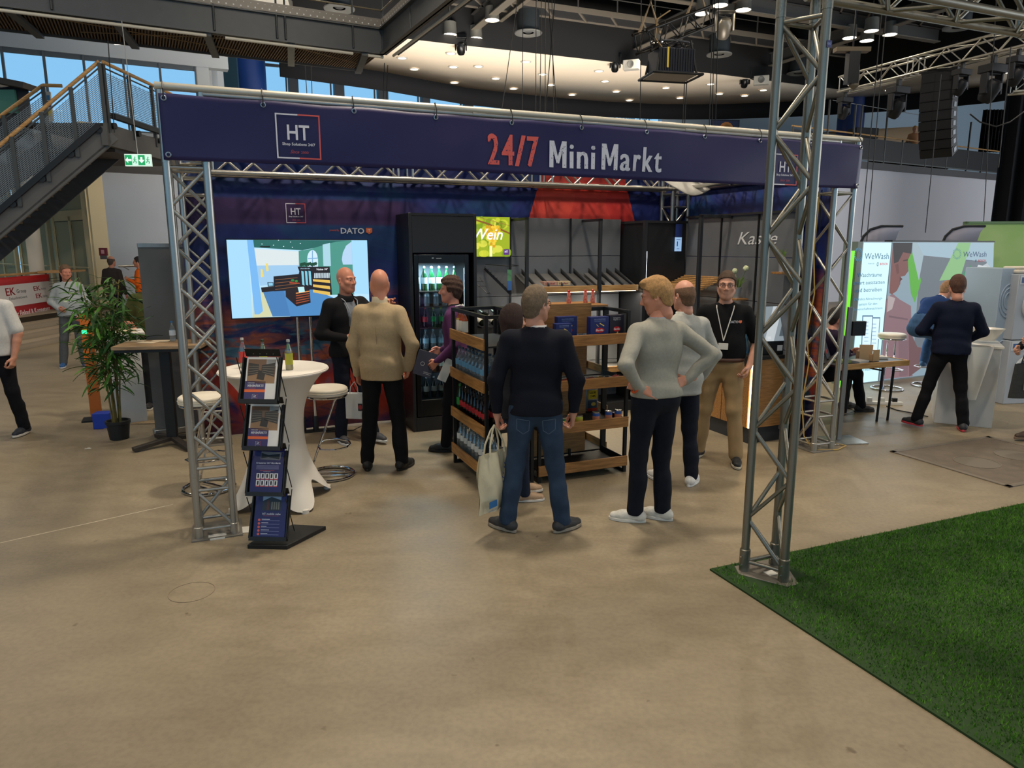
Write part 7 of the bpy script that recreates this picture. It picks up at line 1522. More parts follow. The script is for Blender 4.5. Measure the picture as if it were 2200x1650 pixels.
for k in range(-2, 4):
    u_ = ua0+6.15*k; cbeam(S(u_, vin-.1), S(u_, -8), 9.0, .45, .26, 'long ceiling beams', 'long dark ceiling beam running towards the camera, one of the parallel set')
    cbeam(S(u_+.9, vin-.1), S(u_+.9, -8), 9.35, .3, .14, 'secondary ceiling beams', 'thinner dark ceiling beam beside a long one')
for k in range(-1, 4): cbeam(S(-16, vb0-5.2*k), S(24, vb0-5.2*k), 9.05, .4, .24, 'cross ceiling beams', 'dark ceiling beam running across the hall')
for k in range(3):
    v_ = vin-1.2-3.9*k; wk_ = thing('ceiling_catwalk', 'narrow dark catwalk high in the ceiling void, %s row from the white soffit' % ORD[k], 'catwalk', S(-16, v_, 9.5), TH)
    ob('deck', MB().bx(0, 40, -.4, .4, 0, .05), STEELD, wk_); ob('edge', MB().bx(0, 40, -.44, -.4, -.05, .12).bx(0, 40, .4, .44, -.05, .12), BMB, wk_); m = MB()
    for j in range(34): m.bar((j*1.2, -.4, -.02), (j*1.2+.7, .4, -.02), .06, .06)
    ob('joists', m, BMB, wk_)['kind'] = 'stuff'
    for z in (.5, 1.0): rod('rail', (0, -.42, z), (40, -.42, z), .018, BM, wk_, 6)
    m = MB()
    for j in range(28): m.bx(j*1.45-.02, j*1.45+.02, -.44, -.40, .1, 1.0)
    ob('rail_posts', m, BM, wk_)['kind'] = 'stuff'
# grey wall panels high in the void
gp_ = struct('wall_void', MB().bx(-16, 24, -.1, .1, 9.6, 12.2), mat('void_wall', (36, 37, 40), .8), loc=tuple(S(0, vin+.3, 0)), rz=TH)
m_ = None
CAN = mat('can_housing', (150, 148, 140), .4, .4); CANL = mat('can_lens', (255, 246, 226), .4, em=(255, 242, 216), ems=14)
cans = [(967, 75), (1022, 83), (1312, 123), (1355, 128), (1547, 12), (1597, 22), (1509, 30), (1594, 158), (1630, 162), (1872, 67), (1825, 82), (1862, 88), (1912, 75), (615, 32)]
tc0 = None
cp = [(G(x, y, 8.78), 'lit round ceiling can near the soffit edge, %s of the fourteen in view' % ORD[i]) for i, (x, y) in enumerate(cans)]+[(S(u_, v_, 8.90), 'ceiling spotlight can in the %s row from the camera, %s from the left' % (ORD[j//5], ORD[j % 5])) for j, (u_, v_) in enumerate(LAMPS)]
for i, (pp_, lb) in enumerate(cp):
    if tc0 is None:
        tc0 = thing('ceiling_spotlight', lb, 'ceiling light', pp_, 0, 'ceiling spotlight cans'); ob('housing', MB().lathe([(0, .38), (.2, .38), (.22, .02), (.235, 0), (.21, 0), (.205, .05)], 20), CAN, tc0); ob('lens', MB().lathe([(0, .012), (.21, .012)], 20), CANL, tc0); rod('stem', (0, 0, .38), (0, 0, .9), .02, BM, tc0, 6)
    else: dup(tc0, pp_, 0, lb, 'ceiling spotlight cans' if i < 14 else 'spotlights of the wider grid')
for i, (x, y, lb) in enumerate([(1135, 74, 'round ventilation duct with ring diffuser left of the hanging cables'), (729, 22, 'round ring diffuser above the gantry corner'), (1545, 120, 'round duct behind the hanging black projector'), (2058, 62, 'wide round duct with ring diffuser at the upper right'), (1715, 160, 'small ring diffuser behind the tall turf truss')]):
    pp_ = G(x, y, 8.8); o = thing('ceiling_diffuser', lb, 'air vent', pp_); ob('duct', MB().lathe([(.36, .08), (.36, 2.5)], 24), mat('duct_grey', (52, 58, 62), .5, .3), o); ob('ring', MB().lathe([(.18, .05), (.30, .0), (.44, .02), (.45, .05), (.36, .10)], 28), mat('diffuser_ring', (120, 120, 116), .5), o); ob('core', MB().lathe([(0, .06), (.10, .05), (.14, .08)], 20), mat('diffuser_core', (80, 80, 80), .5), o)
def moving_head(label, pos, s=1.0, m=FB, yaw=0, grp='moving head stage lights'):
    o = thing('moving_head', label, 'stage light', pos, yaw, grp); o.scale = (s, s, s)
    ob('base', MB().bx(-.17, .17, -.12, .12, 0, .12), m, o, bev=.01); ob('yoke', MB().bx(-.17, .17, -.05, .05, -.02, .0).bx(-.17, -.13, -.06, .06, -.30, 0).bx(.13, .17, -.06, .06, -.30, 0), m, o, bev=.01)
    ob('head', rotmb(MB().lathe([(0, -.17), (.09, -.17), (.115, -.12), (.12, .08), (.08, .15), (0, .16)], 20), Matrix.Rotation(radians(35), 4, 'X')), m, o, loc=(0, 0, -.24)); ob('lens', rotmb(MB().lathe([(0, -.172), (.08, -.172)], 16), Matrix.Rotation(radians(35), 4, 'X')), mat('lens_glass', (160, 170, 186), .1, .3), o, loc=(0, 0, -.24)); ob('clamp', MB().bx(-.03, .03, -.03, .03, .12, .26), BLK, o)
    return o
for x, y, lb in ((990, 84, 'left of the three black moving heads on the soffit edge'), (1322, 124, 'middle black moving head on the soffit edge'), (1601, 161, 'right black moving head on the soffit edge, beside the turf truss')): moving_head(lb, G(x, y, 8.72), 1.15)
moving_head('large silver moving head below the crossing ceiling beams', G(1557, 28, 8.8), 1.7, mat('silver_lamp', (120, 114, 104), .35, .5))
for x, y, lb in ((1358, 140, 'middle'), (1637, 173, 'right-hand')):
    o = thing('wall_speaker', 'white horn loudspeaker on the soffit edge, %s one' % lb, 'loudspeaker', G(x, y, 8.35), radians(-20)); ob('cabinet', MB().bx(-.30, .26, -.16, .16, -.16, .16), mat('speaker_white', (200, 196, 186), .5), o, bev=.02); ob('cone', MB().lathe([(0, 0), (.06, .01), (.11, .03), (.12, .0)], 18), mat('speaker_grey', (120, 120, 116), .5), o, loc=(-.02, -.17, 0)).rotation_euler = (pi/2, 0, 0); ob('bracket', MB().path([(-.3, 0, .05), (-.42, 0, .1), (-.42, 0, .4)], .02, 6), BLK, o)
# hanging projector with its black truss
pj = G(1440, 158, 5.6); pj = AT(1440, 166, 14.5)
o = thing('hanging_projector', 'black hanging projector box with pale underside in a tubular frame', 'projector', pj, radians(12))
ob('housing', MB().bx(-.36, .36, -.28, .28, .02, .46), mat('projector_black', (26, 28, 40), .4, .2), o, bev=.01)
for k in range(14): ob('fin', MB().bx(-.35+.052*k, -.335+.052*k, -.30, -.28, .06, .44), BLK, o)
ob('bottom_plate', MB().bx(-.43, .43, -.32, .32, .0, .02), mat('pale_plate', (150, 148, 150), .5), o); ob('bumper_frame', MB().path([(-.5, -.36, 0), (.5, -.36, 0), (.5, .36, 0), (-.5, .36, 0)], .025, 8, closed=True), BLK, o); ob('yellow_strap', MB().bx(-.21, -.175, -.305, -.29, .1, .46), mat('strap_yellow', (206, 176, 60), .5), o)
for k in range(4): rod('hanger', ((-.4, .4)[k % 2], (-.3, .3)[k//2], .0), ((-.3, .3)[k % 2], (-.2, .2)[k//2], .62), .02, BLK, o, 6)
ob('cable_coil', MB().path([(.30*cos(a)*(1+.2*sin(3*a)), .18*sin(a), .55+.10*sin(2.3*a)) for a in [i*.35 for i in range(60)]], .014, 5), mat('coil_black', (30, 26, 22), .5), o); ob('cable_loop', MB().path([(-.25, -.25, .4), (-.45, -.28, .6), (-.40, -.2, .95), (-.1, -.1, 1.15)], .014, 5), mat('rod_gold', (140, 116, 80), .5, .4), o)
ob('upper_ring', MB().path([(.42*cos(a), .22*sin(a), .60) for a in [2*pi*i/20 for i in range(20)]], .016, 6, closed=True), mat('ring_steel', (90, 92, 96), .4, .6), o)
bt = thing('black_truss', 'short black lattice truss hanging above the projector on two slings', 'truss', AT(1378, 92, 14.2), 0)
e_ = AT(1512, 38, 15.4)-AT(1378, 92, 14.2); truss(bt, (0, 0, 0), e_, w=.34, r=.026, rb=.012, bay=.34, m=mat('black_tube', (34, 32, 30), .35, .5))
for t_ in (.12, .88): ob('sling', MB().path([e_*t_+Vector((-.2, 0, .1)), e_*t_+Vector((0, 0, .65)), e_*t_+Vector((.2, 0, .1))], .03, 5), mat('sling_beige', (150, 130, 104), .7), bt); rod('chain', e_*t_+Vector((0, 0, .65)), e_*t_+Vector((0, 0, 3.5)), .02, BLK, bt, 6)
ob('hook', MB().bx(e_.x*.12-.04, e_.x*.12+.04, -.04, .04, .75, .95), mat('strap_yellow', (206, 176, 60), .5), bt)
# black hanging cables
CBL = mat('hanging_black', (20, 20, 20), .6)
lines = [(1112, 0, 1076, 250, 20), (1123, 90, 1122, 250, 22), (1152, 0, 1151, 255, 20), (1163, 0, 1160, 255, 20), (1172, 0, 1171, 255, 20), (1192, 0, 1171, 255, 18), (1178, 0, 1198, 262, 18), (1186, 0, 1190, 260, 20), (1378, 0, 1375, 285, 19), (1471, 165, 1466, 285, 17), (1476, 165, 1470, 285, 17), (1530, 70, 1524, 270, 18), (1534, 70, 1530, 270, 18), (1542, 75, 1537, 275, 18), (232, 88, 246, 285, 12.4), (826, 135, 823, 235, 15), (833, 140, 830, 235, 15), (655, 135, 660, 212, 20), (668, 138, 671, 214, 20), (1895, 20, 1850, 510, 12), (1905, 15, 1862, 520, 12), (2137, 60, 2112, 500, 14), (2022, 160, 1988, 500, 13), (2172, 100, 2145, 360, 16)]
for i, (x0, y0, x1, y1, Y) in enumerate(sorted(lines, key=lambda l: l[2])):
    a = AT(x0, y0, Y); b = AT(x1, y1, Y); d = (a-b); a = b+d*((9.0-b.z)/d.z) if y0 < 100 and Y > 13 else a
    o = thing('hanging_cable', 'thin black cable hanging from the ceiling, %s from the left' % ORD[i], 'cable', b, 0, 'black hanging cables'); rod('cable', (0, 0, 0), a-b, .011 if Y > 15 else .008, CBL, o, 5)
# ---------------- right side: balcony, rigging, curtains ----------------
bl = thing('balcony_railing', 'balcony railing with tall grey posts, mesh panels and wooden handrail', 'railing', (r0.x, r0.y, ZG), RA)
def ruz(px, py): p = RB(px, py); return (p.xy-r0.xy).length, p.z-ZG
ob('handrail', MB().tube((0, .05, .98), (RL, .05, .98), .028, 8), OAK, bl); ob('bottom_rail', MB().bx(0, RL, .0, .03, .06, .10), RAIL_G, bl)
ob('infill', MB().bx(0, RL, .0, .006, .10, .86), glassy('mesh_panel', (80, 80, 84), .06, .4, .6, (62, 64, 68)), bl)
for k, px in enumerate([1700, 1748, 1775, 1831, 1845, 1900, 1938, 1990, 2035, 2080, 2112, 2150]): u_ = RU(px, 330); ob('post', MB().bx(u_-.02, u_+.02, -.01, .05, 0, 2.0 if px in (1775, 1831, 1845, 1900, 1990, 2080) else .95), RAIL_G, bl)
rod('top_wire', (RU(1775), .02, 2.0), (RU(1990), .02, 1.95), .012, mat('wire_grey', (110, 112, 114), .5, .5), bl, 6)
lt = thing('lighting_truss', 'long bright aluminium lighting truss hanging at the upper right', 'truss', G(1812, 183, 6.55), 0)
ltp = G(1812, 183, 6.55); e_ = G(2215, 78, 6.55)-ltp; ltA = math.atan2(e_.y, e_.x); e_ = e_*1.25; truss(lt, (0, 0, 0), e_, w=.40, r=.028, rb=.014, bay=.42, joints=(2.3,), m=mat('bright_aluminium', (206, 202, 192), .3, .8))
lt2 = thing('lighting_truss', 'short end of a second lighting truss in front of the black curtain', 'truss', AT(2172, 182, 17), 0); truss(lt2, (0, 0, 0), (2.5, -.8, .05), w=.36, r=.026, rb=.013, bay=.4, m=mat('bright_aluminium', (206, 202, 192), .3, .8))
la = thing('line_array', 'curved hanging column of black line array loudspeakers at the upper right', 'loudspeaker', ONL(2022, 160, ltp, ltA), radians(-48)); la.location.z = 6.22; la.scale = (.8, .8, .8)
ang = 0; p0_ = Vector((0, 0, 0))
for k in range(9):
    m = MB().bx(-.46, .46, -.25, .25, -.27, 0).bx(-.40, -.08, -.255, -.25, -.25, -.02).bx(.08, .40, -.255, -.25, -.25, -.02)
    c_ = ob('speaker_cabinet', m, mat('array_black', (12, 14, 22), .6), la, bev=.012, loc=p0_); c_.rotation_euler = (ang, 0, 0)
    [ob('rigging_plate', MB().bx(q_*.4675-.0075, q_*.4675+.0075, -.1, .1, -.2, -.06), mat('plate_steel', (120, 124, 130), .4, .6), c_) for q_ in (-1, 1)]
    ang += radians(.5+k*.85); p0_ = p0_+Vector((0, sin(ang)*.27, -cos(ang)*.27))
ob('bumper', MB().bx(-.5, .5, -.2, .2, .0, .10), BLK, la); ob('cable_bundle', MB().path([(.2, .36, .1), (.25, .40, -1), (.25, .62, -1.8), (.2, 1.0, -2.3)], .12, 8), mat('bundle_black', (18, 20, 26), .7, bump=.5, bs=20), la)
for x, y, s, lb in ((1817, 196, 1.5, 'moving head at the left end of the bright lighting truss'), (1932, 168, 2.0, 'large moving head hanging from the middle of the bright truss'), (2003, 158, 1.3, 'moving head at the left shoulder of the line array'), (2068, 143, 1.5, 'moving head right of the line array'), (2137, 118, 2.1, 'large moving head under the right part of the bright truss'), (2190, 108, 1.6, 'moving head at the right edge of the view')):
    q_ = ONL(x, y, ltp, ltA); q_.z = 6.55-.2-.19*s; moving_head(lb, q_, s*.72, mat('array_black', (18, 20, 30), .55), radians(20))
wn = thing('truss_hoist', 'black hoist motor with flat top plate above the left end of the lighting truss', 'hoist', AT(1832, 112, 19), 0)
ob('plate', MB().bx(-.45, .4, -.12, .12, 0, .10), mat('hoist_gold', (120, 104, 80), .5, .3), wn); ob('motor', MB().bx(-.12, .15, -.12, .12, -.75, 0), BLK, wn); ob('chain_bag', MB().lathe([(.0, -.9), (.12, -.8), (.1, -.3), (0, -.2)], 10, (.1, 0, 0)), mat('bag_grey', (120, 110, 96), .7), wn); rod('chain', (0, 0, .1), (0, 0, 2.5), .02, BLK, wn, 6)
c2 = AT(1830, 230, 33.5); struct('trim_13', MB().lathe([(.56, ZG), (.56, 9.2)], 40, (c2.x, c2.y, 0)), LBLUE)
wg2 = wall_seg('wall_gallery_right', (AT(1560, 250, 38).x, 38), (AT(2300, 250, 41).x, 41), ZG-1, 12, PBLUE)
cn_ = thing('gallery_canopy', 'sloping cream canopy in front of the pale blue gallery wall', 'canopy', (0, 0, 0)); a_ = [AT(1700, 310, 35), AT(1700, 290, 35), AT(1985, 272, 36), AT(1975, 312, 35)]
cn_.location = a_[0]; mb = MB(); mb.add([q-a_[0] for q in a_], [(0, 1, 2, 3)]); ob('canopy', mb, mat('canopy_cream', (206, 176, 140), .7), cn_, solid=.1)
gs = thing('gallery_speaker', 'black box speaker standing behind the balcony rail', 'loudspeaker', AT(1853, 288, 30), .2); ob('cabinet', MB().bx(-.5, .5, -.3, .3, -.2, .2), BLK, gs, bev=.01); ob('cable', MB().path([(.0, 0, .12), (.1, 0, .25), (.3, 0, .15)], .012, 5), BLK, gs)
for i, (x, y, w) in enumerate([(1885, 318, .5), (1925, 320, .9), (1975, 322, 1.1), (2020, 325, .7)]):
    o = thing('gallery_sofa', 'dark grey seat back behind the balcony panels, %s from the left' % ORD[i], 'seat', AT(x, y, 31), RA, 'seats on the balcony'); ob('back', MB().bx(-w*.9, w*.9, -.1, .1, -.7, .25), mat('sofa_grey', (64, 64, 66), .8), o, bev=.05)
pt_ = thing('wall_picture', 'framed abstract picture in dark blue and orange on the pale gallery wall', 'picture', AT(1558, 278, 34.5), radians(5)); ob('frame', MB().bx(-.67, .67, 0, .06, -.5, .42), mat('picture_frame', (20, 24, 40), .5), pt_)
p = Pr(.002); p.rect(-.62, -.46, .62, .38, (34, 48, 90)); p.L = 1; p.ell(.05, .05, .32, .28, (206, 130, 60), 14); p.poly([(-.3, -.3), (.0, -.1), (.3, -.3), (.2, -.46), (-.3, -.46)], (150, 60, 40)); p.ell(.1, .1, .16, .14, (222, 176, 110), 10); p.build('artwork', pt_, PRINT, loc=(0, -.004, 0))
drape('stage_curtain', 'tall black stage curtain at the right edge of the hall', (AT(2152, 300, 26).x, 26), (AT(2152, 300, 26).x+9, 24.0), .0, 8.2, BLKC, .16, 18)
drape('side_curtain', 'narrow black curtain panel hanging in the balcony opening', (AT(2106, 300, 33).x, 33), (AT(2152, 300, 33).x, 33), 6.2, 8.0, BLKC, .08, 6)
ccb = thing('slack_cable', 'slack black cable drooping in front of the black curtain', 'cable', AT(2084, 245, 15.5)); q_ = [AT(x, y, 15.5)-AT(2084, 245, 15.5) for x, y in ((2084, 245), (2105, 262), (2140, 272), (2170, 262), (2200, 240), (2240, 200))]; ob('wire', MB().path(q_, .014, 6), CBL, ccb)
# ---------------- right stand ----------------
k0 = G(1826, 828); k1 = G(1990, 808); KA = math.atan2(k1.y-k0.y, k1.x-k0.x)
def KU(px, py=700): p = ONL(px, py, k0, KA); return (p.xy-k0.xy).dot(Vector((cos(KA), sin(KA)))), p.z
kt = 2.13
u_m = KU(1915, 530)[0]; u_e = KU(2135, 530)[0]
l1 = thing('lightbox_panel', 'bright backlit panel with WeWash logo and German text beside the right stand', 'lightbox', (k0.x, k0.y, 0), KA)
ob('frame', MB().bx(0, u_m, 0, .12, 0, kt), mat('lightbox_frame', (150, 160, 164), .4, .5), l1); ob('side_edge', MB().bx(-.10, 0, .0, .25, 0, kt), mat('edge_grey', (120, 132, 130), .5), l1)
def KX(px, py): u, z = KU(px, py); return u, z
def K8(x, y): return KX(1780+x/2.9476, 440+y/2.9464)
p = Pr(.001)
def kp(pts, c): p.poly([K8(a, b) for a, b in pts], c)
p.rect(.01, .02, u_m-.01, kt-.015, (198, 236, 244)); p.L = 1
def ktx(t, x0, x1, y, yt, col, bold=.0): 
    a = K8(x0, y); b = K8(x1, y); c = K8(x0, yt); p.text(t, a[0], a[1], (c[1]-a[1]), col, w=b[0]-a[0], bold=bold)
def sun(x, y, rx, ry):
    for k in range(18):
        a = 2*pi*k/18
        for r_, s_ in ((1, .13), (.78, .10)): q = K8(x+rx*r_*cos(a), y+ry*r_*sin(a)); p.ell(q[0], q[1], s_*.06, s_*.085, (40, 130, 170), 6)
sun(187, 315, 25, 40); TB = (40, 92, 124)
ktx('WeWash', 226, 378, 345, 305, TB); ktx('Powered by', 250, 288, 376, 368, TB); ktx('BOSCH', 324, 372, 382, 368, (190, 40, 50), .02); q = K8(310, 376); p.ell(q[0], q[1], .022, .03, TB, 12); p.L = 2; p.ell(q[0], q[1], .014, .02, (198, 236, 244), 12); p.L = 1
for t, x0, x1, y, yt in (('Waschräume', 183, 334, 458, 432), ('smart ausstatten', 156, 352, 506, 482), ('und betreiben', 166, 334, 554, 528)): ktx(t, x0, x1, y, yt, TB)
for t, x0, x1, y, yt in (('Digitales Abrechnungs-', 160, 340, 606, 590), ('system für den', 188, 305, 638, 622), ('Gemeinschaftswaschraum', 150, 338, 670, 655), ('www.we-wash.com', 150, 302, 1060, 1038)): ktx(t, x0, x1, y, yt, (60, 120, 150))
for (x0, y0, x1, y1) in ((212, 700, 280, 925), (262, 712, 326, 925)):
    p.L = 1 if x0 == 262 else 3; kp([(x0, y0), (x1, y0), (x1-14, y1), (x0-8, y1)], (50, 90, 120)); p.L += 1; kp([(x0+5, y0+7), (x1-5, y0+7), (x1-18, y1-7), (x0-3, y1-7)], (206, 230, 240))
    for k in range(6): p.L += 0; kp([(x0+12, y0+40+24*k), (x0+38, y0+40+24*k), (x0+37, y0+46+24*k), (x0+11, y0+46+24*k)], (120, 160, 186))
kp([(220, 876), (258, 876), (256, 892), (219, 892)], (40, 110, 190))
p.build('graphic', l1, GLOWB, loc=(0, -.004, 0))
l2 = thing('lightbox_wall', 'wide backlit wall printed with a man in profile wearing a pinkish jacket', 'lightbox', (k0.x+cos(KA)*u_m, k0.y+sin(KA)*u_m, 0), KA)
ob('frame', MB().bx(0, u_e-u_m, 0, .12, 0, kt), mat('lightbox_frame', (150, 160, 164), .4, .5), l2); ob('top_edge', MB().bx(0, u_e-u_m, -.01, .12, kt, kt+.02), BLK, l2)
p = Pr(.001); S8 = lambda x, y: (K8(x, y)[0]-u_m, K8(x, y)[1]); P8 = lambda pts, c: (setattr(p, 'L', p.L+.15), p.poly([S8(a, b) for a, b in pts], c))
p.rect(.01, .02, u_e-u_m-.01, kt-.01, (150, 176, 190)); p.L = 1
P8([(560, 240), (1045, 240), (1040, 460), (560, 330)], (176, 206, 222)); P8([(590, 320), (1000, 360), (980, 900), (540, 900), (560, 600)], (116, 126, 136)); P8([(700, 480), (820, 240), (900, 240), (830, 470)], (150, 206, 140)); P8([(800, 480), (900, 380), (900, 460), (850, 520)], (60, 150, 110))
P8([(497, 330), (530, 300), (585, 480), (545, 620), (520, 560)], (96, 190, 60)); P8([(530, 240), (560, 240), (600, 320), (570, 480), (530, 310)], (176, 200, 210)); P8([(880, 440), (1000, 370), (1020, 390), (990, 640), (900, 720)], (206, 216, 222))
P8([(930, 420), (945, 380), (1000, 390), (985, 640), (940, 620)], (230, 236, 240)); P8([(400, 560), (450, 600), (520, 640), (530, 1085), (330, 1105), (345, 820), (365, 600)], (150, 116, 124))
P8([(406, 240), (528, 240), (524, 300), (500, 350), (503, 420), (480, 450), (455, 455), (452, 500), (430, 545), (400, 566), (384, 560), (392, 400)], (134, 84, 80)); P8([(505, 780), (560, 900), (640, 905), (625, 1000), (560, 1050), (508, 1088)], (120, 84, 88))
P8([(406, 240), (530, 240), (522, 310), (470, 300), (440, 360), (412, 372)], (40, 34, 40)); P8([(420, 380), (440, 370), (446, 430), (430, 440)], (112, 66, 64)); P8([(470, 350), (500, 345), (500, 352), (472, 358)], (60, 40, 40)); P8([(375, 575), (420, 590), (400, 660), (366, 680)], (196, 180, 182)); P8([(380, 700), (500, 720), (498, 730), (379, 712)], (120, 92, 102)); P8([(440, 850), (505, 860), (500, 1080), (445, 1085)], (136, 104, 114)); P8([(450, 455), (466, 470), (455, 480), (448, 490)], (96, 50, 52))
p.L += .2
for k in range(18):
    a = 2*pi*k/18
    for r_, s_ in ((1, .0085), (.78, .0065)): q = S8(811+25*r_*cos(a), 311+32*r_*sin(a)); p.ell(q[0], q[1], s_, s_, (40, 110, 170), 6)
def stx(t, x0, x1, y, yt, col, bold=0): a = S8(x0, y); b = S8(x1, y); c = S8(x0, yt); p.text(t, a[0], a[1], c[1]-a[1], col, w=b[0]-a[0], bold=bold)
stx('WeWash', 848, 996, 330, 296, (24, 66, 110)); stx('BOSCH', 944, 992, 360, 347, (190, 40, 50), .02); stx('Powered by', 870, 908, 355, 348, (24, 66, 110)); q = S8(930, 354); p.ell(q[0], q[1], .016, .022, (30, 90, 110), 12)
p.build('graphic', l2, printmat('lightbox_dim', .72), loc=(0, -.004, 0))
lamp_area('lightbox_glow', Vector((k0.x+cos(KA)*1.2+sin(KA)*.15, k0.y+sin(KA)*1.2-cos(KA)*.15, 1.1)), 2.2, 14, (.86, .95, 1), rot=(-pi/2, 0, KA), shape='RECTANGLE', sy=1.9)
gs_ = thing('green_strip', 'narrow lime green illuminated strip left of the WeWash lightbox', 'sign', (k0.x-.22*cos(KA)-.02, k0.y-.16, 0), KA); ob('strip', MB().bx(-.04, .05, 0, .04, 0, 2.0), mat('lime_glow', (120, 230, 40), .5, em=(110, 226, 30), ems=.8), gs_)
gr_ = thing('green_wall', 'tall pale green partition wall behind the washing machines', 'wall panel', AT(2082, 480, 13.0)*1, radians(-8)); gr_.location.z = 0
ob('panel', MB().bx(0, 3.5, 0, .1, 0, 2.46), mat('lime_wall', (150, 196, 110), .6, vs=.8, col2=(186, 214, 150)), gr_); ob('edge', MB().bx(-.05, 0, -.02, .12, 0, 2.5).bx(-.05, 3.5, -.02, .12, 2.46, 2.50), mat('edge_green_grey', (110, 140, 104), .5), gr_)
# washing machines
def washer(label, pos, rz):
    o = thing('washing_machine', label, 'washing machine', pos, rz, 'washing machines at the right edge'); ob('body', MB().bx(0, .6, 0, .6, 0, .85), mat('appliance_grey', (170, 176, 184), .4), o, bev=.01)
    ob('door_ring', MB().path([(.3+.19*cos(a), -.012, .44+.19*sin(a)) for a in [2*pi*i/28 for i in range(28)]], .022, 8, closed=True), mat('ring_light', (206, 210, 214), .3, .4), o); ob('door_glass', MB().lathe([(0, .02), (.10, .015), (.17, 0)], 24), mat('dark_glass', (50, 56, 64), .1), o, loc=(.3, -.006, .44)).rotation_euler = (pi/2, 0, 0); ob('panel', MB().bx(.02, .58, -.006, 0, .72, .83), mat('panel_white', (206, 210, 214), .4), o); ob('drawer', MB().bx(.04, .2, -.01, -.006, .74, .81), mat('drawer_blue', (60, 96, 150), .4), o); return o
wm0 = AT(2186, 700, 8.9); wp0 = thing('appliance_panel', 'pale grey panel embossed with drum rings beside the stacked washing machines', 'display panel', (AT(2138, 700, 9.3).x, 9.3, 0), radians(10))
ob('panel', MB().bx(0, .30, 0, .6, 0, 1.78), mat('panel_blue_grey', (160, 176, 192), .45), wp0, bev=.006)
for i, z in enumerate((1.36, .62)):
    for r_ in (.07, .11, .145): ob('relief_ring', MB().path([(.15+r_*.9*cos(a), -.005, z+r_*1.5*sin(a)) for a in [2*pi*i_/26 for i_ in range(26)]], .007, 6, closed=True), mat('panel_blue_grey', (160, 176, 192), .45), wp0)
w1_ = washer('lower washing machine of the stack at the right edge', (AT(2176, 700, 9.2).x, 9.2, 0), radians(10)); washer('upper washing machine of the stack at the right edge', (AT(2176, 700, 9.2).x, 9.2, .86), radians(10))
tw = thing('folded_towel', 'folded cream towel on top of the stacked washing machines', 'towel', (AT(2176, 700, 9.2).x+.02, 9.25, 1.715), radians(10)); ob('towel', MB().bx(0, .4, 0, .3, 0, .05).bx(.02, .38, .02, .28, .05, .09), mat('towel_cream', (216, 208, 192), .9), tw, bev=.02)
# wash basin block
wb = thing('washbasin_block', 'white display block with a deep laundry basin beside the navy shirt man', 'washbasin', (5.02, 8.22, 0), radians(-28))
ob('body', MB().bx(0, .58, -.02, .55, 0, .92), mat('gloss_white', (206, 204, 198), .35), wb, bev=.004)
CW = mat('ceramic_white', (222, 218, 208), .2, coat=.3)
bp2 = MB(); bp2.grid(lambda s, t: (.29+(.17-.05*t)*cos(2*pi*s), -.19+(.14-.06*t)*sin(2*pi*s), .96-.30*t), 28, 5, closeu=True); bp2.grid(lambda s, t: (.29+(.20-.11*t)*cos(-2*pi*s), -.19+(.17-.12*t*t)*sin(-2*pi*s), .97-.62*t), 28, 5, closeu=True); bp2.lathe([(.17, .96), (.20, .97)], 28, (.29, -.19, 0), sy=.84); bp2.lathe([(0, .66), (.12, .66)], 28, (.29, -.19, 0), sy=.68)
ob('basin', bp2, CW, wb, ang=60); ob('counter_top', MB().bx(-.02, .6, -.04, .57, .92, .95), CW, wb, bev=.004)
ob('bowl', MB().lathe([(.0, .98), (.10, .98), (.17, 1.09), (.19, 1.12), (.175, 1.12), (.0, 1.03)], 28, (.44, .30, 0), sy=.8), CW, wb, ang=60)
st2 = dup(st, G(1905, 836), radians(150), 'chrome bar stool with white seat in front of the backlit wall', 'chrome stools at the right stand'); st3 = dup(st, G(1992, 829), radians(170), 'chrome bar stool under the man in the blue sweater', 'chrome stools at the right stand')
# desk
dk_ = thing('folding_desk', 'folding desk with black top and oak edge at the right stand', 'table', (3.98, 8.02, 0), radians(20))
ob('top', MB().bx(-.35, .72, 0, .68, .715, .74), mat('desk_black', (38, 40, 44), .4), dk_); ob('oak_edge', MB().bx(-.35, .74, -.02, 0, .68, .745).bx(.72, .74, 0, .70, .68, .745), OAK, dk_, bev=.003)
for x, y in ((.45, .1), (.62, .1), (.45, .58), (.62, .58)): rod('leg', (x, y, .0), (x+.02, y, .715), .014, BLK, dk_, 8)
rod('cross_bar', (.45, .1, .62), (.45, .58, .62), .010, BLK, dk_, 8)
def on_desk(x, y): return Vector((3.98, 8.02, .742))+Vector((x*cos(radians(20))-y*sin(radians(20)), x*sin(radians(20))+y*cos(radians(20)), 0))
lp = thing('laptop', 'open laptop with stickers on the folding desk', 'laptop', on_desk(.02, .35), radians(60)); ob('base', MB().bx(-.15, .15, -.1, .1, 0, .015), BLK, lp); sc2 = ob('lid', MB().bx(-.15, .15, 0, .01, 0, .20), mat('laptop_grey', (96, 98, 104), .4, .4), lp, loc=(0, .1, .015)); sc2.rotation_euler = (-.35, 0, 0); ob('sticker', MB().bx(-.08, -.02, -.003, 0, .05, .11), mat('sticker_red', (196, 60, 50), .5), sc2)
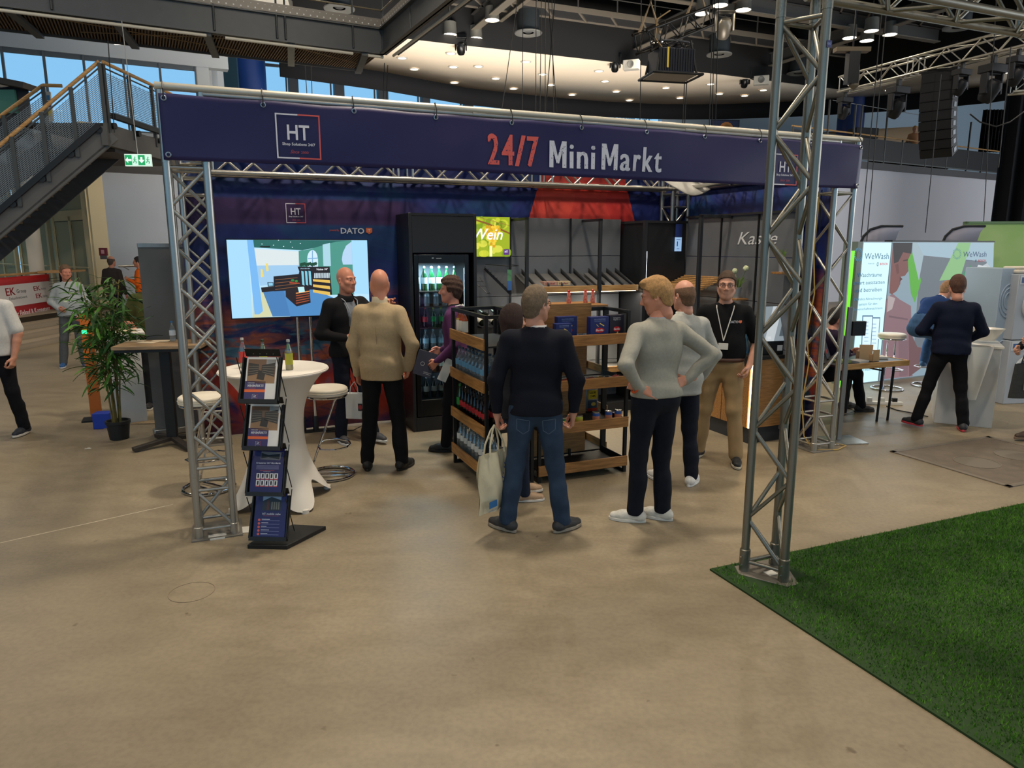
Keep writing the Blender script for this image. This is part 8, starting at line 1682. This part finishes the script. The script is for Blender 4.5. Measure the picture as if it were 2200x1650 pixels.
for i, (x, y, s) in enumerate([(.22, .18, .10), (.30, .10, .07)]):
    o = thing('cardboard_form', ['folded tan cardboard shape, the larger one on the desk', 'folded tan cardboard shape, the smaller one on the desk'][i], 'cardboard', on_desk(x, y), .5*i); ob('card', MB().prism([(-s*.6, -s*.4), (s*.6, -s*.4), (s*.6, s*.4), (-s*.6, s*.4)], 0, s*1.1).prism([(-s*.6, -s*.4), (s*.9, -s*.5), (s*.9, -s*.42), (-s*.6, -s*.3)], 0, s*1.9), mat('cardboard_tan', (196, 160, 116), .7), o, flat=True)
for i, (x, y, c) in enumerate([(.52, .25, (206, 204, 196)), (-.12, .15, (150, 160, 90)), (.06, .08, (190, 190, 186))]):
    o = thing('paper_stack', ['stack of pale papers on the right end of the desk', 'green edged paper pile at the left of the desk', 'grey paper pile beside the laptop'][i], 'paper', on_desk(x, y), .3*i); ob('sheets', MB().bx(-.1, .1, -.07, .07, 0, .025), mat('sheets_%d' % i, c, .7), o)
ps = thing('power_strip', 'white power strip with plugs and cable on the floor under the desk', 'power strip', G(1845, 868), radians(-5)); ob('strip', MB().bx(0, .55, -.03, .03, 0, .04), WHITE, ps, bev=.005)
for k in range(3): ob('plug', MB().bx(.1+.16*k, .16+.16*k, -.025, .025, .04, .09), mat('plug_white', (206, 206, 200), .5) if k < 2 else BLK, ps, bev=.004)
q_ = [G(x, y, .008)-G(1845, 868) for x, y in ((1905, 872), (1930, 880), (1960, 885), (2000, 893))]; ob('cable', MB().path(q_, .007, 6), CBL, ps); q_ = [G(x, y, .008)-G(1845, 868) for x, y in ((1850, 866), (1826, 876), (1845, 884), (1825, 894), (1848, 890), (1840, 862))]; ob('thin_cable', MB().path(q_, .004, 5), CBL, ps)
sg_ = thing('sign_stand', 'slim grey sign stand with flat base plate and small black display', 'stand', (3.52, 7.40, 0), radians(8))
ob('base_plate', MB().bx(-.26, .24, -.17, .17, 0, .012), ALU, sg_, bev=.002); ob('post', MB().bx(-.025, .025, -.015, .015, .012, 1.44), mat('post_aluminium', (150, 150, 148), .35, .7), sg_, bev=.003); ob('display', MB().bx(.03, .18, -.03, .03, 1.14, 1.29), BLK, sg_, bev=.004)
for i, (x, lb) in enumerate(((1890, 'black and grey beach flag tip rising behind the WeWash lightbox'), (2066, 'black beach flag tip behind the bright wall near the green panel'))):
    o = thing('beach_flag', lb, 'flag', AT(x, 520, 12.4)); o.location.z = 0; ob('cloth', MB().add([(-.33, 0, 2.1), (-.28, 0, 2.22), (-.18, 0, 2.32), (.0, 0, 2.38), (.36, 0, 2.385), (.30, 0, 2.3), (.25, 0, 2.1)], [(0, 1, 2, 3, 4, 5, 6)]), mat('flag_grey', (150, 150, 166), .7), o, solid=.01); ob('pole', MB().path([(-.35, 0, 0), (-.35, 0, 2.05), (-.29, 0, 2.23), (-.18, 0, 2.345), (.0, 0, 2.40), (.37, 0, 2.40)], .022, 6), BLK, o)
# bare trees outside the back windows
for i, x in enumerate((1212, 1228, 1300)):
    p_ = AT(x, 262, 62); random.seed(40+i); o = thing('bare_tree', 'leafless tree seen through the right-hand back windows, %s from the left' % ORD[i], 'tree', (p_.x, p_.y, 0), 0, 'bare trees outside'); m = MB()
    def br_(p, d, L, r, n):
        e = p+d*L; m.path([p, e], [r, r*.7], 5)
        if n:
            for _ in range(3): dd_ = (d+Vector((random.uniform(-.6, .6), random.uniform(-.3, .3), random.uniform(0, .5)))).normalized(); br_(p.lerp(e, random.uniform(.5, 1)), dd_, L*.68, r*.6, n-1)
    br_(Vector((0, 0, 0)), Vector((0, 0, 1)), 7.0, .14, 5); ob('branches', m, mat('bark_grey', (96, 110, 120), .9), o)['kind'] = 'stuff'
